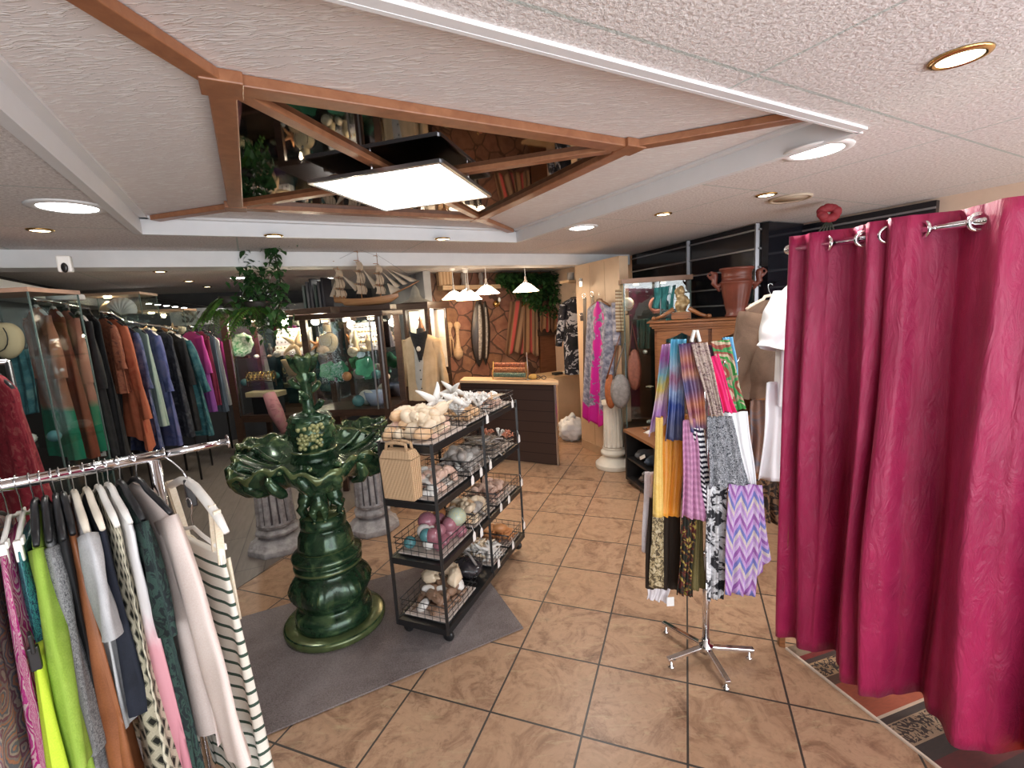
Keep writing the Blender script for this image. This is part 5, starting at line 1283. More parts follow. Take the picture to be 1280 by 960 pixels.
for i, (x, y0, y1, w_, col, lb) in enumerate(((731, 372, 480, .05, (.05, .025, .015), 'dark leather belt hanging at the left edge of the pillar'), (741, 370, 388, .04, (.12, .08, .05), 'brown leather belt hanging left of the tie dyed kaftan'))):
    p, q = onpil(x, y0, .03), onpil(x, y1, .03); t = thing('belt', lb, 'belt', q)
    MB().box2(p, q, .006, w_).build('strap', M('belt_leather_%d' % i, col, .5), t)
    MB().tube([p+Vector((0, 0, .0))-bX*.01+bY*.028*cos(a)+Vector((0, 0, .02+.028*sin(a))) for a in [k*2*PI/20 for k in range(20)]], .005, 8, closed=True).build('buckle', m_chrome, t)
for i, (x, y) in enumerate(((727, 353), (728, 396))):
    p = onpil(x, y, .02); t = MB(); t.box(p-bX*.005, (.015, .05, .09), BA); t.tube([p+Vector((0, 0, .02)), p-bX*.04+Vector((0, 0, .01)), p-bX*.045+Vector((0, 0, .03))], .004, 6)
    tag(t.build('wall_hook', m_chrome), ('upper' if i == 0 else 'lower')+' chrome hook plate at the left edge of the pillar', 'hook')
# ornaments hanging between pillar and showcase
def hangstrip(lb, mat, tl, tr, bl, br, Y, name='hanging_ornament', cat='ornament'):
    return scarf(name, lb, mat, tl, tr, bl, br, Y, Y, amp=.008, nf=1, cat=cat)
hangstrip('string of small wooden ornaments left of the showcase', cloth_mat('bead_strings', 'stripe', [(.50, .38, .24), (.24, .13, .07), (.62, .52, .38)], 30), (769, 362), (777, 362), (770, 415), (780, 415), 4.70)
bagp = [('rust', (.36, .10, .03), (757, 470), (770, 470), (752, 505), (774, 508), 4.62, 'rust orange shoulder bag hanging below the ornaments', (775, 418)), ('grey', (.26, .24, .23), (764, 470), (786, 470), (766, 505), (786, 507), 4.55, 'grey printed shoulder bag above the white column', (782, 425)), ('brown', (.25, .09, .06), (785, 440), (800, 440), (786, 482), (802, 482), 4.50, 'red brown suede bag hanging against the glass showcase', (790, 405))]
for nm, col, a, b_, c, d, Y, lb, apex in bagp:
    t = thing('shoulder_bag', lb, 'bag', atY((c[0]+d[0])/2, c[1], Y))
    A_, B_, C_, D_ = atY(*a, Y), atY(*b_, Y), atY(*c, Y), atY(*d, Y)
    ctr = (A_+B_+C_+D_)/4
    MB().ell(ctr, ((B_-A_).length*.55, .05, (A_-C_).length*.55), Matrix.Rotation(-.2, 3, 'Z'), 20, 12, lambda t_, q_: 1+.06*sin(5*q_)+.12*max(0, -cos(t_))).build('body', M('bag_'+nm, col, .65, var=.3, vs=30), t)
    ap = atY(*apex, Y+.02)
    MB().tube([A_+(ctr-A_)*.2, ap, B_+(ctr-B_)*.2], .009, 8).build('strap', M('bagstrap_'+nm, tuple(x*.6 for x in col), .6), t)
# ================================================================== COUNTER
cR, cLf = Vector((.455, 4.93, 0)), Vector((-.62, 5.527, 0)); cd = (cLf-cR).normalized(); cn = Vector((.085, .996, 0))
cl = (cLf-cR).length; crz = math.atan2(cd.y, cd.x)
def cpn(u, v, z): return cR+cd*u+cn*v+Vector((0, 0, z))
ct = thing('shop_counter', 'dark slatted shop counter with a pale wooden top behind the shell cart', 'counter', cpn(cl/2, .3, 0), crz)
def mat_slats():
    t = NT('counter_slats'); sp = t.n('ShaderNodeSeparateXYZ'); t.l(t.tc.outputs['Object'], sp.inputs[0])
    g = t.math('LESS_THAN', t.math('FRACT', t.math('MULTIPLY', sp.outputs[2], 8.3)), .06)
    return t.done(t.mix(g, (.040, .022, .018), (.006, .004, .004)), .4)
MB().box(cpn(cl/2, .01, .455), (cl, .02, .90), crz).build('front_panel', mat_slats(), ct)
MB().prism([tuple(cpn(u, v, 0).xy) for u, v in ((.012, .012), (cl, .012), (cl, .22), (.012, .22))], .001, .905).build('carcass', M('counter_side', (.05, .03, .025), .5), ct)
MB().box(cpn(-.003, .005, .455), (.014, .03, .905), crz).build('corner_strip', m_alu, ct)
MB().prism([tuple(cpn(u, v, 0).xy) for u, v in ((-.05, -.03), (cl, -.03), (cl, .27), (.03, .27), (-.05, .12))], .907, .94).build('top', m_pale, ct, bevel=.006)
# desk and wall pieces behind the counter end
ds = thing('back_desk', 'cream desk between the counter end and the pillar', 'desk', atz(715, 548, 0)+Vector((.1, .75, 0)))
dp = atz(712, 545, 0)+Vector((.12, .62, 0))
MB().box(dp+Vector((0, 0, .36)), (.5, .04, .72), BA).build('side_panel', m_cream, ds); MB().box(dp+bY*.25+Vector((0, 0, .735)), (.6, .55, .03), BA).build('top', m_pale, ds)
for i, (x, lb, col) in enumerate(((-.12, 'black phone on the back desk', (.02, .02, .02)), (.08, 'stack of white papers on the back desk', (.75, .75, .74)))):
    tag(MB().box(dp+bX*x+bY*.15+Vector((0, 0, .77)), (.14, .10, .035), BA).build('desk_phone' if i == 0 else 'paper_stack', M('deskitem_%d' % i, col, .5), bevel=.006), lb, 'phone' if i == 0 else 'papers')
pb_ = atz(716, 552, 0)
sk = MB().ell(pb_+Vector((0, .06, .155)), (.17, .13, .155), None, 32, 20, lambda t, a: 1+.10*sin(4*a+3*t)+.07*sin(9*a-5*t)+.05*sin(15*t+a))
sk.tube([pb_+Vector((-.03, .06, .27)), pb_+Vector((-.01, .05, .315)), pb_+Vector((.03, .07, .33))], [.05, .03, .05], 10)
tag(sk.build('plastic_bag', M('white_plastic', (.74, .75, .76), .3, bump=.5, bs=30)), 'crumpled white plastic bag on the floor beside the counter', 'plastic bag')
# things on the counter
def cnt(px, py, Y=None):
    d = ray(px, py); return EYE+d*((.941-CAMZ)/d.z)
rr = thing('bracelet_stand', 'bracelet roll stand with orange and green rolls on the counter', 'bracelet stand', cpn(.55, .2, .941))
for i, (v, z, c1) in enumerate(((.16, 1.048, (.42, .16, .07)), (.10, .993, (.10, .16, .12)), (.22, 1.098, (.36, .12, .06)))):
    r_ = MB()
    for k in range(16): r_.lathe([(.018, -.011), (.026, -.009), (.028, 0), (.026, .009), (.018, .011)], 16, cpn(.36+k*.026, v, z), m=Matrix((frame_to(cd)[0], frame_to(cd)[1], cd)).transposed())
    r_.build('bracelet_roll', M('roll_%d' % i, c1, .45, var=.4, vs=60), rr)
for u in (.34, .78):
    MB().box2(cpn(u, .08, .941), cpn(u, .24, 1.128), .012, .02).build('upright', m_brass, rr)
gl = thing('eyeglasses', 'black eyeglasses lying on the counter top', 'eyeglasses', cpn(.16, .14, .941))
e = MB()
for s in (-1, 1): e.tube([cpn(.16+s*.035, .14, .963)+cd*.028*cos(a)+Vector((0, 0, .02*sin(a))) for a in [k*2*PI/16 for k in range(16)]], .004, 6, closed=True)
e.box2(cpn(.15, .14, .965), cpn(.17, .14, .965), .004, .004); e.build('frame', m_blackp, gl)
for s in (-1, 1): MB().tube([cpn(.16+s*.065, .14, .965), cpn(.16+s*.06, .21, .961), cpn(.16+s*.06, .24, .944)], .003, 6).build('temple', m_blackp, gl)
tag(MB().ell(cpn(.26, .14, .970), (.05, .04, .03), None, 20, 10, lambda t, a: 1+.15*sin(6*a)).build('yellow_sponge', M('ochre', (.55, .32, .08), .7)), 'ochre yellow sponge on the counter beside the bracelet stand', 'sponge')
rod = MB().tube([cpn(.32, .12, .941), cpn(.32, .12, 1.248)], .005, 8); rod.lathe([(0, 0), (.04, 0), (.04, .008), (0, .01)], 20, cpn(.32, .12, .941)); tag(rod.build('jewellery_post', m_alu), 'slim metal jewellery post standing on the counter', 'stand')
# ================================================================== PENDANT LAMPS
for i, (x, yb, Y, lb) in enumerate(((568, 374, 5.95, 'leftmost opal glass pendant lamp over the counter'), (584, 371, 6.35, 'small pendant lamp half hidden behind the second shade'), (586.5, 375, 5.65, 'opal pendant lamp overlapping the leftmost shade'), (608.5, 367.5, 5.6, 'opal pendant lamp in the middle of the row over the counter'), (657.5, 364.5, 5.6, 'opal pendant lamp standing apart at the right of the counter'))):
    p = atY(x, yb, Y); t = thing('pendant_lamp', lb, 'pendant lamp', p)
    MB().lathe([(.155, 0), (.157, .004), (.10, .052), (.055, .088), (.03, .098), (.028, .094), (.05, .082), (.095, .046), (.150, 0)], 40, p).build('shade', m_shade, t)
    MB().lathe([(.03, .092), (.026, .12), (.014, .135), (.012, .175), (.004, .18)], 20, p).build('socket', m_chrome, t)
    MB().tube([p+Vector((0, 0, .17)), Vector((p.x, p.y, Z_C-.02))], .004, 6).build('cord', m_white, t)
    MB().lathe([(0, Z_C-.06), (.03, Z_C-.06), (.045, Z_C-.002), (0, Z_C-.002)], 24, (p.x, p.y, 0)).build('ceiling_cup', m_white, t)
    d = bpy.data.lights.new('pendant_light', 'POINT'); d.energy = 10; d.color = (1, .80, .56); d.shadow_soft_size = .05
    l = bpy.data.objects.new('pendant_light', d); l.location = p+Vector((0, 0, .0)); COL.objects.link(l)
# ================================================================== STONE WALL AND WHAT HANGS ON IT
def onst(px, py, off=.03):
    p0 = B(3, 6.45-off, 0); d = ray(px, py); return EYE+d*((p0-EYE).dot(bY)/d.dot(bY))
def panel(name, lb, cat, mat, tl, br, th, off, group=None, bevel=0):
    p, q = onst(*tl, off), onst(*br, off); a, b_ = toB(p), toB(q)
    return tag(MB().box(B((a[0]+b_[0])/2, 6.45-off-.0, (p.z+q.z)/2), (abs(b_[0]-a[0]), th, abs(p.z-q.z)), BA).build(name, mat, bevel=bevel), lb, cat, group)
panel('wall_shelf', 'pale wooden shelf high on the stone wall above the pendants', 'shelf', m_pale, (550, 358), (622, 361), .22, .12)
def base_on(px, py, off): return onst(px, py, off)
q = onst(556, 357.5, .12); cg = thing('wicker_box', 'small wicker box at the left end of the stone wall shelf', 'box', q)
MB().box(q+Vector((0, 0, .10)), (.20, .12, .20), BA).build('body', m_straw, cg, bevel=.01); MB().box(q+Vector((0, 0, .21)), (.22, .14, .03), BA).build('lid', m_straw, cg, bevel=.008)
for x, lb in ((580, 'slim grey statuette in the middle of the stone wall shelf'), (602, 'tall grey statuette at the right of the stone wall shelf')):
    q = onst(x, 357.8, .12); s = MB().lathe([(0, 0), (.045, 0), (.04, .03), (.025, .08), (.042, .14), (.03, .19), (.018, .21), (.028, .235), (0, .27)], 18, q); tag(s.build('statuette', M('grey_resin', (.28, .24, .22), .5)), lb, 'statuette')
# giant wooden fork and spoon
def onst_obj(px, py): return onst(px, py, .05)
fk = thing('wooden_fork', 'giant pale wooden fork hanging on the stone wall', 'fork', onst_obj(563, 446))
a0_, a1_ = onst_obj(561, 402), onst_obj(564, 446)
g = MB(); g.tube([lerp(a0_, a1_, t) for t in (0, .06, .12, .2, .3, .4)], [.02, .05, .055, .03, .022, .035], 10)
for s in (-1, 0, 1): g.tube([lerp(a0_, a1_, .38)+bX*s*.012, lerp(a0_, a1_, .55)+bX*s*.045, lerp(a0_, a1_, 1)+bX*s*.05], [.014, .013, .008], 8)
g.build('body', m_pale, fk)
sp_ = thing('wooden_spoon', 'giant pale wooden spoon hanging beside the fork on the stone wall', 'spoon', onst_obj(573, 450))
a0_, a1_ = onst_obj(571, 402), onst_obj(573, 450)
MB().tube([lerp(a0_, a1_, t) for t in (0, .06, .12, .2, .35, .5, .68, .78, .9, 1)], [.02, .05, .055, .03, .024, .03, .045, .075, .07, .02], 12).build('body', m_pale, sp_)
# dark shields
for i, (x, y0, y1, w_, lb) in enumerate(((598, 372, 458, .13, 'long dark carved shield with a pale centre on the stone wall'), (606, 376, 456, .08, 'narrow dark blade shaped board leaning behind the carved shield'))):
    a0_, a1_ = onst(x, y0, .06-.03*i), onst(x+1, y1, .06-.03*i); t = thing('carved_shield', lb, 'shield', a1_)
    def shf(u, v, w_=w_, a0_=a0_, a1_=a1_): return lerp(a0_, a1_, v)+bX*(u-.5)*2*w_*max(.02, sin(v*PI))**.7-bY*(.05*sin(u*PI)*sin(v*PI))
    MB().grid(shf, 14, 30).build('body', M('ebony', (.035, .025, .02), .35), t, solid=.012)
    MB().grid(lambda u, v: shf(.38+.24*u, .1+.8*v)-bY*.012, 4, 24, uvf=lambda u, v: (u*.1, v)).build('inlay', M('shield_inlay', (.36, .33, .30) if i == 0 else (.10, .08, .07), .4, var=.6, vs=40), t, solid=.006)
c_shawl = cloth_mat('shawl_stripe', 'vstripe', [(.22, .12, .07), (.30, .17, .09), (.45, .08, .07), (.24, .14, .08), (.33, .20, .12), (.20, .10, .06), (.42, .10, .09)], 2.6)
def wshawl(lb, tl, tr, bl, br, off, mat=c_shawl, nf=3, amp=.03):
    A_, B_, C_, D_ = onst(*tl, off), onst(*tr, off), onst(*bl, off), onst(*br, off); W_ = (A_-B_).length; H_ = (A_-C_).length
    def f_(u, v): return lerp(lerp(A_, B_, u), lerp(C_, D_, u), v)-bY*(amp*.6+amp*.5*sin(nf*2*PI*u+v))+Vector((0, 0, -.03*v*sin(u*PI*3)))
    return tag(MB().grid(f_, 40, 14, uvf=lambda u, v: (u*W_, v*H_)).build('shawl', mat, solid=.006), lb, 'shawl')
wshawl('long brown and red striped shawl hanging on the stone wall', (637, 377), (665, 376), (630, 442), (654, 441), .06)
wshawl('second striped shawl with a red edge beside the long one', (653, 375), (671, 377), (653, 441), (672, 444), .09)
panel('wooden_board', 'tall brown wooden board under the folded shawls', 'board', wood('red_board', (.12, .045, .02), (.20, .08, .04), .45), (673, 410), (713, 480), .05, .06)
panel('hanging_bar', 'dark bar carrying the folded shawls', 'bar', m_darkwood, (672, 412), (706, 417), .05, .12)
wshawl('short folded shawl at the left end of the dark bar', (674, 390), (686, 389), (674, 413), (686, 413), .16, nf=2)
wshawl('short folded red striped shawl at the right end of the dark bar', (688, 389), (704, 388), (688, 413), (704, 413), .16, nf=2)
for x, lb in ((620, 'small metal wall sconce under the middle pendant'), (652, 'small dark metal wall sconce under the right pendant')):
    q = onst(x, 380, .05); t = thing('wall_sconce', lb, 'sconce', q)
    MB().lathe([(0, 0), (.05, 0), (.045, .02), (0, .025)], 20, q, m=Matrix.Rotation(PI/2, 3, 'X')).build('plate', m_brass, t)
    MB().tube([q, q-bY*.10+Vector((0, 0, -.03)), q-bY*.12+Vector((0, 0, .03))], .008, 8).build('arm', m_brass, t); MB().ell(q-bY*.12+Vector((0, 0, .06)), (.022, .022, .035)).build('bulb', m_white, t)
# ivy spreading over the top of the stone wall
def leafmat(name, a, b):
    t = NT(name); oi = t.n('ShaderNodeNewGeometry'); n = t.noise(t.tc.outputs['Object'], 14, 3).outputs[0]
    return t.done(t.ramp(n, [(.35, a), (.65, b)]), .45, 0, .3)
m_ivy = leafmat('ivy_leaf', (.012, .045, .012), (.05, .13, .035)); m_frond = leafmat('frond_leaf', (.03, .10, .015), (.12, .26, .04)); m_stem = M('plant_stem', (.05, .04, .015), .7)
def leaf(m, p, d, L, w_, droop=.3, up_=Vector((0, 0, 1))):
    d = d.normalized(); s = d.cross(up_); s = s.normalized() if s.length > .01 else Vector((1, 0, 0)); n = s.cross(d)
    q = [p, p+d*L*.35+s*w_-n*0, p+d*L*.75+s*w_*.55-Vector((0, 0, droop*L*.4)), p+d*L-Vector((0, 0, droop*L)), p+d*L*.75-s*w_*.55-Vector((0, 0, droop*L*.4)), p+d*L*.35-s*w_, p+d*L*.5+n*.15*w_-Vector((0, 0, droop*L*.15))]
    m.add(q, [(0, 1, 6), (1, 2, 6), (2, 3, 6), (3, 4, 6), (4, 5, 6), (5, 0, 6)])
iv = thing('ivy', 'dark green ivy spreading over the top of the stone wall', 'ivy', onst(675, 360, .1))
m_ = MB(); r = random.Random(4); st_ = MB()
for k in range(1700):
    px = r.uniform(622, 722); f_ = (px-622)/100
    lo_ = 352+48*min(1, f_*1.6)+r.uniform(-10, 2) if f_ < .6 else 397+r.uniform(-22, 4)
    py = r.uniform(330, max(345, lo_)); p = onst(px, py, r.uniform(.05, .30)); 
    if p.z > Z_C-.03: p.z = Z_C-.03-r.uniform(0, .1)
    leaf(m_, p, Vector((r.uniform(-1, 1), -r.uniform(.2, 1), r.uniform(-.8, .3))), r.uniform(.06, .10), r.uniform(.025, .04))
m_.build('foliage', m_ivy, iv)
for k in range(8): st_.tube([onst(626+k*12, 340+4*sin(k), .1), onst(634+k*12, 352, .14), onst(640+k*11, 375+5*sin(k*2), .1)], .006, 6)
st_.build('stems', m_stem, iv)
# black garment by the pillar, small shelf
c_blw = cloth_mat('black_white_motif', 'print', [(.010, .010, .013), (.015, .015, .02), (.02, .02, .03), (.45, .45, .5)], 9, dist=5)
gq = atY(717, 368, 6.3); garment('jacket', 'black jacket with white motifs hanging left of the pillar', 'jacket', gq+Vector((0, 0, .02)), D(-8), c_blw, L=1.02, sh=.17, hem=.16, th=.04, sleeve=(.55, .06), ph=1)
hanger(gq+Vector((0, 0, .02)), D(-8), m_hblack, 'dark hanger holding the black motif jacket', w=.16, drop=.07)
q = atY(716, 352, 6.2); wsf = thing('wall_shelf', 'small pale shelf fixed at the left edge of the pillar', 'shelf', q); MB().box(q, (.28, .2, .03), BA).build('board', m_pale, wsf)
tn = MB().lathe([(0, .016), (.045, .016), (.045, .11), (.042, .115), (0, .115)], 24, q+bX*-.03); tag(tn.build('tin', M('grey_tin', (.4, .38, .36), .4)), 'small grey tin on the little pale shelf', 'tin')
# unglamorous structure: wall behind the desk gap
# ================================================================== BIG GLASS DISPLAY CABINET BEHIND THE FOUNTAIN
kA, kB = Vector((-3.70, 6.15, 0)), Vector((-2.20, 5.86, 0)); kd = (kB-kA).normalized(); kn = Vector((-kd.y, kd.x, 0)); krz = math.atan2(kd.y, kd.x); KL = (kB-kA).length
if kn.y < 0: kn = -kn
KD, KZ0, KZ1 = .55, .50, 1.84
def kp(u, v, z): return kA+kd*u+kn*v+Vector((0, 0, z))
kc = thing('display_cabinet', 'dark framed glass display cabinet glowing behind the left grey column', 'display cabinet', kp(KL/2, KD/2, 0), krz)
for u in (0, KL):
    for v in (0, KD): MB().box2(kp(u, v, .004), kp(u, v, KZ1 if u == 0 else KZ1-.01), .085 if v == 0 else .06, .06).build('post', m_darkwood, kc)
MB().box(kp(KL/2, KD/2, KZ1+.03), (KL+.06, KD+.06, .075), krz).build('top', m_darkwood, kc, bevel=.006)
MB().box(kp(KL/2, KD/2, KZ0), (KL-.05, KD-.02, .09), krz).build('base', m_darkwood, kc)
MB().box(kp(KL/2, KD-.02, (KZ0+KZ1)/2), (KL-.08, .012, KZ1-KZ0-.1), krz).build('mirror_back', m_mirror2, kc)
MB().box(kp(KL/2, .01, (KZ0+KZ1)/2+.02), (KL-.09, .005, KZ1-KZ0-.12), krz).build('glass_front', m_glass, kc)
for z in (.92, 1.30): MB().box(kp(KL/2, KD/2-.01, z), (KL-.09, KD-.07, .010), krz).build('glass_shelf', m_glass, kc)
for u, z in ((.0, 0), (KL, 0)):
    MB().box2(kp(u if u else .055, -.02, KZ0+.05), kp(u if u else .055, -.02, KZ1-.02), .012, .012).build('edge_strip', m_alu, kc)
for u in (.25, .75, 1.25):
    MB().lathe([(0, KZ1-.055), (.03, KZ1-.055), (.035, KZ1-.035)], 18, kp(u, .2, 0)).build('spotlight', m_halo, kc)
    d = bpy.data.lights.new('cabinet_light', 'POINT'); d.energy = 14; d.color = (1, .84, .62); d.shadow_soft_size = .05
    l = bpy.data.objects.new('cabinet_light', d); l.location = kp(u, .2, KZ1-.10); COL.objects.link(l)
# ---- nearer vitrine on legs, right of it
vA, vB = atY(394, 560, 4.16), atY(493, 560, 4.04); vA.z = vB.z = 0
vd = (vB-vA).normalized(); vn = Vector((-vd.y, vd.x, 0)); vrz = math.atan2(vd.y, vd.x); VL = (vB-vA).length; VD, VZ0, VZ1 = .42, .90, 1.745
if vn.y < 0: vn = -vn
def vp(u, v, z): return vA+vd*u+vn*v+Vector((0, 0, z))
vc = thing('table_vitrine', 'raised glass vitrine on dark legs between the fountain and the mannequin', 'display cabinet', vp(VL/2, VD/2, 0), vrz)
for u in (.03, VL-.03):
    for v in (.02, VD-.02): MB().box2(vp(u, v, .004), vp(u, v, VZ1), .055, .045).build('post', m_darkwood, vc)
MB().box(vp(VL/2, VD/2, VZ1+.022), (VL+.05, VD+.05, .045), vrz).build('top', m_darkwood, vc, bevel=.005)
MB().box(vp(VL/2, VD/2, VZ0), (VL, VD, .06), vrz).build('base', m_darkwood, vc)
MB().box(vp(VL/2, VD-.01, (VZ0+VZ1)/2), (VL-.06, .010, VZ1-VZ0-.06), vrz).build('mirror_back', m_mirror2, vc)
MB().box(vp(VL/2, .005, (VZ0+VZ1)/2), (VL-.06, .004, VZ1-VZ0-.06), vrz).build('glass_front', m_glass, vc)
for z in (1.17, 1.43): MB().box(vp(VL/2, VD/2-.01, z), (VL-.06, VD-.05, .008), vrz).build('glass_shelf', m_glass, vc)
for u in (VL-.012, VL-.10): MB().box2(vp(u, -.022, VZ0+.03), vp(u, -.022, VZ1-.01), .012, .010).build('edge_strip', m_alu, vc)
for u in (.15, VL-.17):
    MB().lathe([(0, VZ1-.03), (.025, VZ1-.03), (.03, VZ1-.012)], 18, vp(u, .16, 0)).build('spotlight', m_halo, vc)
    d = bpy.data.lights.new('vitrine_light', 'POINT'); d.energy = 8; d.color = (1, .84, .62); d.shadow_soft_size = .04
    l = bpy.data.objects.new('vitrine_light', d); l.location = vp(u, .16, VZ1-.07); COL.objects.link(l)
m_tray = M('white_card', (.80, .79, .77), .6, var=.1, vs=50); m_tray2 = M('lilac_card', (.55, .50, .55), .6, var=.35, vs=70)
def cards(f, rz, u0, u1, v0, z0, n, lb, grp, hgt):
    for i in range(n):
        t = thing('jewellery_card', lb, 'jewellery display', f((u0+u1)/2, v0+.03*i, z0), rz, grp)
        MB().box(f((u0+u1)/2, v0+.025*i, z0+.03+hgt*.45*i), (u1-u0, .010, .055+hgt*.9*i), rz).build('card', m_tray if i % 2 else m_tray2, t)
        q = MB()
        for k in range(9): q.ell(f(lerp(u0+.03, u1-.03, k/8), v0-.010+.025*i, z0+.035+hgt*.85*i), (.010, .005, .012), None, 8, 6)
        q.build('pendants', m_gold if i % 2 else m_chrome, t)
cards(kp, krz, .42, .95, .34, 1.307, 5, 'white stepped jewellery card on the top shelf of the left cabinet', 'jewellery cards in the left cabinet', .085)
cards(vp, vrz, .33, .62, .22, 1.435, 5, 'white stepped jewellery card on the top shelf of the raised vitrine', 'jewellery cards in the raised vitrine', .055)
def item(px, v, z, f=None):
    """a point at height z, v deep inside a cabinet, in this pixel column"""
    f, nn_ = (kp, kn) if f is None else (vp, vn)
    p0 = f(0, v, 0); d = ray(px, 440); t = (p0-EYE).dot(nn_)/d.dot(nn_); p = EYE+d*t; return Vector((p.x, p.y, z))
Zt, Zm, Zb = 1.3055, .9255, .546
V3, V2, V1 = 1.4345, 1.1745, .931
q = item(412, .13, V3, 1); bt = thing('necklace_bust', 'cream velvet necklace bust at the left of the raised vitrine', 'display bust', q)
MB().ell(q+Vector((0, 0, .115)), (.088, .05, .115), None, 28, 18, lambda t, a: (1-.42*max(0, cos(t))**1.5)).build('form', M('cream_velvet', (.68, .52, .32), .8, var=.05), bt)
MB().lathe([(.036, .19), (.033, .235), (.03, .255), (0, .258)], 24, q).build('neck', M('cream_velvet', (.68, .52, .32), .8), bt)
MB().tube([q+Vector((.055*sin(a), -.054-.003*cos(a), .12-.062*cos(a))) for a in [-2.3+.42*i for i in range(12)]], .0025, 6).build('necklace', m_darkwood, bt)
MB().ell(q+Vector((.0, -.052, .185)), (.011, .006, .014)).build('pendant', m_chrome, bt)
def put(px, v, z, kind, mt, s, lb, f=None, rot=(0, 0, 0), cat='ornament', dz=0): shell(kind, mt, item(px, v, z+dz, f), s, rot, lb, None, cat)
put(371, .12, Zt, 'star', 'tan', .19, 'big tan starfish standing in the left cabinet', None, (1.35, .1, .3), 'starfish', .15)
put(396, .10, V3, 'star', 'orange', .085, 'orange brown starfish beside the cream bust', 1, (1.3, .2, 1.0), 'starfish', .075)
put(404, .06, V3, 'scallop', 'tan', .075, 'tan scallop in front of the cream bust', 1, (1.1, 0, .2), 'ornament', .035)
q = item(305, .16, Zt); gv = thing('green_plate', 'white and green glazed shell plate in the left cabinet', 'plate', q)
MB().lathe([(0, 0), (.05, .0), (.12, .02), (.165, .045), (.16, .052), (.10, .03), (0, .012)], 40, q+Vector((0, .0, .17)), m=Matrix.Rotation(1.25, 3, 'X'), mod=lambda a, r, z: (r*(1+.05*cos(9*a)), z)).build('dish', shellmat('green_glaze', (.70, .78, .66), (.05, .26, .10), 1.0, .15), gv)
MB().box(q+Vector((0, .02, .02)), (.10, .06, .04)).build('stand', m_darkwood, gv)
for (px, v, z, kind, mt, s, lb, f) in (
  (290, .10, Zt, 'ball', 'brown', .10, 'small brown pot at the far left of the left cabinet', None), (320, .08, Zt, 'murex', 'white', .07, 'white murex shell in front of the green plate', None),
  (336, .1, Zt, 'cowrie', 'brown', .06, 'dark brown shell beside the left jewellery cards', None), (346, .1, Zt, 'ball', 'grey', .09, 'grey ball in the middle of the left cabinet', None), (358, .1, Zt, 'ball', 'pink', .08, 'pinkish ball left of the tan starfish', None),
  (390, .05, V3, 'spiral', 'white', .05, 'white spiral shell under the orange brown starfish', 1), (442, .10, V3, 'spiral', 'cream', .09, 'cream spiral shell right of the bust', 1), (455, .08, V3, 'murex', 'cream', .07, 'cream murex shell at the right of the vitrine top shelf', 1),
  (300, .2, Zm, 'ball', 'teal', .10, 'dark teal ball behind the gold bracelets', None), (441, .10, V1, 'ball', 'teal', .11, 'large teal glass ball on the vitrine floor', 1), (452, .20, V1, 'ball', 'white', .14, 'large white globe on the vitrine floor', 1),
  (430, .10, V2, 'ball', 'orange', .085, 'amber glass ball right of the fountain stem', 1), (445, .2, V2, 'ball', 'grey', .10, 'grey ball on the middle shelf of the vitrine', 1), (468, .12, V2, 'ball', 'teal', .09, 'teal ball at the right of the vitrine middle shelf', 1),
  (479, .08, V2, 'cowrie', 'cream', .09, 'cream shell at the right end of the vitrine middle shelf', 1), (340, .2, Zb, 'cowrie', 'grey', .13, 'grey shell on the left cabinet floor', None), (385, .15, Zm, 'ball', 'mauve', .12, 'mauve ball at the right end of the left cabinet', None)):
    put(px, v, z, kind, mt, s, lb, f)
for px, h_, lb, f, v, z in ((446, .20, 'tall pale statuette in the raised vitrine', 1, .15, V3), (462, .16, 'shorter pale statuette in the raised vitrine', 1, .15, V3), (338, .19, 'small dark statuette beside the left jewellery cards', None, .16, Zt)):
    q = item(px, v, z, f); s = MB().lathe([(0, 0), (.035, 0), (.032, h_*.1), (.02, h_*.3), (.034, h_*.5), (.026, h_*.68), (.012, h_*.76), (.02, h_*.88), (0, h_)], 18, q); tag(s.build('statuette', M('resin_%d' % px, (.66, .5, .32) if px > 400 else (.04, .035, .035), .5)), lb, 'statuette')
q = kp(.30, .15, Zm); bb = thing('bracelet_rack', 'rack of gold bracelets in the left cabinet', 'bracelet rack', q, krz)
b = MB()
for z in (.06, .17): b.tube([kp(.08, .15, Zm+z), kp(.52, .15, Zm+z)], .006, 8)
for u in (.08, .52): b.box2(kp(u, .15, Zm), kp(u, .15, Zm+.2), .012, .012)
b.build('frame', m_darkwood, bb)
for i in range(14):
    c = kp(.11+.03*i, .15, Zm+(.15 if i % 2 else .12)); x, y = frame_to(kd); MB().tube([c+(x*cos(a)+y*sin(a))*.042 for a in [k*2*PI/20 for k in range(20)]], .005, 6, closed=True).build('bracelet', m_gold, bb)
ty = thing('jewellery_tray', 'tan padded jewellery tray on a riser below the gold bracelets', 'tray', kp(.36, .15, Zb)); MB().box(kp(.36, .15, Zb+.12), (.40, .12, .24), krz).build('riser', m_blackp, ty); MB().box(kp(.36, .13, Zb+.275), (.50, .18, .07), krz).build('cushion', M('tan_tray', (.66, .50, .30), .6), ty, bevel=.01)
q = item(362, .14, Zm); lm = thing('wicker_lamp', 'woven cone lamp on a dark pot inside the left cabinet', 'lamp', q)
MB().lathe([(0, 0), (.06, 0), (.085, .05), (.08, .10), (.05, .13), (0, .13)], 24, q).build('pot', m_darkwood, lm)
MB().lathe([(.05, .13), (.12, .34), (.118, .345), (.046, .135)], 32, q).build('shade', m_straw, lm)
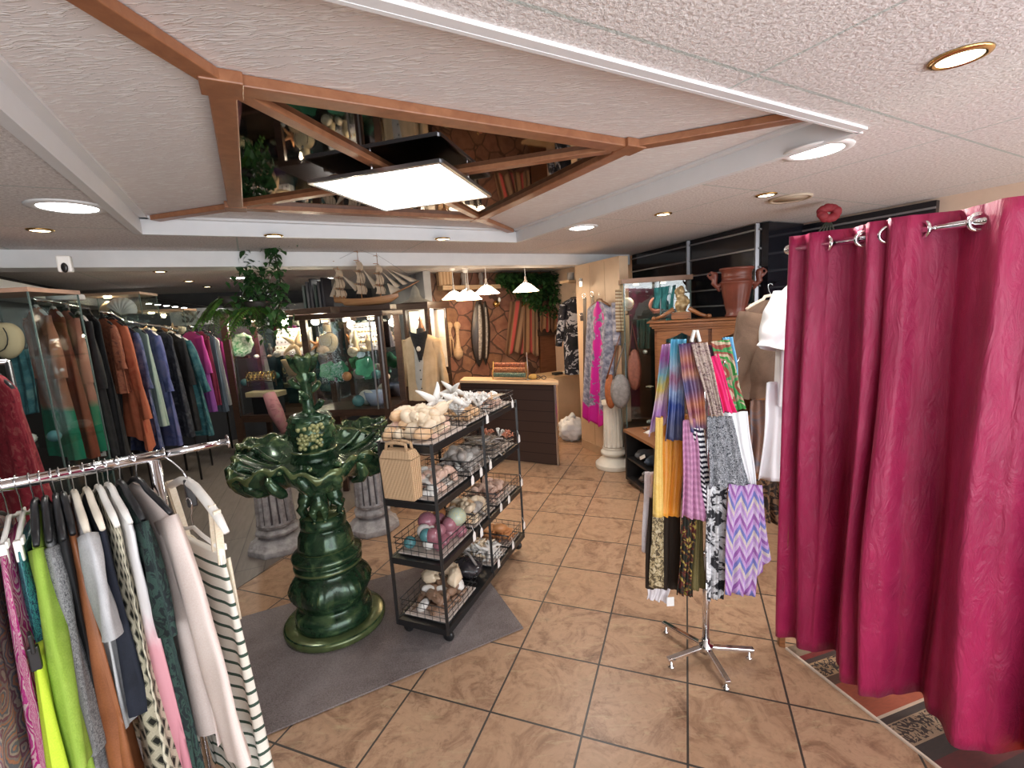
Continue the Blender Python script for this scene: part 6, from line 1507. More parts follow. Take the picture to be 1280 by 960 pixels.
for px, col, lb, s in ((409, (.10, .34, .16), 'green leaf shaped dish left of the amber ball', .62), (423, (.05, .26, .13), 'dark green leaf shaped dish behind the amber ball', .62), (456, (.10, .40, .24), 'emerald green dish in the raised vitrine', .72)):
    q = item(px, .16, V2, 1); t = MB().lathe([(0, 0), (.06*s, 0), (.11*s, .03*s), (.13*s, .06*s), (.12*s, .06*s), (0, .02*s)], 32, q+Vector((0, 0, .14*s)), m=Matrix.Rotation(1.15, 3, 'X'), mod=lambda a, r, z: (r*(1+.12*cos(5*a)), z)); t.box(q+Vector((0, .02, .015)), (.08*s, .05*s, .03)); tag(t.build('leaf_dish', M('glaze_%d' % px, col, .15, var=.4)), lb, 'dish')
bw_ = item(464, .17, V1, 1); t = MB().lathe([(0, 0), (.06, 0), (.09, .06), (.105, .13), (.098, .13), (.08, .05), (0, .02)], 40, bw_); tag(t.build('blue_bowl', M('pale_blue_glass', (.42, .48, .66), .12)), 'pale blue bowl on the vitrine floor', 'bowl')
# ================================================================== SHIP ON TOP OF THE CABINET
sx0, sx1 = atY(413, 379, 4.14), atY(493, 374, 4.04); sd = (sx1-sx0); sd.z = 0; SL = sd.length; sd.normalize(); sn = Vector((-sd.y, sd.x, 0))
szb = VZ1+.046
pl_ = thing('ship_stand', 'dark box stand under the model ship', 'stand', sx0+sd*SL*.5)
b0 = sx0+sd*(SL*.52); b0.z = szb
MB().box(b0+Vector((0, .12, .024)), (SL*.8, .14, .046), math.atan2(sd.y, sd.x)).build('box', m_darkwood, pl_, bevel=.004)
pl_.location = b0; 
for ch in pl_.children: ch.location = Vector((0, 0, 0))-(b0-(sx0+sd*SL*.5))
shp = thing('model_ship', 'wooden model sailing ship with three masts on the glass display cabinet', 'model ship', b0+Vector((0, .12, .048)))
hb = szb+.040
def shp_(u, v, z): return Vector((sx0.x, sx0.y, 0))+sd*(u*SL)+sn*v+Vector((0, .12, z))
def hull(u, v):
    w_ = .055*(sin(min(1, u*1.25+.25)*PI*.5) if u < .6 else cos((u-.6)/.4*PI*.5)**.7+.02)
    a = (v-.5)*PI; dep = .065*(1 if u < .85 else 1-.5*(u-.85)/.15)
    sheer = .025*(2*u-1)**2+(.02 if u < .15 else 0)
    return shp_(u*1.02, w_*sin(a), hb+.072+sheer-dep*max(0, cos(a))**.6)
m_hull = wood('ship_wood', (.28, .12, .05), (.48, .25, .11), .45); m_sail = M('parchment_sail', (.52, .42, .31), .8, var=.12, vs=30)
hl = MB().grid(hull, 40, 16); hl.grid(lambda u, v: lerp(hull(u, 0), hull(u, 1), v)-Vector((0, 0, .012)), 40, 4); hl.build('hull', m_hull, shp)
MB().tube([shp_(.93, 0, hb+.09), shp_(1.18, 0, hb+.145), shp_(1.36, 0, hb+.19)], [.008, .006, .003], 8).build('bowsprit', m_hull, shp)
for k, (u, ht) in enumerate(((.10, .37), (.44, .43), (.74, .385))):
    mt = MB().tube([shp_(u, 0, hb+.05), shp_(u, 0, hb+ht*1.18)], [.006, .002], 8); mt.build('mast', m_hull, shp)
    y_ = MB(); sl_ = MB()
    for j, f in enumerate((.42, .66, .86, 1.02)):
        wv = .085*(1-.17*j); c = hb+ht*f*1.08
        y_.tube([shp_(u-.02, -wv, c), shp_(u, 0, c+.004), shp_(u-.02, wv, c)], .003, 6)
        if j < 3:
            zt_, zb_ = c-.008, hb+ht*((.42, .66, .86, 1.02)[j-1]*1.08)+.012 if j else hb+ht*.26
            def sail(a, b, u=u, wv=wv, zt_=zt_, zb_=zb_): return shp_(u+.022*sin(b*PI)*1.0, (a-.5)*2*wv*(1+.12*b), lerp(zt_, zb_, b))
            sl_.grid(sail, 8, 6)
    y_.build('yards', m_hull, shp); sl_.build('square_sails', m_sail, shp)
tri_ = MB()
def tsail(a, b, c): tri_.grid(lambda u, v: lerp(a, lerp(b, c, u), v)+sn*.02*sin(u*PI)*v, 5, 6)
P = shp_
for (a, b, c) in (((.80, .29), (.98, .145), (1.06, .16)), ((.86, .31), (1.10, .165), (1.18, .175)), ((.93, .30), (1.22, .185), (1.34, .195)), ((.86, .19), (.90, .085), (1.06, .13)), ((.50, .33), (.64, .15), (.71, .19)), ((.15, .29), (.34, .14), (.42, .18)), ((.06, .27), (-.08, .11), (.04, .09))):
    tsail(P(a[0], 0, hb+a[1]), P(b[0], 0, hb+b[1]), P(c[0], 0, hb+c[1]))
tri_.build('stay_sails', m_sail, shp)
rg_ = MB()
for u, ht in ((.10, .37), (.44, .43), (.74, .385)):
    for s in (-1, 1):
        for k in (-.05, 0, .05): rg_.tube([P(u+k, s*.05, hb+.085), P(u, 0, hb+ht*.9)], .0016, 4)
rg_.tube([P(1.34, 0, hb+.19), P(.74, 0, hb+.44)], .0009, 4); rg_.tube([P(.74, 0, hb+.43), P(.44, 0, hb+.50)], .0009, 4); rg_.tube([P(.44, 0, hb+.49), P(.10, 0, hb+.42)], .0009, 4)
rg_.build('rigging', m_darkwood, shp)
for u in (.2, .5, .8): MB().box2(P(u, -.05, hb+.001), P(u, .05, hb+.001), .02, .012).build('cradle', m_darkwood, shp)
# folders behind
for i in range(6):
    q = kp(1.06+.055*i, .30, KZ1+.068); tag(MB().box(q+Vector((0, 0, .15+.02*(i % 3))), (.03, .2, .30+.04*(i % 3)), krz).build('folder', M('folder_%d' % (i % 3), ((.03, .05, .045), (.06, .06, .07), (.02, .02, .03))[i % 3], .5)), 'dark folder in the row standing on the display cabinet', 'folder', 'folders on the display cabinet')
# ================================================================== HANGING PLANTS
py_ = Vector((-1.86, 3.86, 0))
hp = thing('hanging_plant', 'trailing ivy hanging from the ceiling in front of the beam', 'hanging plant', Vector((-1.95, 3.95, 1.75)))
r = random.Random(11); m_ = MB(); ms_ = MB()
def strand(pts, n, sp, L, w_, mat_mb, dn=.4):
    for k in range(n):
        t = r.random()*(len(pts)-1); i = int(t); p = lerp(pts[i], pts[i+1], t-i)+Vector((r.gauss(0, sp), r.gauss(0, sp), r.gauss(0, sp)))
        leaf(mat_mb, p, Vector((r.uniform(-1, 1), r.uniform(-1, .5), r.uniform(-1, .4))), L*r.uniform(.7, 1.3), w_*r.uniform(.7, 1.3), dn)
A = [atY(x, y, 3.9) for x, y in ((304, 300), (307, 320), (309, 345), (306, 370))]
Bp = [atY(x, y, 3.85) for x, y in ((333, 300), (343, 318), (350, 345), (352, 375), (345, 400))]
Cp = [atY(x, y, 3.95) for x, y in ((318, 340), (326, 360), (322, 385), (330, 400))]
Dp = [atY(x, y, 3.75) for x, y in ((338, 297), (352, 296), (366, 294))]
for q, n, s_ in ((A, 70, .022), (Bp, 150, .03), (Cp, 420, .075), (Dp, 30, .012)): strand(q, n, s_, .055, .022, m_); ms_.tube(q, .005, 6)
for q in (A, Bp): ms_.tube([q[0], Vector((q[0].x, q[0].y, Z_C))], .004, 6)
m_.build('foliage', m_ivy, hp); ms_.build('stems', m_stem, hp)
pt = atY(325, 395, 3.95); MB().lathe([(0, 0), (.07, 0), (.10, .10), (.105, .12), (.09, .12), (0, .10)], 24, pt).build('pot', M('plant_pot', (.03, .025, .02), .6), hp)
hf = thing('fern', 'drooping green fern below the trailing ivy at the cabinet corner', 'fern', atY(300, 420, 3.95)); mf = MB(); mst = MB(); r = random.Random(3)
cen = [atY(288, 372, 3.95), atY(318, 385, 3.9), atY(272, 388, 4.0)]
for k in range(46):
    c = cen[k % 3]; a = r.uniform(0, 2*PI); L = r.uniform(.14, .30); d = Vector((cos(a), sin(a), r.uniform(-.1, .5))).normalized()
    pts = [c+d*L*t+Vector((0, 0, -.9*L*t*t)) for t in (0, .25, .5, .75, 1)]; mst.tube(pts, .0025, 4)
    for j in range(15):
        t = .15+.85*j/14; p = c+d*L*t+Vector((0, 0, -.9*L*t*t)); tg = (d+Vector((0, 0, -1.8*t))).normalized(); s = tg.cross(Vector((0, 0, 1))).normalized()
        for q in (-1, 1): leaf(mf, p, s*q+tg*.6, .052*(1-.5*t), .009, .35)
mf.build('fronds', m_frond, hf); mst.build('stems', m_stem, hf)
tag(MB().lathe([(0, 0), (.06, 0), (.09, .09), (.08, .09), (0, .07)], 24, cen[0]+Vector((0, 0, -.08))).build('fern_pot', M('plant_pot', (.03, .025, .02), .6)), 'small dark pot under the drooping fern', 'pot')
# ================================================================== LIT WOODEN CABINET, FINIAL, MANNEQUIN
wA = atY(492, 470, 6.35); wB = atY(541, 470, 6.1)
wA.z = wB.z = 0; ld = (wB-wA).normalized(); ln = Vector((-ld.y, ld.x, 0)); lr = math.atan2(ld.y, ld.x); LW = (wB-wA).length
def lq(u, v, z): return wA+ld*u+ln*v+Vector((0, 0, z))
lc = thing('lit_cabinet', 'dark wooden cabinet with brightly lit glass panels behind the mannequin', 'cabinet', lq(LW/2, .25, 0), lr)
b = MB(); b.box(lq(LW/2, .25, .45), (LW, .5, .9), lr); b.box(lq(LW/2, .25, 1.86), (LW+.06, .56, .09), lr); b.box(lq(LW/2, .48, 1.35), (LW, .03, 1.0), lr)
for u in (.02, LW*.42, LW-.02): b.box(lq(u, .03, 1.37), (.05 if u != LW*.42 else .04, .06, .96), lr)
b.build('body', m_darkwood, lc, bevel=.004)
MB().box(lq(LW/2, .455, 1.4), (LW-.06, .01, .8), lr).build('lit_back', M('cabinet_cream', (.8, .7, .58), .5), lc)
MB().box(lq(LW/2, .02, 1.37), (LW-.08, .004, .92), lr).build('pane', m_glass, lc)
for z in (1.12, 1.42): MB().box(lq(LW/2, .24, z), (LW-.06, .4, .008), lr).build('glass_shelf', m_glass, lc)
for u in (.12, LW-.12):
    MB().lathe([(0, 1.80), (.03, 1.80), (.034, 1.815)], 16, lq(u, .2, 0)).build('spotlight', m_halo, lc)
    d = bpy.data.lights.new('cabinet_light', 'POINT'); d.energy = 9; d.color = (1, .88, .7); d.shadow_soft_size = .04
    l = bpy.data.objects.new('cabinet_light', d); l.location = lq(u, .2, 1.74); COL.objects.link(l)
for i, (u, z, h_) in enumerate(((.38, 1.425, .30), (.15, 1.125, .2), (.45, 1.125, .22))):
    s = MB().lathe([(0, 0), (.05, 0), (.055, h_*.4), (.03, h_*.6), (.02, h_*.75), (.028, h_*.85), (0, h_)], 18, lq(u, .2, z)); tag(s.build('bottle', M('brown_bottle', (.16, .06, .02), .25)), ('tall brown bottle in the lit wooden cabinet', 'brown bottle on the left of the lower lit shelf', 'brown bottle on the right of the lower lit shelf')[i], 'bottle')
c_x = cloth_mat('red_leather', 'plain', [(.10, .03, .025), (.20, .07, .05)], 6)
q = atY(519, 367, 6.25); q.z = 1.907; fl_ = thing('roof_finial', 'grey pointed roof ornament on top of the lit cabinet', 'ornament', q)
f = MB(); n = 8
f.lathe([(.20, 0), (.19, .012), (.09, .05), (.06, .10), (.055, .15), (.03, .20), (0, .235)], 8, q); f.build('body', M('zinc_grey', (.42, .42, .38), .5, var=.2), fl_, bevel=.003)
# mannequin torso with jacket
mq = atY(531, 478, 5.75); mz = Vector((mq.x, mq.y, 0)); mn = thing('mannequin', 'dressmaker torso in a beige jacket with a black scarf behind the counter', 'mannequin', mz)
MB().lathe([(0, .001), (.16, .001), (.16, .015), (.03, .03), (.02, .05), (.02, .80), (0, .81)], 28, mz).build('stand', m_darkwood, mn)
m_torso = M('black_bust', (.02, .02, .022), .7)
MB().lathe([(0, .78), (.13, .78), (.15, .90), (.13, 1.05), (.155, 1.22), (.165, 1.34), (.13, 1.42), (.06, 1.465), (.05, 1.53), (.045, 1.575), (0, 1.58)], 36, mz, mod=lambda a, r, z: (r*(1-.25*abs(sin(a))), z)).build('torso', m_torso, mn)
c_jack = cloth_mat('beige_linen', 'plain', [(.44, .33, .20), (.56, .43, .28)], 7); c_vest = cloth_mat('grey_vest', 'plain', [(.36, .36, .34), (.46, .45, .42)], 9)
mb = MB(); Tm = loc_m(mz+Vector((0, 0, 1.53)), D(-4)); gbody(mb, Tm, .80, .205, .20, .13, .07, .02, .016, 6, .3)
for s_ in (-1, 1): gsleeve(mb, Tm, s_, .205, .02, .56, .05, .075, .05, .06, .3)
mb.build('jacket', c_jack, mn)
MB().grid(lambda u, v: mz+Vector((lerp(-.06-.02*v, .035, u), -.152-.02*v-.02*sin(u*PI), lerp(1.42, .80, v))), 10, 16, uvf=lambda u, v: (u*.1, v*.6)).build('shirt_front', c_vest, mn, solid=.004)
for k in range(5): MB().ell(mz+Vector((-.005, -.185-.012*k/4, 1.30-.11*k)), (.009, .005, .009)).build('button', m_blackp, mn)
MB().grid(lambda u, v: mz+Vector(((.085*(1-v)+.03)*cos(-PI*u)*1.0+.0, -.10-.09*sin(PI*u), lerp(1.52, 1.20, v)+.04*abs(u-.5)*2*(1-v))), 16, 10).build('scarf', c_black, mn, solid=.008)
MB().ell(mz+Vector((.0, -.205, 1.34)), (.026, .012, .03)).build('brooch', M('pale_brooch', (.7, .66, .55), .4), mn)
# ================================================================== TEAL CLOTH BOX UNDER THE CABINET
bxp = atz(432, 602, 0)+Vector((0, .12, 0)); bo = thing('storage_box', 'olive box on casters with a teal cloth behind the right grey column', 'storage box', bxp)
MB().box(bxp+Vector((0, 0, .24)), (.40, .32, .36), .12).build('box', M('olive_box', (.09, .09, .035), .6), bo, bevel=.008)
c_tl = cloth_mat('teal_cloth', 'plain', [(.01, .16, .17), (.02, .26, .27)], 8)
def tcl(u, v):
    a = 2*PI*u; R_ = Matrix.Rotation(.12, 3, 'Z'); ex = .215+.012*sin(9*a)*v; ey = .175+.012*sin(9*a)*v
    cx_, cy_ = (abs(cos(a))**.5)*(1 if cos(a) > 0 else -1), (abs(sin(a))**.5)*(1 if sin(a) > 0 else -1)
    k = min(1, v*2.2); return bxp+R_@Vector((ex*cx_*k, ey*cy_*k, .475-(max(0, v-.45)/.55)*(.24+.03*sin(5*a))))
MB().grid(tcl, 72, 18, closed=True, uvf=lambda u, v: (u*1.4, v*.5)).build('cloth', c_tl, bo, solid=.006)
for s in (-1, 1):
    for e in (-1, 1): MB().ell(bxp+Vector((s*.16, e*.12, .03)), (.025, .03, .028)).build('caster', m_blackp, bo)
rdx = atz(452, 596, 0)+Vector((.02, .25, 0)); rdb = thing('red_stool', 'dark red box stool behind the right grey column', 'stool', rdx); MB().box(rdx+Vector((0, 0, .25)), (.25, .25, .50), .12).build('body', M('dark_red', (.16, .015, .015), .6), rdb, bevel=.008)
pk = thing('folded_parasol', 'pinkish folded cloth leaning below the left part of the cabinet', 'cloth roll', atz(352, 548, 0))
MB().tube([atY(336, 492, 5.6), atY(345, 515, 5.55), atY(357, 540, 5.5)], [.07, .085, .05], 14).build('roll', cloth_mat('pink_brocade', 'blot', [(.20, .08, .09), (.34, .15, .16), (.26, .20, .15)], 12), pk)
MB().tube([atY(357, 540, 5.5), Vector((atY(357, 540, 5.5).x+.02, 5.5, .0))], .015, 8).build('stick', m_darkwood, pk)
# ================================================================== CLOTHES RAILS ALONG THE LEFT WALL
def gpos(px, py, Y): return atY(px, py, Y)
c_peach = cloth_mat('peach_teal', 'band', [(0, (.46, .15, .085)), (.15, (.62, .23, .15)), (.50, (.56, .20, .13)), (.66, (.50, .20, .13)), (.70, (.02, .26, .15)), (1, (.02, .30, .18))], .05)
c_peach2 = cloth_mat('peach_green', 'band', [(0, (.56, .20, .14)), (.30, (.60, .24, .17)), (.64, (.50, .20, .15)), (.70, (.015, .25, .13)), (1, (.01, .22, .12))], .05)
c_rust = cloth_mat('rust_red', 'plain', [(.22, .045, .025), (.30, .07, .035)], 8)
c_coral = cloth_mat('coral_blouse', 'blot', [(.30, .06, .03), (.42, .12, .06), (.34, .10, .05)], 7)
c_corp = cloth_mat('coral_print', 'blot', [(.20, .05, .03), (.36, .13, .07), (.10, .03, .03)], 22)
c_navp = cloth_mat('navy_print', 'blot', [(.02, .03, .08), (.06, .08, .18), (.18, .18, .26)], 12)
c_mint = cloth_mat('pale_mint', 'blot', [(.26, .36, .30), (.40, .48, .40)], 6)
c_bluep = cloth_mat('blue_violet', 'blot', [(.04, .05, .16), (.10, .12, .28), (.16, .14, .26)], 8)
c_dkp = cloth_mat('dark_print', 'blot', [(.012, .012, .016), (.03, .035, .045), (.09, .09, .10)], 18)
c_tlp = cloth_mat('teal_print', 'blot', [(.01, .05, .06), (.03, .12, .14), (.12, .22, .22)], 12)
c_magt = cloth_mat('magenta_violet', 'band', [(0, (.40, .04, .22)), (.40, (.38, .05, .24)), (.55, (.22, .05, .26)), (1, (.20, .06, .26))], .12)
c_maro = cloth_mat('maroon', 'plain', [(.12, .01, .03), (.18, .02, .05)], 8)
c_slate = cloth_mat('slate', 'plain', [(.07, .10, .13), (.11, .14, .18)], 8)
c_dred = cloth_mat('deep_red_studded', 'print', [(.10, .006, .012), (.17, .012, .02), (.20, .015, .025), (.24, .05, .05)], 20)
left = [
 # top pixel, Y, phi, material, L, sleeve, name, label
 ((-8, 468), 2.05, -25, c_dred, 1.0, None, 'kaftan', 'deep red studded kaftan at the far left edge', dict(sh=.17, hem=.30, th=.03)),
 ((44, 384), 3.15, -30, c_peach, 1.02, (.40, .03), 'kaftan', 'peach kaftan with an emerald hem nearest the glass showcase', dict(sh=.18, hem=.26)),
 ((66, 386), 3.30, -32, c_rust, 1.05, None, 'dress', 'rust red dress between the two peach kaftans', dict(sh=.17, hem=.24)),
 ((82, 388), 3.42, -34, c_peach2, 1.02, (.45, .03), 'kaftan', 'peach kaftan with a green hem and paper tags', dict(sh=.18, hem=.25)),
 ((98, 392), 3.6, -34, c_black, 1.10, (.5, .03), 'jacket', 'black jacket left of the coral blouse', dict(sh=.18, hem=.22)),
 ((112, 394), 3.75, -34, c_black, 1.15, None, 'dress', 'plain black dress behind the coral blouse', dict(sh=.18, hem=.24)),
 ((128, 398), 3.9, -30, c_corp, .62, (.35, .03), 'blouse', 'short coral print blouse over black trousers', dict(sh=.17, hem=.22)),
 ((140, 399), 4.0, -28, c_coral, 1.0, (.78, .10), 'tunic', 'coral tunic with pointed hem on the left rail', dict(sh=.18, hem=.26, hemcut=-.15, fold=.03)),
 ((156, 408), 4.3, -28, c_navp, 1.18, (.5, .05), 'dress', 'navy print dress right of the coral tunic', dict(sh=.18, hem=.28)),
 ((170, 410), 4.5, -26, c_mint, .95, None, 'dress', 'pale mint dress between the navy and blue violet ones', dict(sh=.17, hem=.22)),
 ((184, 412), 4.7, -26, c_bluep, 1.18, (.55, .04), 'dress', 'blue violet long dress on the left rail', dict(sh=.17, hem=.25)),
 ((200, 414), 4.9, -24, c_dkp, 1.12, None, 'dress', 'dark speckled dress beside the blue violet one', dict(sh=.18, hem=.26)),
 ((213, 416), 5.1, -24, c_black, 1.08, (.5, .05), 'dress', 'black sleeved dress left of the teal print one', dict(sh=.18, hem=.22)),
 ((222, 420), 5.2, -22, c_tlp, 1.12, (.55, .16), 'kaftan', 'wide teal print kaftan on the left rail', dict(sh=.18, hem=.32, fold=.03)),
 ((238, 414), 5.75, -22, c_magt, 1.0, (.45, .05), 'kaftan', 'bright magenta and violet kaftan far along the left rail', dict(sh=.17, hem=.23)),
 ((248, 414), 5.95, -22, c_maro, .95, None, 'dress', 'maroon dress behind the bright magenta kaftan', dict(sh=.17, hem=.20)),
 ((256, 416), 6.15, -22, c_slate, 1.05, None, 'dress', 'slate blue dress right of the maroon one', dict(sh=.17, hem=.20)),
 ((263, 420), 6.35, -22, c_white, .95, None, 'dress', 'white dress near the dark cabinet post', dict(sh=.15, hem=.20)),
 ((269, 422), 6.55, -22, c_magt, .80, (.35, .03), 'blouse', 'magenta print blouse last before the cabinet post', dict(sh=.15, hem=.19)),
]
prev = None; rails = []
for (tp, Y, ph, mt, L, sl, nm, lb, kw) in left:
    p = atY(*tp, Y)
    kw = {**dict(th=.022, fold=.02, drop=.05), **kw}
    garment(nm, lb, nm, p+Vector((0, 0, .05)), D(ph), mt, L=L, sleeve=sl, **kw)
    hanger(p+Vector((0, 0, .05)), D(ph), m_hblack if rnd.random() < .5 else m_hwhite, 'hanger carrying the '+brief(lb, 8), w=kw.get('sh', .18)-.01, drop=.05)
    rails.append(p+Vector((0, 0, .05)))
def rail(pts, lb, posts=True):
    t = thing('wall_rail', lb, 'clothes rail', (pts[0].x, pts[0].y, 0)); pts = list(pts)
    MB().tube(pts, .012, 10).build('bar', m_chrome, t)
    for q in (pts[0], pts[-1]):
        MB().tube([q, Vector((q.x, q.y, .0))], .012, 10).build('post', m_black, t)
rail(rails[1:6], 'chrome clothes rail carrying the peach kaftans')
rail(rails[6:14], 'chrome clothes rail carrying the coral tunic and blue dresses')
rail(rails[14:], 'chrome clothes rail carrying the bright magenta kaftan')
q = rails[0]; rail([q+Vector((-.5, -.1, 0)), q+Vector((.02, .05, 0))], 'chrome clothes rail carrying the deep red kaftan')
scarf('trousers', 'black trousers under the short coral print blouse', c_black, (132, 480), (158, 482), (136, 570), (166, 572), 3.95, 3.95, amp=.02, nf=2, cat='trousers')
for i, (x, y, lb, col) in enumerate(((104, 560, 'beige swing tag on the green hemmed peach kaftan', (.5, .36, .22)), (125, 562, 'white swing tag with a dark print on the green hem', (.8, .79, .77)))):
    q = atY(x, y, 3.28); t = thing('swing_tag', lb, 'tag', q); MB().box(q, (.065, .003, .10), .2).build('card', M('tag_%d' % i, col, .7), t); MB().box(q+Vector((0, -.004, -.012)), (.03, .002, .03), .2).build('print', M('tag_ink', (.12, .05, .05), .7), t)
# black slabs behind the clothes; their colour stands in for shade in the gaps
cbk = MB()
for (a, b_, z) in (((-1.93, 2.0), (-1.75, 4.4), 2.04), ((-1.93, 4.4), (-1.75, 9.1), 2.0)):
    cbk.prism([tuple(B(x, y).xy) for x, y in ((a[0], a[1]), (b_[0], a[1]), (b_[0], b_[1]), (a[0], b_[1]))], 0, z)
struct(cbk.build('wall_left_gap_shade', M('gap_shade_black', (.018, .017, .018), .6)), 'black backing coloured as the shade behind the clothes rails', 'wall')
dkb = MB().prism([tuple(B(x, y).xy) for x, y in ((-1.6, 8.3), (2.0, 8.3), (2.0, 8.4), (-1.6, 8.4))], 0, 2.06)
struct(dkb.build('partition', M('partition_dark', (.022, .022, .026), .4)), 'dark partition behind the display cabinet', 'partition')
for i in range(6):
    q = atY(186+11*i, 379.5+1.3*i, 6.4); t = MB().lathe([(0, -.006), (.030, -.006), (.035, 0), (0, .004)], 16, q); tag(t.build('shelf_spot', m_lamp), 'tiny round light in the row under the far left soffit', 'light', 'row of tiny lights under the soffit')
pel = MB().box2(atY(178, 374, 6.42), atY(262, 386, 6.42), .10, .05); tag(pel.build('light_rail', m_blackp), 'black light rail with a row of tiny lights on the far left', 'light rail')
# sign with black characters
q = atY(240, 396, 6.3); sg = thing('sign_board', 'grey sign board with black characters above the magenta kaftan', 'sign', q)
MB().box(q, (.50, .015, .22), .25).build('panel', M('sign_grey', (.34, .36, .38), .5), sg)
cu = bpy.data.curves.new('lettering', 'FONT'); cu.body = 'SX6'; cu.size = .19; cu.align_x = 'CENTER'; cu.align_y = 'CENTER'; cu.extrude = .003; cu.offset = .006
tx = bpy.data.objects.new('lettering', cu); COL.objects.link(tx); cu.materials.append(m_blackp)
bpy.context.view_layer.update(); me_ = bpy.data.meshes.new_from_object(tx.evaluated_get(bpy.context.evaluated_depsgraph_get())); bpy.data.objects.remove(tx); tx = bpy.data.objects.new('lettering', me_); COL.objects.link(tx); me_.materials.clear(); me_.materials.append(m_blackp)
tx.parent = sg; tx.location = Vector((.05, -.012, -.01)); tx.rotation_euler = (PI/2, 0, .25)
# ------------------------------------------------------------ glass showcase at the far left, glass hoods on the rails
def glassbox(name, lb, c, d, rz, top=None, shelves=(), th=.005):
    t = thing(name, lb, 'showcase', (c.x, c.y, c.z-d[2]/2), rz); R_ = Matrix.Rotation(rz, 3, 'Z')
    for s in (-1, 1):
        MB().box(c+R_@Vector((s*d[0]/2, 0, 0)), (th, d[1], d[2]), rz).build('pane', m_glass, t)
        MB().box(c+R_@Vector((0, s*d[1]/2, 0)), (d[0], th, d[2]), rz).build('pane', m_glass, t)
        for e in (-1, 1): MB().box(c+R_@Vector((s*d[0]/2, e*d[1]/2, 0)), (.007, .007, d[2]), rz).build('edge_strip', M('green_glass_edge', (.10, .14, .13), .15), t)
    for f in shelves: MB().box(c+Vector((0, 0, -d[2]/2+f)), (d[0]-.01, d[1]-.01, .008), rz).build('glass_shelf', m_glass, t)
    if top: MB().box(c+Vector((0, 0, d[2]/2+.012)), (d[0]+.02, d[1]+.02, .024), rz).build('top', top, t)
    return t
gc_ = atY(48, 465, 2.62); cw = Vector((gc_.x-.22, gc_.y+.16, 1.225))
gs = glassbox('glass_showcase', 'tall glass showcase with a necklace bust at the far left edge', cw, (.44, .36, 1.50), D(8), M('showcase_rosy', (.40, .24, .17), .4), (.12, .62, 1.13))
MB().box(cw+Vector((0, 0, -.985)), (.46, .38, .47), D(8)).build('base', m_blackp, gs)
q = cw+Vector((-.07, -.02, .3845)); nb = thing('necklace_bust', 'cream necklace bust on the upper shelf of the left showcase', 'display bust', q)
MB().ell(q+Vector((0, 0, .13)), (.10, .05, .13), None, 24, 16, lambda t, a: 1-.38*max(0, cos(t))**1.5).build('form', M('cream_velvet', (.68, .52, .32), .8), nb)
MB().tube([q+Vector((.075*sin(a), -.058, .13-.085*cos(a))) for a in [-2.2+.4*i for i in range(12)]], .003, 6).build('necklace', m_blackp, nb)
for i, (dx, z, kind, mt, s, lb) in enumerate(((.10, -.155, 'ball', 'teal', .07, 'dark teal ball on the middle shelf of the left showcase'), (-.05, -.155, 'murex', 'white', .08, 'white murex on the middle shelf of the left showcase'), (.05, -.555, 'murex', 'cream', .10, 'cream murex on the low shelf of the left showcase'), (.14, -.555, 'ball', 'mauve', .10, 'mauve ball on the low shelf of the left showcase'))):
    shell(kind, mt, cw+Vector((dx, -.03, z+.026 if z > -.3 else z-.07)), s, (0, 0, i), lb, None, 'ornament')
scarf('scarf', 'dark green printed scarf hung inside the left showcase', c_tlp, (12, 440), (34, 436), (24, 520), (52, 515), 2.78, 2.78, amp=.015, nf=2)
LI = [(160, 386, 4.35, (.52, .36, .20), 'glass hood lit from inside with a white shell fan', 'glass_hood', 'fan'), (215, 408, 5.2, (.62, .36, .26), 'glass hood with gold ornaments above the teal kaftan', 'glass_hood', 'gold')]
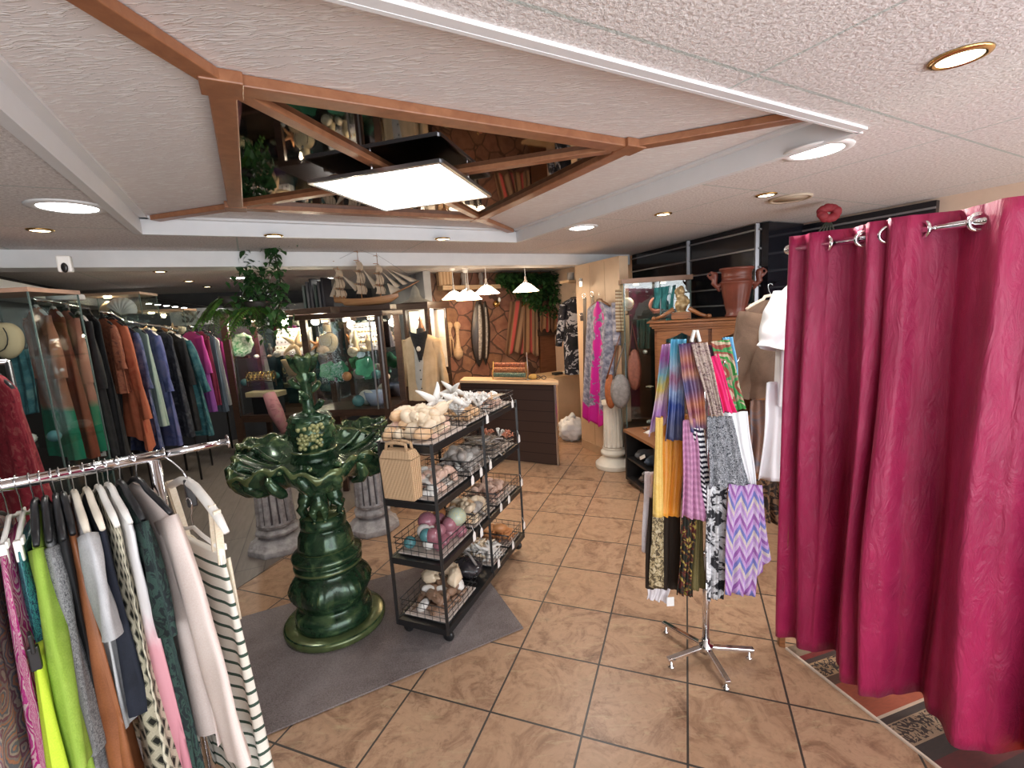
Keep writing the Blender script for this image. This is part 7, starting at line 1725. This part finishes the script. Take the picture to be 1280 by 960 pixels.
for (x, y, Y, dm, lb, nm, kind) in LI:
    c = atY(x, y, Y)+Vector((-.40, .40, .05)); zb = c.z-dm[2]/2
    gb = glassbox(nm, lb, c, dm, D(15), M('hood_top', (.35, .22, .14), .4)); MB().box(Vector((c.x, c.y, zb-.01)), (dm[0], dm[1], .016), D(15)).build('base', m_glass, gb)
    MB().tube([Vector((c.x, c.y, zb-.012)), Vector((c.x, c.y, .0))], .014, 10).build('post', m_black, gb)
    MB().lathe([(0, -.008), (.03, -.008), (.034, .004)], 16, c+Vector((-.1, 0, dm[2]/2-.004))).build('spotlight', m_halo, gb)
    d = bpy.data.lights.new('hood_light', 'POINT'); d.energy = 2.2; d.color = (1, .82, .55); d.shadow_soft_size = .03
    l = bpy.data.objects.new('hood_light', d); l.location = c+Vector((-.1, 0, dm[2]/2-.03)); COL.objects.link(l)
    if kind == 'fan':
        shell('scallop', 'white', Vector((c.x+.06, c.y-.02, zb+.09)), .17, (1.2, .3, .3), 'big white fan shell in the left glass hood', None); shell('scallop', 'cream', Vector((c.x-.12, c.y, zb+.08)), .14, (1.1, -.3, -.3), 'big cream fan shell in the left glass hood', None)
    else:
        for k in range(5): shell(('star', 'spiral', 'cowrie')[k % 3], ('tan', 'cream', 'orange')[k % 3], Vector((c.x-.22+.11*k, c.y, zb+.05)), (.09, .09, .07)[k % 3], (1.0, .2*k, k), ('gold lit starfish or shell in the far glass hood'), 'ornaments in the far glass hood', 'ornament')
hw = atY(88, 371, 3.4); hb_ = thing('hat_stand', 'white round riser above the peach kaftans', 'riser', hw+Vector((0, 0, -.03))); MB().lathe([(0, -.02), (.10, -.02), (.105, -.015), (.105, .015), (.10, .02), (0, .02)], 28, hw+Vector((-.08, .05, 0))).build('disc', m_white, hb_); MB().tube([hw+Vector((-.08, .05, -.02)), hw+Vector((-.08, .05, -.15)), hw+Vector((-.08, .05, -1.2)), Vector((hw.x-.08, hw.y+.05, 0))], .010, 8).build('pole', m_chrome, hb_)
S.view_settings.view_transform = 'Standard'; S.view_settings.look = 'None'; S.view_settings.gamma = 1; S.view_settings.use_curve_mapping = False
S.view_settings.exposure = EXPO
S.cycles.use_denoising = True; S.cycles.max_bounces = 8; S.cycles.transparent_max_bounces = 24; S.cycles.caustics_reflective = False; S.cycles.caustics_refractive = False
S.cycles.sample_clamp_indirect = 6
